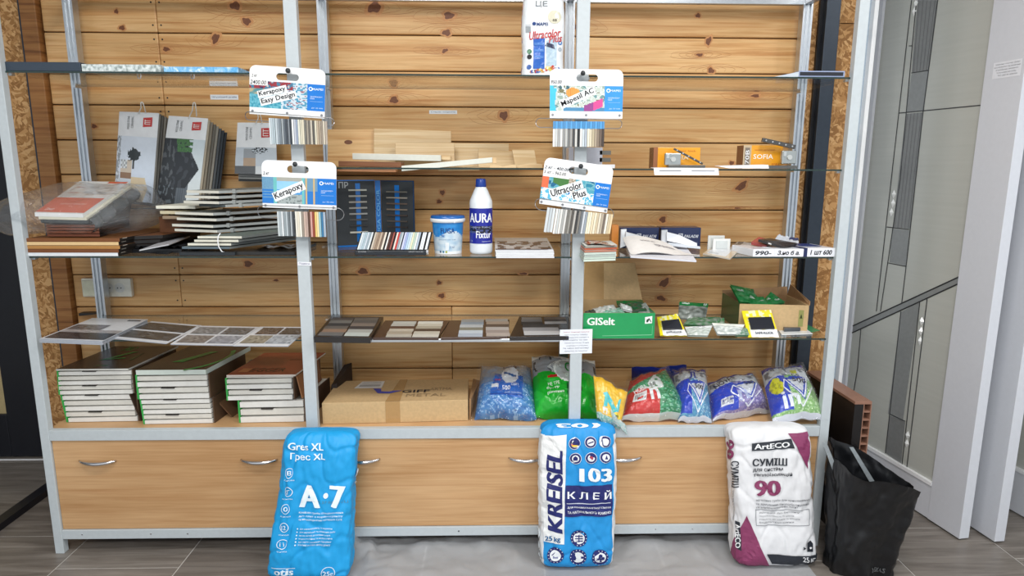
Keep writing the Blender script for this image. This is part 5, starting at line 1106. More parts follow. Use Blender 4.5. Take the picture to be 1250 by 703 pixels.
# 3 yellow bags
def c_yel(u, v):
    if .86 < v: return (232, 182, 30)
    if v < .14: return (170, 196, 186) if n2(u*20, v*20) > 0 else (110, 170, 160)
    return (236, 190, 44) if n2(u*6, v*6) < .25 else (224, 178, 40)
def mk_yel(m, P):
    for q in (((.22, .62), (.36, .70), (.70, .34), (.56, .24)), ((.62, .28), (.76, .34), (.82, .72), (.74, .64)), ((.20, .30), (.30, .66), (.40, .64), (.34, .34))):
        a = [(x, y) for x, y in q]; m.draped(lambda u, v: P(u, v), a, [(0, 1, 2, 3)], (64, 190, 196), .06)
    m.draped(lambda u, v: P(u, v), [(.18, .16), (.36, .16), (.36, .30), (.18, .30)], [(0, 1, 2, 3)], (226, 226, 222), .08); m.draped(lambda u, v: P(u, v), [(.48, .16), (.84, .16), (.84, .26), (.48, .26)], [(0, 1, 2, 3)], (232, 220, 40), .08)
pouch('spacer_bag', 'yellow bag of spacers tucked behind the post, under another yellow bag', (712, 505), (742, 512), (748, 470), (711, 453), (.05, .05, .18, .20), .03, c_yel, seed=8, words=[('1,5', .62, .84, .18, .28, (30, 30, 30), dict(bold=.04)), ('n', .25, .75, .38, .72, (56, 178, 190), dict(bold=.08))], lump=.004, n=36)
pouch('spacer_bag', 'yellow and turquoise bag hanging over the cabinet edge beside the blue sack', (729, 511), (757, 524), (766, 479), (724.5, 456.5), (-.045, -.05, .03, .06), .022, c_yel, seed=11, marks=mk_yel, words=[('2,0', .54, .78, .18, .24, (30, 30, 30), dict(bold=.04))], lump=.004, n=36)
o = pouch('spacer_bag', 'loose clear corner of a bag dangling below the yellow one', (748, 515), (766, 531), (764, 520), (745, 500), (-.05, -.055, -.05, -.045), .006, lambda u, v: (150, 190, 190) if n2(u*9, v*9) > 0 else (206, 214, 206), seed=13, lump=.002, n=20)
# 5 red and green bag
def c_red(u, v):
    if v > .66+.30*(u) and v > .62: return (186, 40, 44)
    if poly_in(u, v, ((.30, .52), (.62, .96), (.70, .60), (.66, .50))): return (216, 222, 220) if n2(u*12, v*12) < .25 else (60, 140, 90)
    if u < .56 and v < .55: return (202, 44, 40) if v > .06 else (225, 226, 224)
    if v < .05: return (190, 205, 200)
    return crosses(u, v, (50, 150, 96), (30, 110, 66), 20)
def mk_red(m, P):
    m.draped(lambda u, v: P(u, v), [(.12, .26), (.33, .26), (.35, .48), (.14, .44)], [(0, 1, 2, 3)], (225, 226, 226), .06)
    for k in range(9): m.draped(lambda u, v: P(u, v, .002), [(.15+.02*k, .30), (.158+.02*k, .30), (.165+.02*k, .41), (.157+.02*k, .41)], [(0, 1, 2, 3)], (40, 40, 44))
pouch('spacer_bag', 'clear bag of green spacers with a red header, right of the yellow bags', (757, 514), (843, 513), (812, 450), (769, 464), (.03, .05, .24, .20), .07, c_red, seed=17, marks=mk_red,
      words=[('НОВА', .12, .36, .48, .60, (235, 236, 236), dict(bold=.05, ang=.35)), ('n', .40, .56, .26, .52, (232, 235, 235), dict(bold=.05, ang=.1)), ('2,0', .42, .54, .56, .64, (40, 60, 50), dict(bold=.04, ang=.2))])
def c_navy(u, v): return (26, 48, 140) if v > .2 else (200, 206, 220)
pouch('spacer_bag', 'dark blue bag lying flat at the back, seen above the red header', (771, 470), (838, 470), (838, 446), (771, 449), (.25, .25, .36, .36), .02, c_navy, seed=19, film=False, n=16, lump=.003)
def c_blue(cross0, cross1, ylow=.0):
    def f(u, v):
        tri = poly_in(u, v, ((.30, .64), (.92, .68), (.62, .18)))
        if v > .90: return (30, 52, 150) if n2(u*4, 9) < .3 else (60, 80, 150)
        if v > .64+.06*math.sin(u*4): return (198, 204, 208) if n2(u*8, v*16) < .25 else (120, 126, 134)
        if tri: return (210, 216, 224) if poly_in(u, v, ((.42, .58), (.80, .60), (.62, .30))) else (30, 70, 185)
        if u < .40 and v > .08: return (28, 62, 190)
        if v < .03: return (214, 218, 226)
        return crosses(u, v, cross0, cross1, 20)
    return f
def mk_tri(m, P):
    def seg(a, b, w, c):
        d = Vector((b[0]-a[0], b[1]-a[1])); n_ = Vector((-d.y, d.x)).normalized()*w; m.draped(lambda u, v: P(u, v, .0016), [(a[0]-n_.x, a[1]-n_.y), (b[0]-n_.x, b[1]-n_.y), (b[0]+n_.x, b[1]+n_.y), (a[0]+n_.x, a[1]+n_.y)], [(0, 1, 2, 3)], c, .06)
    w = (232, 236, 244); seg((.36, .60), (.62, .22), .012, w); seg((.62, .22), (.86, .62), .012, w); seg((.28, .44), (.56, .08), .012, w); seg((.56, .08), (.90, .44), .012, w); seg((.28, .44), (.36, .60), .010, w)
def mk_bar(m, P):
    mk_tri(m, P); m.draped(lambda u, v: P(u, v, .002), [(.10, .14), (.30, .16), (.31, .34), (.11, .32)], [(0, 1, 2, 3)], (222, 226, 232), .06)
    for k in range(9): m.draped(lambda u, v: P(u, v, .003), [(.12+.019*k, .18), (.128+.019*k, .18), (.134+.019*k, .30), (.126+.019*k, .30)], [(0, 1, 2, 3)], (50, 60, 110))
W500 = lambda u0, u1, v0, v1, a: ('500', u0, u1, v0, v1, (44, 46, 60), dict(bold=.04, ang=a))
pouch('spacer_bag', 'clear bag of light blue spacers marked 500 in the middle of the right bay', (828, 515), (869, 516), (861, 451), (822, 453), (.03, .03, .24, .24), .06, c_blue((86, 160, 190), (60, 120, 170)), seed=23, marks=mk_tri, words=[W500(.50, .76, .46, .56, -.1), ('л', .42, .60, .70, .86, (30, 62, 170), dict(bold=.08, ang=-.1))])
pouch('spacer_bag', 'clear bag of violet spacers marked 500 with a barcode on its blue corner', (870, 514), (940, 504), (918, 455), (863, 467), (.02, .03, .22, .22), .065, c_blue((150, 140, 190), (110, 100, 160)), seed=29, marks=mk_bar, words=[W500(.58, .80, .56, .66, .12), ('NOVA', .06, .40, .70, .84, (24, 30, 60), dict(bold=.05, ang=.25)), ('n', .40, .58, .20, .44, (180, 190, 225), dict(bold=.06, ang=.1))])
def c_yb(u, v):
    if ((u-.17)/.13)**2+((v-.50)/.16)**2 < 1: return (206, 206, 40) if n2(u*20, v*16) < .2 else (160, 164, 30)
    if .58 < u < .70 and .72 < v < .80: return (196, 200, 60)
    return c_blue((150, 196, 120), (110, 160, 90))(u, v)
pouch('spacer_bag', 'last clear bag of pale green spacers marked 500, at the right front post', (943, 515), (1007, 511), (978, 447), (929, 452), (-.01, -.01, .22, .24), .065, c_yb, seed=31, marks=mk_tri, words=[W500(.52, .80, .50, .60, -.2), ('1,5', .56, .72, .64, .70, (60, 64, 70), dict(bold=.03)), ('in', .20, .52, .10, .36, (225, 232, 240), dict(bold=.05, ang=.1))])
# ================================================================== right bay
GREEN = (20, 150, 84)
def cbox(name, label, cat, FLb, FRb, ytop, z, depth, col, top=None, grp=None, Yl=None, Yr=None, th=None, mat=GLOSSY, bev=.0015, parts=None, side=None, skew=0.0):
    """box standing on height z; front bottom corners measured in the photograph"""
    a = onz(*FLb, z) if Yl is None else Vector((xat(FLb[0], Yl, z), Yl, z)); b = onz(*FRb, z) if Yr is None else Vector((xat(FRb[0], Yr, z), Yr, z))
    h = th or (at(FLb[0], ytop, a.y).z-z); d = (b-a); n = Vector((-d.y, d.x, 0)).normalized()*depth+Vector((skew, 0, 0)); e = Vector((0, 0, .0007)); a, b = a+e, b+e; H = Vector((0, 0, h))
    T = thing(name, label, cat, (a+b)/2, grp)
    body = MB().hexa([a, b, b+n, a+n], [a+H, b+H, b+n+H, a+n+H], [col, top or col, col, side or col, col, side or col]).build('body', mat, T, bevel=bev)
    return T, (lambda u, v, e=.0012: a*(1-u)+b*u+H*v-n.normalized()*e), (lambda u, v, e=.0012: a*(1-u)+b*u+n*v+H+Vector((0, 0, e))), body
# second shelf: grey box and small metal bits behind the tilted card
T, F_, Tp, bd = cbox('grey_box', 'pale grey box behind the tilted card on the second shelf', 'box', (694, 204), (735, 204), 180, ZB, .1, (198, 200, 210), Yl=.12, Yr=.12)
m = MB(); 
for i in range(2): m.hexa(*[[F_(u, v, e_) for (u, v, e_) in q] for q in ([(.92, .30+.35*i, .0), (1.25, .30+.35*i, .0), (1.25, .30+.35*i, -.03), (.92, .30+.35*i, -.03)], [(.92, .50+.35*i, .0), (1.25, .50+.35*i, .0), (1.25, .50+.35*i, -.03), (.92, .50+.35*i, -.03)])], (120, 116, 108))
o = m.build('bracket_pair', attr_mat('printed_metal', .3, .5, metal=.8)); tagit(o, 'two small metal brackets beside the pale grey box', 'bracket'); METP = o.data.materials[0]
o = MB().slab(onz(716, 204, ZB+.012)+Vector((0, 0, 0)), onz(748, 203, ZB+.012), onz(716, 203.2, ZB+.012), .010, (226, 228, 232)) 
o = MB().box(xat(718, .04, ZB), xat(750, .04, ZB), .03, .10, ZB+.0008, ZB+.014, (228, 230, 234)).build('white_slab', GLOSSY, None, bevel=.001); tagit(o, 'small white slab in front of the pale grey box', 'sample')
# orange lock boxes with hinges
for k, (x0, x1, yt, Y, lab) in enumerate(((797, 854, 180, .10, 'orange cardboard box with a door closer in front, left of the two'), (906, 954, 177.5, .10, 'orange cardboard box marked in white with a metal arm on top, right of the two'))):
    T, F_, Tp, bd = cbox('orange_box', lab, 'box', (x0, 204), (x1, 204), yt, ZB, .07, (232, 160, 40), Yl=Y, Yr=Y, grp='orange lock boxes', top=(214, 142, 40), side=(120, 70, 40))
    m = MB()
    if k == 0: m.text(lambda u, v: F_(u, v), 'SOFIA', .32, .75, .42, .62, (240, 225, 190), .03); m.poly([F_(*q) for q in ((.0, .0), (.09, 0), (.09, 1), (0, 1))], (150, 96, 60)); m.text(lambda u, v: F_(u, v), 'door lock', .50, .9, .80, .88, (190, 110, 30))
    else:
        m.text(lambda u, v: F_(u, v), 'SOFIA', .26, .76, .42, .62, (246, 240, 225), .03); m.poly([F_(*q) for q in ((.0, .0), (.20, 0), (.20, 1), (0, 1))], (190, 170, 140)); m.poly([F_(*q, .002) for q in ((.04, .1), (.16, .1), (.16, .9), (.04, .9))], (120, 110, 100)); m.text(lambda u, v: F_(u, v, .003), '70B', .05, .15, .2, .8, (225, 225, 225), .03, rot=90); m.text(lambda u, v: F_(u, v), 'замок дверний', .28, .8, .76, .84, (190, 110, 30)); m.text(lambda u, v: F_(u, v), 'SOFIA', .74, .94, .1, .24, (180, 90, 30), .02)
    m.build('lettering', GLOSSY, bd)
def arm(name, label, p0, p1, Y, w, th, col=(96, 94, 92), base=None, blk=None):
    a, b = at(*p0, Y), at(*p1, Y); T = thing(name, label, 'door closer', a, 'door closer arms'); d = (b-a).normalized(); n = Vector((-d.z, 0, d.x))*w
    MB().prism([a-n, b-n, b+n, a+n], (0, th, 0), col).build('arm', METP, T, bevel=.001)
    for i in range(5): q = a.lerp(b, .1+.2*i); MB().tube([q+Vector((0, -.001, 0)), q+Vector((0, -.003, 0))], .003, 8, (200, 200, 200)).build('rivet', METP, T)
    if base: a, b = at(*base[0], Y-.01), at(*base[1], Y-.01); zb = ZB+.0012; MB().box(a.x, b.x, Y-.02, Y+.012, zb, zb+.012, (112, 110, 106)).build('base_rail', METP, T, bevel=.001)
    if blk:
        x0, y0, x1, y1 = blk; a, b = at(x0, y1, Y-.01), at(x1, y0, Y-.01); m = MB(); m.box(a.x, b.x, Y-.018, Y+.0, max(a.z, ZB+.013), b.z, (176, 180, 178)); m.build('mechanism', METP, T, bevel=.003)
        m = MB(); m.tube([((a.x+b.x)/2, Y-.019, (a.z+b.z)/2), ((a.x+b.x)/2, Y-.024, (a.z+b.z)/2)], .009, 14, (215, 215, 210)).build('pivot', METP, T)
        MB().box(a.x+.004, a.x+.014, Y-.021, Y-.018, (a.z+b.z)/2+.004, b.z-.003, (210, 212, 210)).build('bolt', METP, T)
arm('door_closer', 'dark metal door closer with a slanting arm before the left orange box', (823, 181.5), (858, 200), .06, .0035, .01, base=((815, 204), (860, 204)), blk=(811, 187, 831, 202))
arm('door_closer', 'metal door closer arm resting on top of the right orange box', (931, 170.5), (971, 179.5), .065, .0075, .012, base=((922, 203), (972, 203)), blk=(953, 184, 972, 200))
for k, (x0, x1, y0, y1, xs_, lab) in enumerate(((798, 877, 205.5, 213.5, 0, 'white paper strip hanging over the second shelf edge below the left orange box'), (878, 938, 203.3, 205.3, 0, 'thin white paper strip at the shelf edge between the orange boxes'))):
    a = at(x0, y0, -.002); b = at(x1, y0-(1.5 if k else -.5), -.002); c = at(x0+(1 if k == 0 else 12), y1, -.008); d = at(x1+.6, y1+.3, -.008); m = MB()
    m.prism([a, b, d, c][::-1], (0, .0012, 0), (236, 238, 244)); m.prism([a, b, b+Vector((0, .05, .002)), a+Vector((0, .05, .002))], (0, 0, .0012), (236, 238, 244))
    o = m.build('paper_strip', PRINT); tagit(o, lab, 'paper')
    if k == 0:
        m = MB()
        for u0, u1 in ((.08, .42), (.58, .94)): m.poly([(a*(1-u)+b*u)*(1-v)+(c*(1-u)+d*u)*v+Vector((0, -.0008, 0)) for u, v in ((u0, .30), (u0, .42), (u1, .42), (u1, .30))], (90, 92, 100))
        m.build('lettering', PRINT, o)
# third shelf ---------------------------------------------------------------
cols_ = [(206, 220, 208), (190, 206, 194), (212, 222, 214), (196, 210, 200), (176, 120, 100), (206, 110, 84), (150, 150, 140)]
T = thing('leaflet_stack', 'stack of pale green and orange leaflets behind the right middle post', 'leaflets', (2.12, .06, ZC))
a = onz(714, 319.5, ZC+.001); b = onz(753, 318, ZC+.001)
for i, c in enumerate(cols_):
    s = Vector((random.uniform(-.006, .004), random.uniform(0, .01), .008*i)); MB().hexa([a+s, b+s, b+s+Vector((.0, .14, 0)), a+s+Vector((0, .14, 0))], [p+s+Vector((0, 0, .0068)) for p in (a, b, b+Vector((0, .14, 0)), a+Vector((0, .14, 0)))], c, top=(206, 210, 206)).build('leaflet', PRINT, T)
m = MB(); zt = ZC+.0595; m.grid(lambda u, v: Vector((a.x+.01+(b.x-a.x-.02)*u, a.y+.02+.11*v, zt+.004*math.sin(u*5))), 20, 14, lambda u, v: [(50, 110, 50), (200, 206, 200), (150, 60, 60), (90, 130, 80)][int((n2(u*7, v*7)+1)*2) % 4]); m.build('top_leaflet', GLOSSY, T)
T, F_, Tp, bd = cbox('orange_carton', 'narrow orange carton standing behind the leaflet stack', 'box', (746, 305), (754.5, 305), 275, ZC, .05, (222, 140, 60), Yl=.22, Yr=.22)
for k, (x0, x1) in enumerate(((756, 803.5), (806, 854.5))):
    T, F_, Tp, bd = cbox('navy_box', 'dark navy cardboard box with white lettering, %s of the pair' % ['left', 'right'][k], 'box', (x0, 305), (x1, 305), 278, ZC, .08, (38, 50, 92), Yl=.25, Yr=.25, grp='navy boxes at the back of the third shelf')
    m = MB(); m.text(lambda u, v: F_(u, v), 'PALADII', .58, .94, .52, .66, (230, 234, 244), .06, .25); m.poly([F_(*q) for q in ((.44, .48), (.55, .48), (.55, .72), (.44, .72))], (220, 225, 235)); m.text(lambda u, v: F_(u, v, .002), 'Pi', .46, .53, .52, .69, (38, 50, 92), .05); m.text(lambda u, v: F_(u, v), 'furniture fittings', .62, .92, .24, .32, (190, 196, 220)); m.build('lettering', GLOSSY, bd)
    # white handle lying in front
    Y = .20; a = at(x0+3, 281, Y); T2 = thing('white_fitting', 'white plastic fitting with a long bar lying before the %s navy box' % ['left', 'right'][k], 'fitting', a, 'white fittings before the navy boxes')
    p = [at(x0+2, 280+k, Y+.02), at(x0+9, 279.5+k, Y+.02), at(x0+8, 300, Y-.01), at(x0+1, 303, Y-.01)]; MB().prism([p[3], p[2], p[1], p[0]], (0, .012, 0), (222, 228, 236)).build('end_plate', GLOSSY, T2, bevel=.001)
    p = [at(x0+8, 283, Y-.01), at(x0+24, 287, Y-.01), at(x0+45, 297, Y-.04), at(x0+45, 301.5, Y-.04), at(x0+8, 294, Y-.02)]; MB().prism(p[::-1], (0, .014, 0), (232, 236, 242)).build('bar', GLOSSY, T2, bevel=.001)
    p = [at(x0+10, 296, Y-.03), at(x0+49, 301, Y-.05), at(x0+49, 304, Y-.05), at(x0+10, 300, Y-.03)]; MB().prism(p[::-1], (0, .02, 0), (214, 220, 228)).build('cover_strip', GLOSSY, T2, bevel=.001)
# open brochure with arching cover
T = thing('open_brochure', 'white brochure with an arched open cover at the edge of the third shelf', 'brochure', (2.35, .05, ZC))
A, B, C = onz(774, 316.5, ZC+.004), onz(850, 319, ZC+.004), onz(763, 300, ZC+.004); D = onz(836, 300, ZC+.004); A.y = max(A.y, -.03); 
m = MB(); m.hexa([A-Vector((0, 0, .003)), B-Vector((0, 0, .003)), D-Vector((0, 0, .003)), C-Vector((0, 0, .003))], [A+Vector((0, 0, .003)), B+Vector((0, 0, .003)), D+Vector((0, 0, .003)), C+Vector((0, 0, .003))], (220, 222, 230)); m.build('pages', PRINT, T)
def arch(u, v):
    a_, b_, c_, d_ = at(771, 313, -.0), at(854, 317.5, -.02), at(760, 290.5, .13), at(812, 294, .15)
    q = (a_*(1-u)+b_*u)*(1-v)+(c_*(1-u)+d_*u)*v; q.z += .022*math.sin(math.pi*u**.7)*(1-.35*v)-.004*u; q.z = max(q.z, ZC+.009); return q
m = MB(); m.grid(arch, 24, 10, (226, 224, 222)); m.grid(lambda u, v: arch(1-u, v)-Vector((0, 0, .0015)), 24, 10, (236, 236, 238)); cv = m.build('cover', PRINT, T, smooth=True)
m = MB(); e = lambda u, v: arch(u, v)+Vector((0, -.0004, .0012)); m.text(e, 'КАТАЛОГ 2023', .30, .58, .66, .74, (90, 80, 90), .03, step=.05); m.text(e, 'фурнітура меблева', .5, .85, .40, .58, (100, 96, 110), .02, step=.05); m.build('lettering', PRINT, cv)
# white frames, card in sleeve
for k, (x0, x1, y0, y1, Y) in enumerate(((864, 885, 287.5, 300, .20), (870, 892, 291.5, 303, .16))):
    a = at(x0, y1, Y); b = at(x1, y0, Y); T = thing('switch_frame', 'small white switch frame standing %s of the pair' % ['behind', 'in front'][k], 'frame', (a.x, Y, ZC), 'white switch frames'); z0 = ZC+.0008
    MB().box(a.x, b.x, Y, Y+.008, z0, b.z, (226, 228, 226)).build('frame_plate', GLOSSY, T, bevel=.002); MB().box(a.x+.012, b.x-.012, Y-.003, Y, z0+.010, b.z-.008, (206, 212, 212)).build('inner_plate', GLOSSY, T, bevel=.001)
def sheet(name, label, cat, pts, z, col, th=.0015, wav=.0, words=(), grp=None, lift=None, colf=None, mat=GLOSSY, N=10):
    P4 = [onz(*p, z+(lift[i] if lift else 0)) for i, p in enumerate(pts)]
    f = lambda u, v: (P4[0]*(1-u)+P4[1]*u)*(1-v)+(P4[3]*(1-u)+P4[2]*u)*v
    def g(u, v, d=0.0): q = f(u, v); q.z = max(q.z+wav*(noise.noise(Vector((q.x*30, q.y*30, 1)))+.5)*min(1, 6*min(u, 1-u, v, 1-v)+.2), z+.0012)+d; return q
    m = MB(); m.grid(lambda u, v: g(u, v, th), N, N, colf or col); m.grid(lambda u, v: g(1-u, v), N, N, col)
    for (A_, B_) in (((0, 0), (1, 0)), ((1, 0), (1, 1)), ((1, 1), (0, 1)), ((0, 1), (0, 0))):
        m.grid(lambda t, w: g(A_[0]+(B_[0]-A_[0])*t, A_[1]+(B_[1]-A_[1])*t, th*w), N, 1, col)
    o = m.build(name, mat, None); tagit(o, label, cat, grp)
    if words:
        m = MB()
        for w in words: m.text(lambda u, v: g(u, v, th+.0015), w[0], *w[1:5], w[5], step=.12, **(w[6] if len(w) > 6 else {}))
        m.build('lettering', mat, o)
    return o
sheet('card_sleeve', 'white card in a beige paper sleeve at the edge of the third shelf', 'card', [(858, 311), (891, 317.5), (904, 305), (872, 299.5)], ZC+.001, (214, 210, 200), .004, colf=lambda u, v: (222, 226, 232) if .06 < u < .80 and .12 < v < .9 else (212, 196, 170), words=[('зразок', .1, .5, .14, .24, (150, 154, 160))])
sheet('clear_packet', 'crumpled clear packet between the beige sleeve and the white cartons', 'packet', [(888, 306), (922, 309), (934, 299), (900, 296)], ZC+.002, (190, 192, 196), .003, .012, colf=lambda u, v: (120, 122, 126) if .1 < u < .35 and .4 < v < .9 else (196, 198, 202))
for k, (x0, x1, y0, Y, lab, tx, dark) in enumerate(((919, 945, 304.5, .0, 'small white carton with a handwritten number, left of the row at the shelf edge', '990-', 0), (945, 981, 304, .0, 'white carton with black handwriting, middle of the row at the shelf edge', 'З.но б а.', 0), (985, 1020, 303, .0, 'white carton with a dark navy left end at the right front post', '1 шт 600', 1))):
    T, F_, Tp, bd = cbox('white_carton', lab, 'box', (x0, 316), (x1, 315.5), y0, ZC, .14, (230, 232, 238), Yl=Y, Yr=Y, grp='white cartons at the end of the third shelf', top=(222, 226, 234), skew=-.03)
    m = MB(); m.text(lambda u, v: F_(u, v), tx, .1, .85, .25, .8, (26, 28, 34), .05, .2); 
    m.text(lambda u, v: Tp(u, v), 'door hinge', .2, .6, .2, .3, (110, 116, 140)); m.build('lettering', GLOSSY, bd)
    if dark: MB().hexa([F_(-.13, 0, .0), F_(0, 0, .0), F_(0, 0, -.13), F_(-.13, 0, -.13)], [F_(-.13, 1, .0), F_(0, 1, .0), F_(0, 1, -.13), F_(-.13, 1, -.13)], (30, 40, 84)).build('navy_end', GLOSSY, T); MB().prism([Tp(.1, .35), Tp(.8, .35), Tp(.8, .95), Tp(.1, .95)], (0, 0, .001), (50, 66, 130)).build('navy_top', GLOSSY, T)
z3 = ZC+.040
a, b = at(926, 292, .06), at(960, 303.5, .03); zl = ZC+.041
o = MB(); p = [at(925.5, 292, .07), at(958, 301, .02), at(973, 296.5, .06), at(940, 290.5, .12)]; 
o.hexa([q-Vector((0, 0, .010)) for q in (p[0], p[1], p[2], p[3])], p, (40, 36, 36), top=(54, 46, 44)); o = o.build('dark_bar', GLOSSY, None, bevel=.001); tagit(o, 'dark brown bar lying across the white cartons', 'sample')
m = MB(); q = [p[0].lerp(p[1], .38)+Vector((0, -.0015, -.007)), p[0].lerp(p[1], .5)+Vector((0, -.0015, -.007))]; m.poly([q[0], q[1], q[1]+Vector((0, 0, .005)), q[0]+Vector((0, 0, .005))], (220, 220, 220)); m.build('white_tag', GLOSSY, o)
p = [at(917, 295, .10), at(936, 299, .07), at(944, 293, .13), at(926, 289, .16)]; o = MB().hexa([q-Vector((0, 0, .012)) for q in p], p, (150, 60, 56), top=(170, 84, 76)).build('red_box', GLOSSY, None, bevel=.001); tagit(o, 'small red box behind the dark brown bar', 'box')
p = [at(944, 294, .16), at(975, 297, .12), at(975, 291, .2), at(950, 286.5, .22)]; o = MB(); o.grid(lambda u, v: (p[0]*(1-u)+p[1]*u)*(1-v)+(p[3]*(1-u)+p[2]*u)*v+Vector((0, 0, .006*noise.noise(Vector((u*8, v*8, 3))))), 14, 10, lambda u, v: (60, 64, 100) if .6 < u and v > .5 else (206, 212, 222)); o = o.build('clear_packet', POLY); tagit(o, 'shiny clear packet on top of the cartons by the right rear post', 'packet')
# fourth shelf ---------------------------------------------------------------
z0 = ZD+.0008; T = thing('green_box', 'open green cardboard box with white lettering and its kraft lid raised behind', 'box', (2.15, .1, ZD))
a = Vector((xat(711.5, .005, z0), .005, z0)); b = Vector((xat(798.5, .005, z0), .005, z0)); h = at(750, 382, .005).z-z0; dp = .26; t = .003
def wall(p, q, hh, n, name, c, c2=(190, 160, 118)):
    m = MB(); m.hexa([p, q, q+n, p+n], [p+Vector((0, 0, hh)), q+Vector((0, 0, hh)), q+n+Vector((0, 0, hh)), p+n+Vector((0, 0, hh))], [c2, c2, c, c, c2, c]); return m.build(name, GLOSSY, T)
Yv = Vector((0, dp, 0)); fw = wall(a, b, h, Vector((0, t, 0)), 'front_panel', GREEN); wall(a+Vector((0, t, 0)), a+Yv, h, Vector((t, 0, 0)), 'side_panel', (190, 160, 118)); wall(b+Yv, b+Vector((0, t, 0)), h, Vector((-t, 0, 0)), 'side_panel', GREEN, GREEN); wall(b+Yv, a+Yv, h, Vector((0, -t, 0)), 'back_panel', (180, 148, 108))
MB().box(a.x+t, b.x-t, a.y+t, a.y+dp-t, z0, z0+.003).build('bottom_panel', KRAFT, T)
P = lambda u, v, e=.001: Vector((a.x+(b.x-a.x)*u, a.y-e, z0+h*v)); m = MB(); m.text(P, 'GISelt', .05, .44, .53, .82, (238, 246, 240), .10); m.poly([P(.86, .58), P(.96, .60), P(.96, .88), P(.86, .84)], (235, 240, 236)); m.poly([P(q[0], q[1], .002) for q in ((.88, .64), (.90, .64), (.92, .74), (.94, .64), (.95, .66), (.92, .80), (.88, .74))], (30, 60, 40)); m.poly([P(.27, .10), P(.97, .13), P(.97, .16), P(.27, .12)], (120, 200, 150)); m.poly([P(.965, .13), P(.97, .13), P(.97, .5), P(.965, .5)], (120, 200, 150)); m.build('lettering', GLOSSY, fw)
ptop = [at(706, 319, .44), at(775, 319, .44), at(784, 366, .29), at(708, 366, .29)]; pt = [Vector((p.x, min(p.y, .415), p.z)) for p in ptop]; q = [pt[3], pt[2], pt[1], pt[0]]
q[2] = at(775, 321, .41); q[3] = at(706, 321, .41); MB().prism(q, (0, .004, 0)).build('lid_flap', KRAFT, T)
f4 = lambda u, v: (q[0]*(1-u)+q[1]*u)*(1-v)+(q[3]*(1-u)+q[2]*u)*v+Vector((0, -.0015, 0)); m = MB(); m.poly([f4(.05, .0), f4(.38, 0), f4(.45, 1), f4(.12, 1)]); m.build('tape', TAPE, T)
def packet(label, pts, Y, c0, c1, seed, hdr=None, name='hardware_packet', cat='packet', words=(), bulge=.008, grp='small hardware packets on the fourth shelf', split=.75):
    P4 = [at(*p, y) for p, y in zip(pts, Y)]; P4 = [Vector((p.x, p.y, max(p.z, ZD+.0015))) for p in P4]; N_ = (P4[1]-P4[0]).cross(P4[3]-P4[0]).normalized()
    def g(u, v, d=0.0): s = max(0, 4*u*(1-u))**.5*max(0, 4*v*(1-v))**.5; return (P4[0]*(1-u)+P4[1]*u)*(1-v)+(P4[3]*(1-u)+P4[2]*u)*v+N_*(bulge*s*(.6+noise.noise(Vector((u*6+seed, v*6, seed))))+d)
    def cf(u, v):
        if hdr and v > split: return hdr
        return lerp(c0, c1, max(0, min(1, .5+1.2*n2(u*6+seed, v*6))))
    m = MB(); m.grid(g, 20, 20, cf); m.grid(lambda u, v: g(1-u, v)-N_*(.003+bulge*.5), 6, 6, c0); o = m.build(name, POLY, None, smooth=True); tagit(o, label, cat, grp)
    if words:
        m = MB()
        for w in words: m.text(lambda u, v: g(u, v, .0018), *w[:6], step=.12, **(w[6] if len(w) > 6 else {}))
        m.build('lettering', POLY, o)
    return o
HG = (22, 120, 60)
inbox = [('long clear packet lying on top inside the green box', [(726, 383), (753, 378), (749, 371.5), (722, 377)], (.06, .06, .12, .12), (214, 218, 216), (160, 168, 164), 1, None),
         ('pale green packet in the green box beside the long clear one', [(733, 384), (763, 382), (757, 375), (735, 378)], (.04, .04, .09, .09), (150, 190, 176), (96, 140, 120), 2, None),
         ('green headed packet at the back of the green box', [(758, 383), (790, 379), (784, 366), (752, 367)], (.08, .08, .18, .18), (30, 110, 60), (90, 100, 92), 3, HG),
         ('dark packet at the left corner of the green box', [(713, 385), (728, 383), (727, 378), (714, 380)], (.05, .05, .10, .10), (96, 100, 92), (60, 64, 58), 4, None),
         ('clear packet sticking up at the right corner of the green box', [(778, 384), (797, 383), (788, 369), (782, 372)], (.07, .07, .14, .14), (190, 196, 192), (150, 158, 152), 5, None),
         ('white strip packet across the green headed one in the green box', [(760, 377), (772, 380), (771, 375), (757, 370)], (.06, .06, .1, .1), (226, 230, 230), (190, 196, 194), 6, None)]
for lab, pts, Y, c0, c1, sd, hd in inbox: packet(lab, pts, Y, c0, c1, sd, hd, grp='packets inside the open green box')
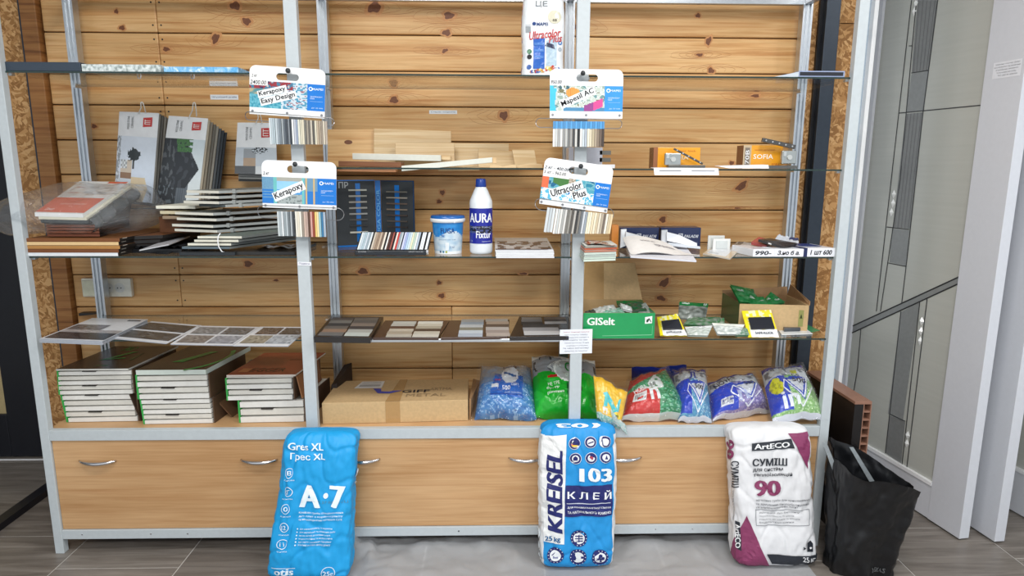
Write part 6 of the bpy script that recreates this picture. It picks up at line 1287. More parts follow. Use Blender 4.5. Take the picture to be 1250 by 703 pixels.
loose = [('packet with a green header card standing behind the other loose packets', [(828, 388), (861, 391), (865, 370.5), (829.5, 368)], (.10, .10, .17, .17), (150, 156, 152), (90, 96, 90), 7, HG, [('GISelt', .08, .35, .84, .94, (225, 240, 230), dict(bold=.05)), ('#', .82, .95, .80, .97, (230, 240, 235))]),
         ('dark green packet lying behind the two black panels', [(834, 396), (868, 397), (880, 387), (842, 386)], (.05, .05, .12, .12), (60, 110, 70), (130, 140, 130), 8, None, ()),
         ('white headed clear packet right of the left black panel', [(840, 409), (864, 409.5), (870, 397), (836, 399)], (-.0, -.0, .05, .05), (170, 180, 172), (200, 206, 202), 9, (228, 232, 232), [('а - 19 М', .3, .7, .80, .92, (40, 50, 60), dict(bold=.02))]),
         ('clear packet with small metal parts left of the right black panel', [(876, 408), (903, 408), (909, 396), (869, 394)], (-.0, -.0, .05, .05), (170, 178, 176), (214, 218, 214), 10, (226, 228, 220), ()),
         ('green packet behind the metal parts packet', [(866, 396), (885, 397), (884, 388), (868, 388)], (.07, .07, .13, .13), (70, 130, 84), (150, 160, 150), 12, None, ()),
         ('green tinged packet at the shelf edge before the brown box', [(898, 409), (915, 409), (912, 400), (898, 400)], (.0, .0, .04, .04), (90, 130, 104), (150, 164, 154), 11, None, ())]
for lab, pts, Y, c0, c1, sd, hd, w in loose: packet(lab, pts, Y, c0, c1, sd, hd, words=w)
for k, (pts, Y, lab) in enumerate((([(806, 409.5), (839, 406), (827, 383), (802, 387)], (-.0, -.0, .10, .10), 'black panel in a yellow and white pack, left one beside the green box'), ([(913.5, 412), (951, 411.5), (941, 378), (905.5, 379.5)], (-.0, -.0, .11, .11), 'black panel in a yellow and white pack leaning against the brown box'))):
    P4 = [at(*p, y) for p, y in zip(pts, Y)]; P4[0].z = P4[1].z = max(P4[0].z, ZD+.002); P4 = [Vector((p.x, p.y, max(p.z, ZD+.006))) for p in P4]; N_ = (P4[1]-P4[0]).cross(P4[3]-P4[0]).normalized()
    T = thing('panel_pack', lab, 'packet', P4[0], 'yellow and white packs with black panels')
    g = lambda u, v, d=0.0: (P4[0]*(1-u)+P4[1]*u)*(1-v)+(P4[3]*(1-u)+P4[2]*u)*v+N_*(.003*noise.noise(Vector((u*6, v*6, k*5)))+d)
    m = MB(); m.grid(lambda u, v: g(u, v), 18, 18, lambda u, v: (236, 238, 240) if v < .27 and u > .1 else (240, 222, 40) if (u < .13 or v < .9 and u > .93) else ((238, 222, 60) if n2(u*7, v*9) < .12 else (240, 238, 190))); m.grid(lambda u, v: g(1-u, v, -.003), 4, 4, (232, 214, 50)); pk = m.build('pack', GLOSSY, T)
    m = MB(); q = [g(.14, .27, .001), g(.92, .27, .001), g(.92, .70, .001), g(.14, .70, .001)]; m.prism(q, N_*.006, (40, 42, 50)); m.build('black_panel', GLOSSY, T, bevel=.001)
    m = MB(); m.text(lambda u, v: g(u, v, .003), 'SAFE-KLICK', .25, .85, .10, .18, (50, 60, 80), .04, step=.15); m.build('lettering', GLOSSY, pk)
# white pack with grey device
P4 = [onz(954, 409, ZD+.002), onz(992, 408, ZD+.002), onz(973, 394, ZD+.002), onz(944, 395, ZD+.002)]
T = thing('device_pack', 'white blister pack with a dark grey device at the right end of the fourth shelf', 'packet', P4[0]); g = lambda u, v, d=0.0: (P4[0]*(1-u)+P4[1]*u)*(1-v)+(P4[3]*(1-u)+P4[2]*u)*v+Vector((0, 0, d))
MB().prism([g(0, 0), g(1, 0), g(1, 1), g(0, 1)], (0, 0, .003), (226, 230, 232)).build('backing_card', GLOSSY, T); m = MB(); m.prism([g(.14, .2, .0035), g(.70, .2, .0035), g(.74, .85, .0035), (g(.16, .85, .0035))], (0, 0, .014), (72, 76, 82)); m.build('device', GLOSSY, T, bevel=.003); MB().prism([g(.34, .35, .0178), g(.6, .35, .0178), g(.62, .7, .0178), g(.38, .7, .0178)], (0, 0, .001), (140, 144, 146)).build('device_screen', GLOSSY, T)
sheet('green_leaflet', 'green leaflet corner showing right of the white device pack', 'leaflet', [(990, 406), (1001, 404), (984, 396), (975, 397)], ZD+.001, (50, 140, 90), .001)
# brown box with green label
T = thing('kraft_box', 'open brown cardboard box with a green label side, full of green packets', 'box', (2.75, .25, ZD)); z0 = ZD+.0008
A = Vector((xat(901, .13, z0), .13, z0)); h = at(901, 371, .13).z-z0; B = Vector((xat(985, .10, z0), .10, z0)); Lb = Vector((xat(880, .36, z0), .36, z0)); Rb = B+(Lb-A)*.95; Rb.y = min(Rb.y, .39); Hh = Vector((0, 0, h)); hl = at(880, 358, .36).z-z0
def q4(ps, off, mat, nm): return MB().prism(ps, off).build(nm, mat, T)
q4([A, B, B+Hh, A+Hh], (0, .004, 0), KRAFT, 'front_panel'); q4([B, Rb, Rb+Hh, B+Hh], (-.004, 0, 0), KRAFT, 'side_panel'); q4([Rb, Lb, Lb+Hh, Rb+Hh], (0, -.004, 0), KRAFT_IN, 'back_panel'); q4([A, B, Rb, Lb], (0, 0, .003), KRAFT_IN, 'bottom_panel')
lf = MB().prism([Lb, A, A+Hh, Lb+Hh], (.004, 0, 0), (24, 86, 50)).build('label_panel', GLOSSY, T); nL = (A-Lb).cross(Vector((0, 0, 1))).normalized(); P = lambda u, v, e=.0012: Lb.lerp(A, u)+Hh*v+nL*e*(1 if nL.y < 0 else -1)
m = MB(); m.poly([P(.08, .05), P(.90, .08), P(.90, .72), P(.08, .70)], (196, 202, 200)); m.text(lambda u, v: P(u, v, .002), 'Світильник', .15, .8, .56, .64, (60, 64, 66)); m.poly([P(q[0], q[1], .002) for q in ((.2, .16), (.45, .16), (.45, .30), (.2, .30))], (50, 54, 56)); m.text(lambda u, v: P(u, v, .002), 'LED 12W', .5, .85, .3, .5, (60, 64, 66), .04); m.build('lettering', GLOSSY, lf)
q4([B+Hh, Rb+Hh, Rb+Hh+Vector((.0, -.02, .05)), B+Hh+Vector((.01, .02, .012))], (.003, 0, 0), KRAFT_IN, 'flap'); q4([Rb+Hh, Lb+Hh, Lb+Hh+Vector((0, .004, .012)), Rb+Hh+Vector((0, .01, .035))], (0, -.003, 0), KRAFT_IN, 'flap')
m = MB(); c = lambda u, v: A.lerp(B, u)+Hh*v+Vector((0, -.0015, 0)); m.poly([c(.86, .2), c(.93, .2), c(.93, .82), c(.86, .82)], (150, 150, 90)); m.poly([c(.875, .5), c(.915, .5), c(.895, .7)], (40, 60, 40)); m.build('printed_mark', PRINT, T)
gp = [('long green packet pointing up at the left of the brown box', [(903, 368), (934, 371), (915, 352), (891, 347)], (.16, .16, .24, .26), 21, (24, 116, 56), (80, 150, 96)), ('green packet corner with a white emblem in the brown box', [(908, 360), (922, 363), (920, 353), (911, 352)], (.22, .22, .26, .26), 22, (24, 116, 56), (30, 130, 64)),
      ('square green packet with white marks standing in the brown box', [(937, 373), (959, 369), (941, 356), (932, 366)], (.15, .18, .22, .19), 23, (24, 112, 54), (34, 134, 66)), ('green packet lying across the front rim of the brown box', [(916, 371), (938, 372), (932, 362), (908, 361)], (.145, .145, .19, .20), 24, (24, 116, 56), (40, 130, 70))]
for lab, pts, Y, sd, c0, c1 in gp: packet(lab, pts, Y, c0, c1, sd, None, grp='green packets in the brown box', words=[('GISelt', .15, .45, .60, .72, (225, 240, 228), dict(bold=.05)), ('GISelt', .55, .85, .25, .37, (225, 240, 228), dict(bold=.05))])
# top shelf: grout bag and dark sample at the right end
T = thing('grout_bag', 'white printed bag of tile grout standing on the top shelf beside the right middle post', 'bag', (1.93, .1, ZA))
Yg = .03; x0, x1 = xat(636, Yg, ZA), xat(690, Yg, ZA); Z0 = ZA+.001; Hg = .34; TH = .09
def gb(a, v, d=0.0):
    # a: -1..1 front, goes round to +-2 at the back
    an = a*math.pi/2; k = 1-.25*max(0, v-.75)/.25*0; w = (x1-x0)/2*(1-.04*math.sin(v*9)); w *= (1-.10*v); dp = TH/2*(.55+.45*math.sin(min(1, (1-v)*1.6+.25)*math.pi/2)); 
    n_ = 4.0; ca, sa = math.sin(an), math.cos(an); r = (abs(ca)**n_+abs(sa)**n_)**(-1/n_)
    wr = .0035*noise.noise(Vector((ca*4, v*9, 5)))+.002*noise.noise(Vector((ca*12, v*16, 9)))
    return Vector(((x0+x1)/2+ca*r*w, Yg+TH/2-sa*r*(dp+d+wr)-(0 if abs(a) < 1 else 0), Z0+Hg*v))
def gcol(u, v):
    a = -2+4*u
    if a < -.68 and a > -1.0: return [(226, 228, 230), (60, 90, 170), (200, 60, 60), (90, 90, 96)][int((n2(3, v*14)+1)*2) % 4] if n2(a*9, v*10) > .1 else (206, 210, 214)
    return (232, 236, 240)
m = MB(); m.grid(lambda u, v: gb(-2+4*u, v), 72, 36, gcol, wrapu=True); m.poly([gb(-2+4*k/40, 1.0) for k in range(40)], (225, 228, 230)); bd = m.build('bag_body', POLY, T, smooth=True)
def e(u, v, d=.0012):
    x = max(-.985, min(.985, (-1+2*u)*.97)); y = (1-abs(x)**4)**.25; return gb(math.atan2(x, y)/(math.pi/2), v*.55, d)
_ = 0          # visible part: v 0..1 is the lower half
vv = lambda y: (zat(663, y, Yg)-Z0)/Hg/.55
m = MB(); U_ = lambda x: (x-638)/(689-638)
m.draped(e, [(U_(651), vv(84)), (U_(665), vv(84)), (U_(665), vv(47)), (U_(651), vv(47))], [(0, 1, 2, 3)], (44, 100, 190), .06)
m.draped(e, [(U_(667), vv(80)), (U_(680), vv(80)), (U_(680), vv(46)), (U_(667), vv(50))], [(0, 1, 2, 3)], (176, 198, 214), .06)
m.draped(lambda u, v: e(u, v, .002), [(U_(665), vv(56)), (U_(678), vv(60)), (U_(676), vv(54)), (U_(668), vv(52))], [(0, 1, 2, 3)], (44, 50, 80), .06)
for y in (52, 60, 68): m.draped(lambda u, v: e(u, v, .002), [(U_(652), vv(y+3)), (U_(664), vv(y+3)), (U_(664), vv(y)), (U_(652), vv(y))], [(0, 1, 2, 3)], (80, 130, 205), .06)
def oval(cx, cy, r, c, d=.0012, n=18, ri=0):
    A = [2*math.pi*k/n for k in range(n)]; f = lambda x, y: (U_(x), vv(y))
    m.draped(lambda u, v: e(u, v, d), [f(cx+r*math.cos(t), cy-r*math.sin(t)) for t in A], [list(range(n))], c, .2)
oval(676.5, 20.5, 8.2, (216, 212, 190)); oval(646, 63, 3, (40, 110, 70)); oval(646, 69.5, 3, (40, 40, 44)); oval(646, 82, 3, (50, 90, 160)); oval(684, 52, 2.6, (60, 120, 190)); oval(684, 60, 2.6, (170, 180, 190))
random.seed(5)
for k in range(34): oval(649+1.0*k+random.uniform(-.5, .5), 87.5-random.uniform(0, 3)*(k/12), random.uniform(1.2, 2.2), random.choice([(200, 50, 50), (60, 90, 160), (220, 200, 90), (230, 230, 230), (70, 60, 50), (200, 120, 60)]), .0018+.0004*(k % 3), 9)
random.seed(11)
m.text(lambda u, v: e(u, v, .002), 'MAPEI', U_(655), U_(668.5), vv(31.5), vv(27.5), (24, 60, 120), .06, step=.1); oval(652, 29, 2.2, (40, 70, 130), .002)
T_ = lambda u, v: e(u, v, .0022); sl = lambda u, v: e(u, v+ (u-.2)*.10, .0022)
m.text(sl, 'Ultracolor', U_(646), U_(684), vv(49), vv(39), (190, 52, 52), .05, .15, step=.08); m.text(sl, 'Plus', U_(670), U_(686), vv(55.5), vv(46.5), (190, 52, 52), .05, .15, step=.08)
m.text(T_, '88', U_(674), U_(679), vv(26), vv(23), (90, 84, 70), .03); m.text(T_, 'ЦЕ', U_(653), U_(668), vv(9), vv(1), (120, 124, 128), .02)
for (x, y, w, h_) in ((642, 31, 6, .5), (642, 40, 6, 8)): m.draped(e, [(U_(x), vv(y)), (U_(x+w), vv(y)), (U_(x+w), vv(y-h_)), (U_(x), vv(y-h_))], [(0, 1, 2, 3)], (150, 156, 160), .1)
m.build('lettering', POLY, bd)
T = thing('dark_sample', 'black slab sample in a bright metal rim at the right end of the top shelf', 'sample', (2.9, .05, ZA)); Y = .008
x0, x1 = xat(975, Y, ZA), xat(1031, Y, ZA); z1 = zat(1000, 86.5, Y); MB().box(x0, x1, Y, Y+.2, ZA+.0008, z1, (150, 164, 196)).build('metal_rim', GLOSSY, T, bevel=.001); MB().box(x0+.003, x1-.006, Y-.001, Y+.19, ZA+.005, z1-.004, (34, 36, 44)).build('slab', GLOSSY, T); MB().hexa([(x0-.08, Y+.02, ZA+.0008), (x0-.001, Y+.0, ZA+.0008), (x0-.001, Y+.1, ZA+.0008), (x0-.08, Y+.1, ZA+.0008)], [(x0-.08, Y+.02, ZA+.003), (x0-.001, Y+.0, ZA+.018), (x0-.001, Y+.1, ZA+.018), (x0-.08, Y+.1, ZA+.003)], (190, 200, 210)).build('wrapping_tail', GLOSSY, T)
# ================================================================== on the floor
class Sack:
    def __init__(s, W, D, H, base, leanY, leanX, n=4.2, seed=0, puff=1.0, topw=1.0):
        s.W, s.D, s.H, s.b, s.ly, s.lx, s.n, s.seed, s.puff, s.topw = W/2, D/2, H, Vector(base), leanY, leanX, n, seed, puff, topw
        # arc-length table of the cross-section from the middle of the front
        N = 400; pts = []
        for k in range(N+1):
            a = math.pi*(-1+2*k/N); ca, sa = math.sin(a), math.cos(a); r = (abs(ca)**n+abs(sa)**n)**(-1/n); pts.append((ca*r, sa*r))
        L = [0]
        for p, q in zip(pts[:-1], pts[1:]): L.append(L[-1]+math.hypot((q[0]-p[0])*s.W, (q[1]-p[1])*s.D))
        mid = L[N//2]; s.tab = [(l-mid, p) for l, p in zip(L, pts)]; s.per = L[-1]
    def sec(s, q):
        t = s.tab; lo, hi = 0, len(t)-1; q = max(t[0][0], min(t[-1][0], q))
        while hi-lo > 1:
            m = (lo+hi)//2
            if t[m][0] <= q: lo = m
            else: hi = m
        f = (q-t[lo][0])/(t[hi][0]-t[lo][0]); return [t[lo][1][i]*(1-f)+t[hi][1][i]*f for i in (0, 1)]
    def pt(s, q, z, d=0.0):
        """q metres round the sack from the middle of the front, z metres up the sack"""
        t = z/s.H; cx, cy = s.sec(q); e = abs(2*t-1)
        kw = (1-e**26)**(1/4) if e < 1 else 0; kd = (1-e**9)**(1/2.8) if e < 1 else 0; kw = max(kw, .02)
        kw *= 1+(s.topw-1)*t; w = s.W*kw*(1+.02*math.sin(t*6+s.seed)); dd = s.D*max(kd, .04)*s.puff*(1.04-.10*t)
        v = Vector((cx*3+s.seed, t*7, cy*2)); wr = .006*noise.noise(v)+.003*noise.noise(v*2.7)-.004*max(0, 1-9*abs(noise.noise(Vector((cx*1.6+s.seed, t*4.5, 2)))))
        wr *= min(1, kd*1.5)
        d = d+(.0026 if d > 0 else 0); return Vector((s.b.x+cx*(w+wr+d)+s.lx*t, s.b.y-cy*(dd+wr+d)+s.ly*t, s.b.z+.0015+s.H*t))
    def body(s, T, colf, mat=SACK, name='sack_body'):
        m = MB(); m.grid(lambda u, v: s.pt((u-.5)*s.per, (.5-.5*math.cos(math.pi*v)*.9995)*s.H), 200, 120, lambda u, v: colf((u-.5)*s.per, (.5-.5*math.cos(math.pi*v))*s.H), wrapu=True)
        m.poly([s.pt((k/60-.5)*s.per, s.H*.9997) for k in range(60)], colf(0, s.H)); m.poly([s.pt((k/60-.5)*s.per, s.H*.0003) for k in range(60)][::-1], colf(0, 0)); return m.build(name, mat, T, smooth=True)
def sack_px(s, px, py):
    """position on the front face (q, z) of a measured point; fixed-point search"""
    q, z = 0.0, s.H/2
    for _ in range(14):
        x, y = proj(s.pt(q, z)); q += (px-x)/330*.9; z += (y-py)/330*.9; z = max(.002*s.H, min(.998*s.H, z)); q = max(-s.per/2, min(s.per/2, q))
    return q, z
def ptext(m, s, txt, x0, y0, x1, y1, col, bold=0.0, shear=0.0, rot=0, d=.0020, step=.012, slope=0.0):
    """text filling the measured rectangle, left-top x0,y0 to right-bottom x1,y1; slope = image y change over the width"""
    c = [sack_px(s, x0, y1), sack_px(s, x1, y1+slope), sack_px(s, x1, y0+slope), sack_px(s, x0, y0)]
    f = lambda u, v: ((c[0][0]*(1-u)+c[1][0]*u)*(1-v)+(c[3][0]*(1-u)+c[2][0]*u)*v, (c[0][1]*(1-u)+c[1][1]*u)*(1-v)+(c[3][1]*(1-u)+c[2][1]*u)*v)
    pts, fs = glyphs(txt, bold, shear, 3); out = []
    for a, b in pts:
        if rot == 90: a, b = 1-b, a
        elif rot == -90: a, b = b, 1-a
        elif rot == 180: a, b = 1-a, 1-b
        out.append(f(a, b))
    m.layers(lambda q, z: s.pt(q, z, d), out, fs, col, step, 0, 4 if bold > 0.035 else 1)
def ppoly(m, s, pts, col, d=.0008, step=.012):
    uv = [sack_px(s, *p) for p in pts]; m.draped(lambda q, z: s.pt(q, z, d), uv, [list(range(len(uv)))], col, step)
def pcirc(m, s, x, y, r, col, d=.0012, ri=0, n=20, ry=None):
    c = sack_px(s, x, y); R = r/330; A = [2*math.pi*k/n for k in range(n)]
    o = [(c[0]+R*math.cos(t), c[1]+(ry or r)/330*math.sin(t)) for t in A]
    if not ri: m.draped(lambda q, z: s.pt(q, z, d), o, [list(range(n))], col, .03)
    else: i_ = [(c[0]+ri/330*math.cos(t), c[1]+ri/330*math.sin(t)) for t in A]; m.draped(lambda q, z: s.pt(q, z, d), o+i_, [(k, (k+1) % n, n+(k+1) % n, n+k) for k in range(n)], col, None)
# ---- blue sack, left
T = thing('mortar_sack', 'bright blue paper sack leaning on the cabinet below the left middle post', 'sack', (1.03, -.12, 0), 'paper sacks of tile mortar')
def sack_fit(px0b, px1b, pyt, px0t, px1t, Yfront_b, Yfront_t, Dp, seed, n=4.2):
    z0 = .0; xb0, xb1 = xat(px0b, Yfront_b+.04, .03), xat(px1b, Yfront_b+.04, .03); H = zat((px0t+px1t)/2, pyt, Yfront_t+Dp*.3); xt0, xt1 = xat(px0t, Yfront_t+.04, H*.95), xat(px1t, Yfront_t+.04, H*.95)
    W = max(xb1-xb0, xt1-xt0); cb, ct = (xb0+xb1)/2, (xt0+xt1)/2
    return Sack(W, Dp, H-.001, (cb, Yfront_b+Dp/2, .001), (Yfront_t-Yfront_b), ct-cb, n, seed, 1.0, (xt1-xt0)/(xb1-xb0))
s = sack_fit(326, 427, 527, 349, 437, -.235, -.150, .12, 1.3)
B1 = (30, 158, 222)
sb = s.body(T, lambda q, z: B1); WH = (228, 242, 250); m = MB()
ptext(m, s, 'Gres XL', 354, 539.5, 395, 548.5, WH, .05, slope=1); ptext(m, s, 'Грес XL', 356, 552, 397, 562, WH, .05, slope=1); ptext(m, s, 'A', 366, 591, 391, 618, WH, .22, slope=1); pcirc(m, s, 397.5, 604.5, 3.2, WH); ptext(m, s, '7', 402, 592, 421, 619, WH, .18, slope=1)
for i, tx in enumerate(('Клейова суміш спеціалізована', 'для плит з керамограніту', 'та великоформатних матеріалів С2ТЕ')): ptext(m, s, tx, 366-.3*i, 623.5+4.3*i, 418-.6*i, 626.6+4.3*i, WH, .03)
for i, tx in enumerate(('для керамограніту та кераміки', 'для внутрішніх та зовнішніх робіт', 'висока адгезія до складних основ', 'морозостійка та водостійка', 'для підлог з водяним підігрівом', 'можлива укладка зверху донизу')): ptext(m, s, tx, 367-.5*i, 643.5+4.0*i, (405 if i != 1 else 410)-1.2*(i % 3), 646+4.0*i, WH, .02); pcirc(m, s, 364-.6*i, 644.9+4*i, .9, WH)
for i, y in enumerate((577, 600, 621, 643.5, 664)):
    x = 354.5-2.3*i; pcirc(m, s, x, y, 6.0, WH, ri=5.2, ry=6.0); ptext(m, s, ['В', 'КГ', '◊' if False else 'о', '12', 'i i'][i], x-2.6, y-2.6, x+2.6, y+2.6, WH, .06); ptext(m, s, 'основа', x-6, y+7.8, x+6, y+9.2, WH, 0)
ptext(m, s, 'otis', 336, 693.5, 359, 701, WH, .09); ppoly(m, s, [(333, 692), (361, 692.5), (361, 693.2), (333, 692.7)], WH, .0018); pcirc(m, s, 400, 699, 8.2, WH, ri=7.4); ptext(m, s, '25', 393.5, 696.5, 402, 702, WH, .06); ptext(m, s, 'кг', 402.6, 698.5, 406, 702, WH, .04)
ptext(m, s, 'Gr', 431.5, 587, 435, 590, WH, .04); ptext(m, s, 'А', 432, 572, 437, 582, WH, .08); ptext(m, s, '7', 338, 568, 343, 580, WH, .1); ptext(m, s, 'R 27 03 23 CLI', 388, 610, 424, 613, (90, 130, 150), 0)
m.build('lettering', SACK, sb)
# ---- blue and white sack, middle
T = thing('mortar_sack', 'blue and white paper sack marked 103 below the right middle post', 'sack', (2.02, -.1, 0), 'paper sacks of tile mortar')
s = sack_fit(658, 750, 517, 660, 752, -.180, -.105, .13, 4.1)
B2, NV = (36, 146, 214), (34, 40, 104)
sb = s.body(T, lambda q, z: (224, 226, 228) if (abs(q) > s.W*.93 and z < s.H*.93) else B2); m = MB()
ppoly(m, s, [(664, 531), (692, 530), (689, 664), (664.5, 660)], (230, 232, 232)); ppoly(m, s, [(658, 540), (664.5, 532), (664.5, 636), (657.5, 636)], (230, 232, 232))
ptext(m, s, 'KREISEL', 669.5, 549, 687.5, 651, NV, .16, .25, rot=90); ptext(m, s, '25 kg', 667, 653, 685, 660.5, (24, 90, 140), .08, slope=1, d=.005)
ppoly(m, s, [(691, 592), (746, 590.5), (745.5, 628), (689.5, 630)], NV, .0012); ptext(m, s, 'К Л Е Й', 693, 597, 745, 608, (236, 240, 244), .05, d=.0024); ppoly(m, s, [(692, 613.5), (744, 612.5), (744, 613.4), (692, 614.4)], (200, 206, 220), .002)
ptext(m, s, 'ДЛЯ КЕРАМОГРАНІТНОЇ ПЛИТКИ', 693, 617, 744, 620, (230, 234, 240), .04, d=.0024); ptext(m, s, 'ТА НАТУРАЛЬНОГО КАМЕНЮ', 693, 623, 744, 626, (230, 234, 240), .04, d=.0024)
ptext(m, s, '103', 707, 571, 746, 587, (236, 242, 246), .14)
ptext(m, s, '103', 683, 515.6, 727, 521.5, (230, 240, 246), .12, rot=180)
for i, (x, y) in enumerate(((701.5, 541), (720.5, 539.5), (738, 539), (702.5, 559), (721, 558.5), (739, 558))):
    pcirc(m, s, x, y, 7.2, (232, 236, 240), .0012, ry=7.0); pcirc(m, s, x, y, 6.6, NV, .0018, ry=6.4); pcirc(m, s, x, y, 4.4, (226, 230, 234), .0024, ry=4.3)
    if i == 0: ppoly(m, s, [(x-4, y-2.6), (x+4, y-2.6), (x+4, y), (x-4, y)], (30, 30, 34), .003, None); ppoly(m, s, [(x-4.3, y), (x+4.3, y), (x+4, y+1.6), (x-4, y+1.6)], (200, 50, 50), .003, None); ppoly(m, s, [(x-4, y+1.6), (x+4, y+1.6), (x+2.5, y+3.8), (x-2.5, y+3.8)], (226, 190, 60), .003, None)
    elif i == 2: ppoly(m, s, [(x-5, y-1.4), (x+5, y-1.4), (x+5, y+1.4), (x-5, y+1.4)], NV, .003, None)
    elif i == 3: ppoly(m, s, [(x-2.6, y+2.4), (x+2.6, y+2.4), (x+2.6, y-1), (x, y-3), (x-2.6, y-1)], NV, .003, None)
    elif i == 4: pcirc(m, s, x, y, 2.4, (170, 60, 80), .003)
    elif i == 5: ppoly(m, s, [(x-1.8, y+2), (x+1.8, y+2), (x, y-3)], NV, .003, None)
    else: ppoly(m, s, [(x-3.4, y+.6), (x+3, y-1.8), (x+3.4, y-.6), (x-3, y+1.8)], NV, .003, None)
for i, (x, y) in enumerate(((706.5, 656.5), (679, 677), (705.5, 679.5), (732, 680.5))):
    pcirc(m, s, x, y, 10.4, NV, .0012); pcirc(m, s, x, y, 7.0, (230, 234, 238), .0020)
    if i == 0:
        for k in (-3, 0, 3): ppoly(m, s, [(x-4.6, y+k-.6), (x+4.6, y+k-.6), (x+4.6, y+k+.6), (x-4.6, y+k+.6)], NV, .003, None)
        ppoly(m, s, [(x-.6, y-4.6), (x+.6, y-4.6), (x+.6, y+4.6), (x-.6, y+4.6)], NV, .003, None)
    elif i == 1: ppoly(m, s, [(x-5, y), (x, y-4.6), (x+5, y), (x+3.6, y), (x, y-3), (x-3.6, y)], NV, .003, None); ppoly(m, s, [(x-3, y+3.6), (x+3, y+3.6), (x+3, y+.8), (x-3, y+.8)], (120, 126, 160), .003, None)
    elif i == 2:
        ppoly(m, s, [(x-6.6, y-1.2), (x+6.6, y-1.2), (x+6.6, y+1.4), (x-6.6, y+1.4)], NV, .003, None)
    else:
        for dx, dy in ((0, -2.6), (-2.6, .4), (2.6, .4)): pcirc(m, s, x+dx, y+dy, 2.2, NV, .003)
        ppoly(m, s, [(x-.6, y), (x+.6, y), (x+1.2, y+4.6), (x-1.2, y+4.6)], NV, .003, None)
    for k in range(14):
        an = 2*math.pi*k/14; pcirc(m, s, x+8.7*math.cos(an), y+8.7*math.sin(an), .7, (210, 214, 228), .0022, n=5)
ptext(m, s, '103', 657.5, 642, 661.5, 683, (230, 240, 246), .12, rot=90)
m.build('lettering', SACK, sb)
# ---- white and purple sack, right
T = thing('mortar_sack', 'white paper sack marked 90 with purple corners beside the black bag', 'sack', (2.77, -.1, 0), 'paper sacks of tile mortar')
s = sack_fit(898, 996, 520, 889, 987, -.185, -.105, .13, 7.7)
PU, CH = (134, 58, 96), (44, 48, 56)
sb = s.body(T, lambda q, z: (224, 225, 228)); m = MB()
ppoly(m, s, [(961, 528.5), (984, 526), (986, 560), (985, 572)], PU); ppoly(m, s, [(912, 629), (939.5, 690), (913, 692)], PU)
ppoly(m, s, [(918, 541), (965, 535), (969, 547), (918, 550)], CH, .0012); ptext(m, s, 'ArtECO', 921, 541.5, 962.5, 548, (232, 234, 236), .08, d=.0026, slope=-3)
ptext(m, s, 'СУМІШ', 919, 559.5, 960, 569, CH, .09, slope=-1); ptext(m, s, 'для систем', 919.5, 571.5, 955, 576, CH, .05, slope=-1); ptext(m, s, 'теплоізоляцій', 920, 577, 966, 582, CH, .04, slope=-1); ptext(m, s, '90', 921, 586.5, 952, 605, PU, .14, slope=-1)
for i, tx in enumerate(('адгезійна суміш для приклеювання', 'та армування пінополістирольних', 'та мінераловатних плит')): ptext(m, s, tx, 923, 608.5+4.6*i, (986 if i < 2 else 973), 611.6+4.6*i, (90, 94, 102), .02, slope=-.5)
for i, tx in enumerate(('адгезія до бетону', 'морозостійкість 75 циклів', 'стійкість до ударів та тріщин', 'водоутримання')): ptext(m, s, tx, 927, 624+4.0*i, 975-7*(i % 2), 626.3+4*i, (110, 114, 120), .01)
for a, b in (((922.5, 621.5), (986, 620.5)), ((923.5, 640.5), (987, 640)), ): ppoly(m, s, [a, b, (b[0], b[1]+.7), (a[0], a[1]+.7)], (120, 124, 130), .001)
for a in (922.5, 986): ppoly(m, s, [(a, 621), (a+.6, 621), (a+1.2, 640.5), (a+.6, 640.5)], (120, 124, 130), .001)
ppoly(m, s, [(936, 676), (995, 676.5), (996, 687), (942, 687.5)], CH, .0012); ptext(m, s, '25 кг', 978.5, 679, 993, 685, (232, 234, 236), .05, d=.0026)
ppoly(m, s, [(984, 673), (991, 673), (991, 663), (988, 659), (984.5, 662)], CH, .0012, None); pcirc(m, s, 987.5, 668, 1.4, (226, 226, 228), .003); ppoly(m, s, [(980, 667), (983, 669), (980, 671)], CH, .0012, None)
ptext(m, s, 'СУМІШ', 894, 562, 903, 594, CH, .05, rot=-90); ptext(m, s, '90', 888.5, 536, 896.5, 560, PU, .12, rot=-90); 
ppoly(m, s, [(898, 635), (904, 637), (906, 672), (900, 669)], CH, .0012); ptext(m, s, 'ArtECO', 899, 639, 904.5, 668, (230, 232, 234), .06, rot=-90, d=.0026); ptext(m, s, 'суміш для приклеювання', 895, 598, 898, 634, (120, 124, 130), 0, rot=-90)
m.build('lettering', SACK, sb)
# ---- black plastic sack with a rolled board end
T = thing('black_bag', 'tall open black plastic bag with pale strip handles beside the white sack', 'bag', (3.12, -.15, 0))
ctr = Vector((3.105, -.155, 0)); 
def bagp(u, v, ins=0.0):
    a = 2*math.pi*u; ca, sa = math.cos(a), math.sin(a)
    top = .375+.055*(-ca)*(1 if ca < 0 else 1)+.05*math.exp(-((ca+.95)/.3)**2)-.03*math.sin(a*2+1.0)+(.03 if sa > 0 else 0)
    k = 1.0-.12*(1-v)**2+.16*v*v; w = .135*k; d = .085*k*(1+.1*v)
    n_ = 2.8; r = (abs(ca)**n_+abs(sa)**n_)**(-1/n_); cr_ = .016*noise.noise(Vector((ca*2, sa*2, v*2.2)))+.010*abs(noise.noise(Vector((ca*5, sa*5+3, v*6))))+.004*noise.noise(Vector((ca*14, sa*14, v*14)))
    return Vector((ctr.x+ca*r*(w+cr_-ins)+(.02*v), ctr.y+sa*r*(d+cr_-ins), .0015+top*v))
BAGM = plain((17, 18, 21), .33, 0, .2, .5, 26)
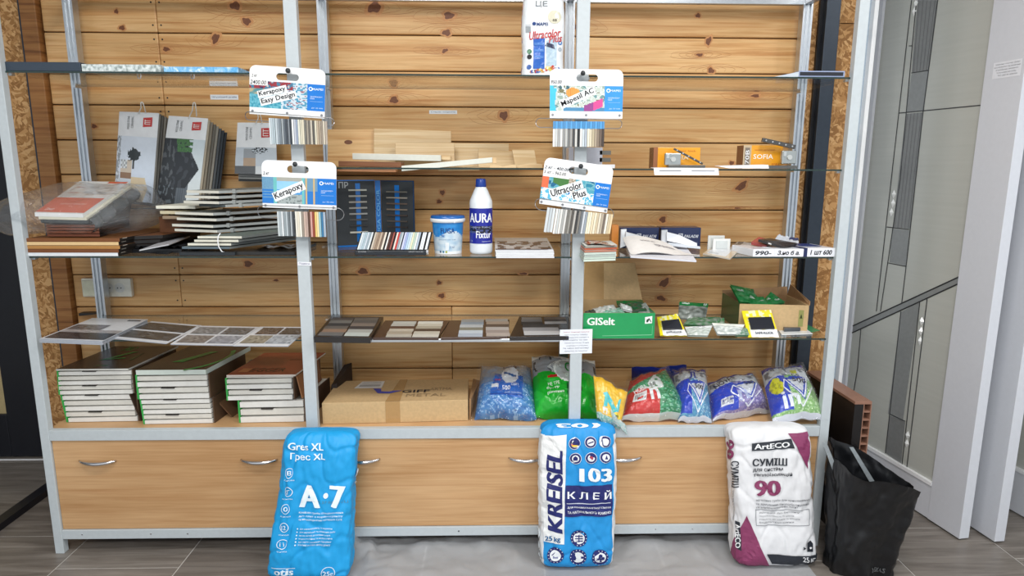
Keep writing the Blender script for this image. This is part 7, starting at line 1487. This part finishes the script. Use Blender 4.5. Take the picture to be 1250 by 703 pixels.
m = MB(); m.grid(lambda u, v: bagp(u, v), 90, 40, m=0, wrapu=True); m.grid(lambda u, v: bagp(1-u, v, .004), 90, 40, m=0, wrapu=True); m.poly([bagp(k/40, 0) for k in range(40)]); m.build('bag_wall', BAGM, T, smooth=True)
HST = plain((168, 176, 180), .3, 0, .1)
for nm, pts, Y in (('handle', [(1004, 540), (1009, 540), (1023, 575), (1018, 578)], -.20), ('handle', [(1037, 546), (1042, 546), (1068, 588), (1062, 589)], -.17)):
    p = [at(x, y, Y+(.05 if y > 560 else 0)) for x, y in pts]; MB().prism([p[3], p[2], p[1], p[0]], (0, .002, 0)).build(nm, HST, T)
m = MB(); m.text(lambda u, v: (lambda q: q)(bagp(.755+.06*u, .06+.05*v)+Vector((0, -.003, 0))), 'YISKAS', 0, 1, 0, 1, (96, 98, 100), .04, step=.2); m.build('lettering', PRINT, T)
# ---- hollow brown board leaning behind it
T = thing('hollow_panel', 'black sided hollow panel with a brown top edge standing on end behind the black bag', 'panel', (3.12, .2, 0))
zt = .600; A0 = (at(1043, 500, .02).x, .02); A1 = (at(1064, 498, .02).x, .02); B0 = (at(979.5, 444, .42).x, .42); wv = A1[0]-A0[0]
m = MB(); m.box(0, 1, 0, 1, 0, 1)
P0, P1_, Q0, Q1 = Vector((A0[0], .02, 0)), Vector((A1[0], .02, 0)), Vector((3.155-.02, .42, 0)), Vector((3.155+wv-.02, .42, 0)); Q0 = Vector((at(985, 446, .42).x, .42, 0)); Q1 = Q0+(P1_-P0)
up = Vector((0, 0, zt)); th = Vector((0, 0, .012)); BLKG = plain((26, 24, 25), .22, 0, .15); BRN = plain((142, 104, 86), .4, 0, .08)
MB().hexa([P0+up-th, P1_+up-th, Q1+up-th, Q0+up-th], [P0+up, P1_+up, Q1+up, Q0+up]).build('top_edge', BRN, T, bevel=.001)
e = Vector((.004, 0, 0)); b_ = Vector((0, 0, .001)); MB().hexa([P0+b_, P0+e+b_, Q0+e+b_, Q0+b_], [P0+up-th, P0+e+up-th, Q0+e+up-th, Q0+up-th]).build('side_face', BLKG, T); MB().hexa([P1_-e+b_, P1_+b_, Q1+b_, Q1-e+b_], [P1_-e+up-th, P1_+up-th, Q1+up-th, Q1-e+up-th]).build('side_face', BRN, T)
mx = P0.lerp(P1_, .52); MB().hexa([P0+e+b_, mx+b_, mx+b_+Vector((0, .01, 0)), P0+e+b_+Vector((0, .01, 0))], [P0+e+up-th, mx+up-th, mx+up-th+Vector((0, .01, 0)), P0+e+up-th+Vector((0, .01, 0))]).build('end_cover', BLKG, T)
MB().hexa([mx+b_, mx+e*.9+b_, mx+e*.9+b_+(Q0-P0)*.5, mx+b_+(Q0-P0)*.5], [mx+up-th, mx+e*.9+up-th, mx+e*.9+up-th+(Q0-P0)*.5, mx+up-th+(Q0-P0)*.5]).build('web_wall', BRN, T)
for k in range(15):
    z = zt-.012-.034*(k+1); 
    if z < .01: break
    a_, c_ = mx+Vector((0, .001, z)), P1_+Vector((0, .001, z)); d_ = (Q0-P0)*.5; MB().hexa([a_, c_, c_+d_, a_+d_], [a_+Vector((0, 0, .006)), c_+Vector((0, 0, .006)), c_+d_+Vector((0, 0, .006)), a_+d_+Vector((0, 0, .006))]).build('cell_web', BRN, T)
# ---- clear film on the floor
def filmp(u, v):
    x = 1.12+1.80*u; y = -.62+.78*v; z = .004+.030*max(0, noise.noise(Vector((x*5, y*6, 1)))+.25)+.018*abs(noise.noise(Vector((x*13, y*13, 4)))); 
    k = 1.0
    for fx, fy in ((1.0, -.17), (2.02, -.115), (2.79, -.12), (3.1, -.15)): k = min(k, max(0, max(abs(x-fx)-.17, abs(y-fy)-.085)*16))
    z = .0008+(z-.0008)*min(1, k)
    x += .03*noise.noise(Vector((x*4, y*4, 7))); y += .03*noise.noise(Vector((x*4, y*4, 11))); 
    if u < .06 and v > .6 and k > .5: z += .05*(1-u/.12)*max(0, math.sin((v-.6)*7.8))*(1+noise.noise(Vector((u*40, v*30, 2))))
    return Vector((x, y, z))
o = MB(); o.grid(filmp, 120, 70); o = o.build('plastic_sheet', SHEET, None, smooth=True); tagit(o, 'crumpled clear plastic sheet spread on the floor between the sacks', 'plastic sheet')
def film2(u, v):
    x = .70+.20*u; y = -.42+.16*v; return Vector((x, y, .003+.03*max(0, noise.noise(Vector((x*14, y*14, 3)))+.2)))
o = MB(); o.grid(film2, 24, 24); o = o.build('plastic_sheet', SHEET, None, smooth=True); tagit(o, 'small scrap of clear plastic at the left foot of the bright blue sack', 'plastic sheet')
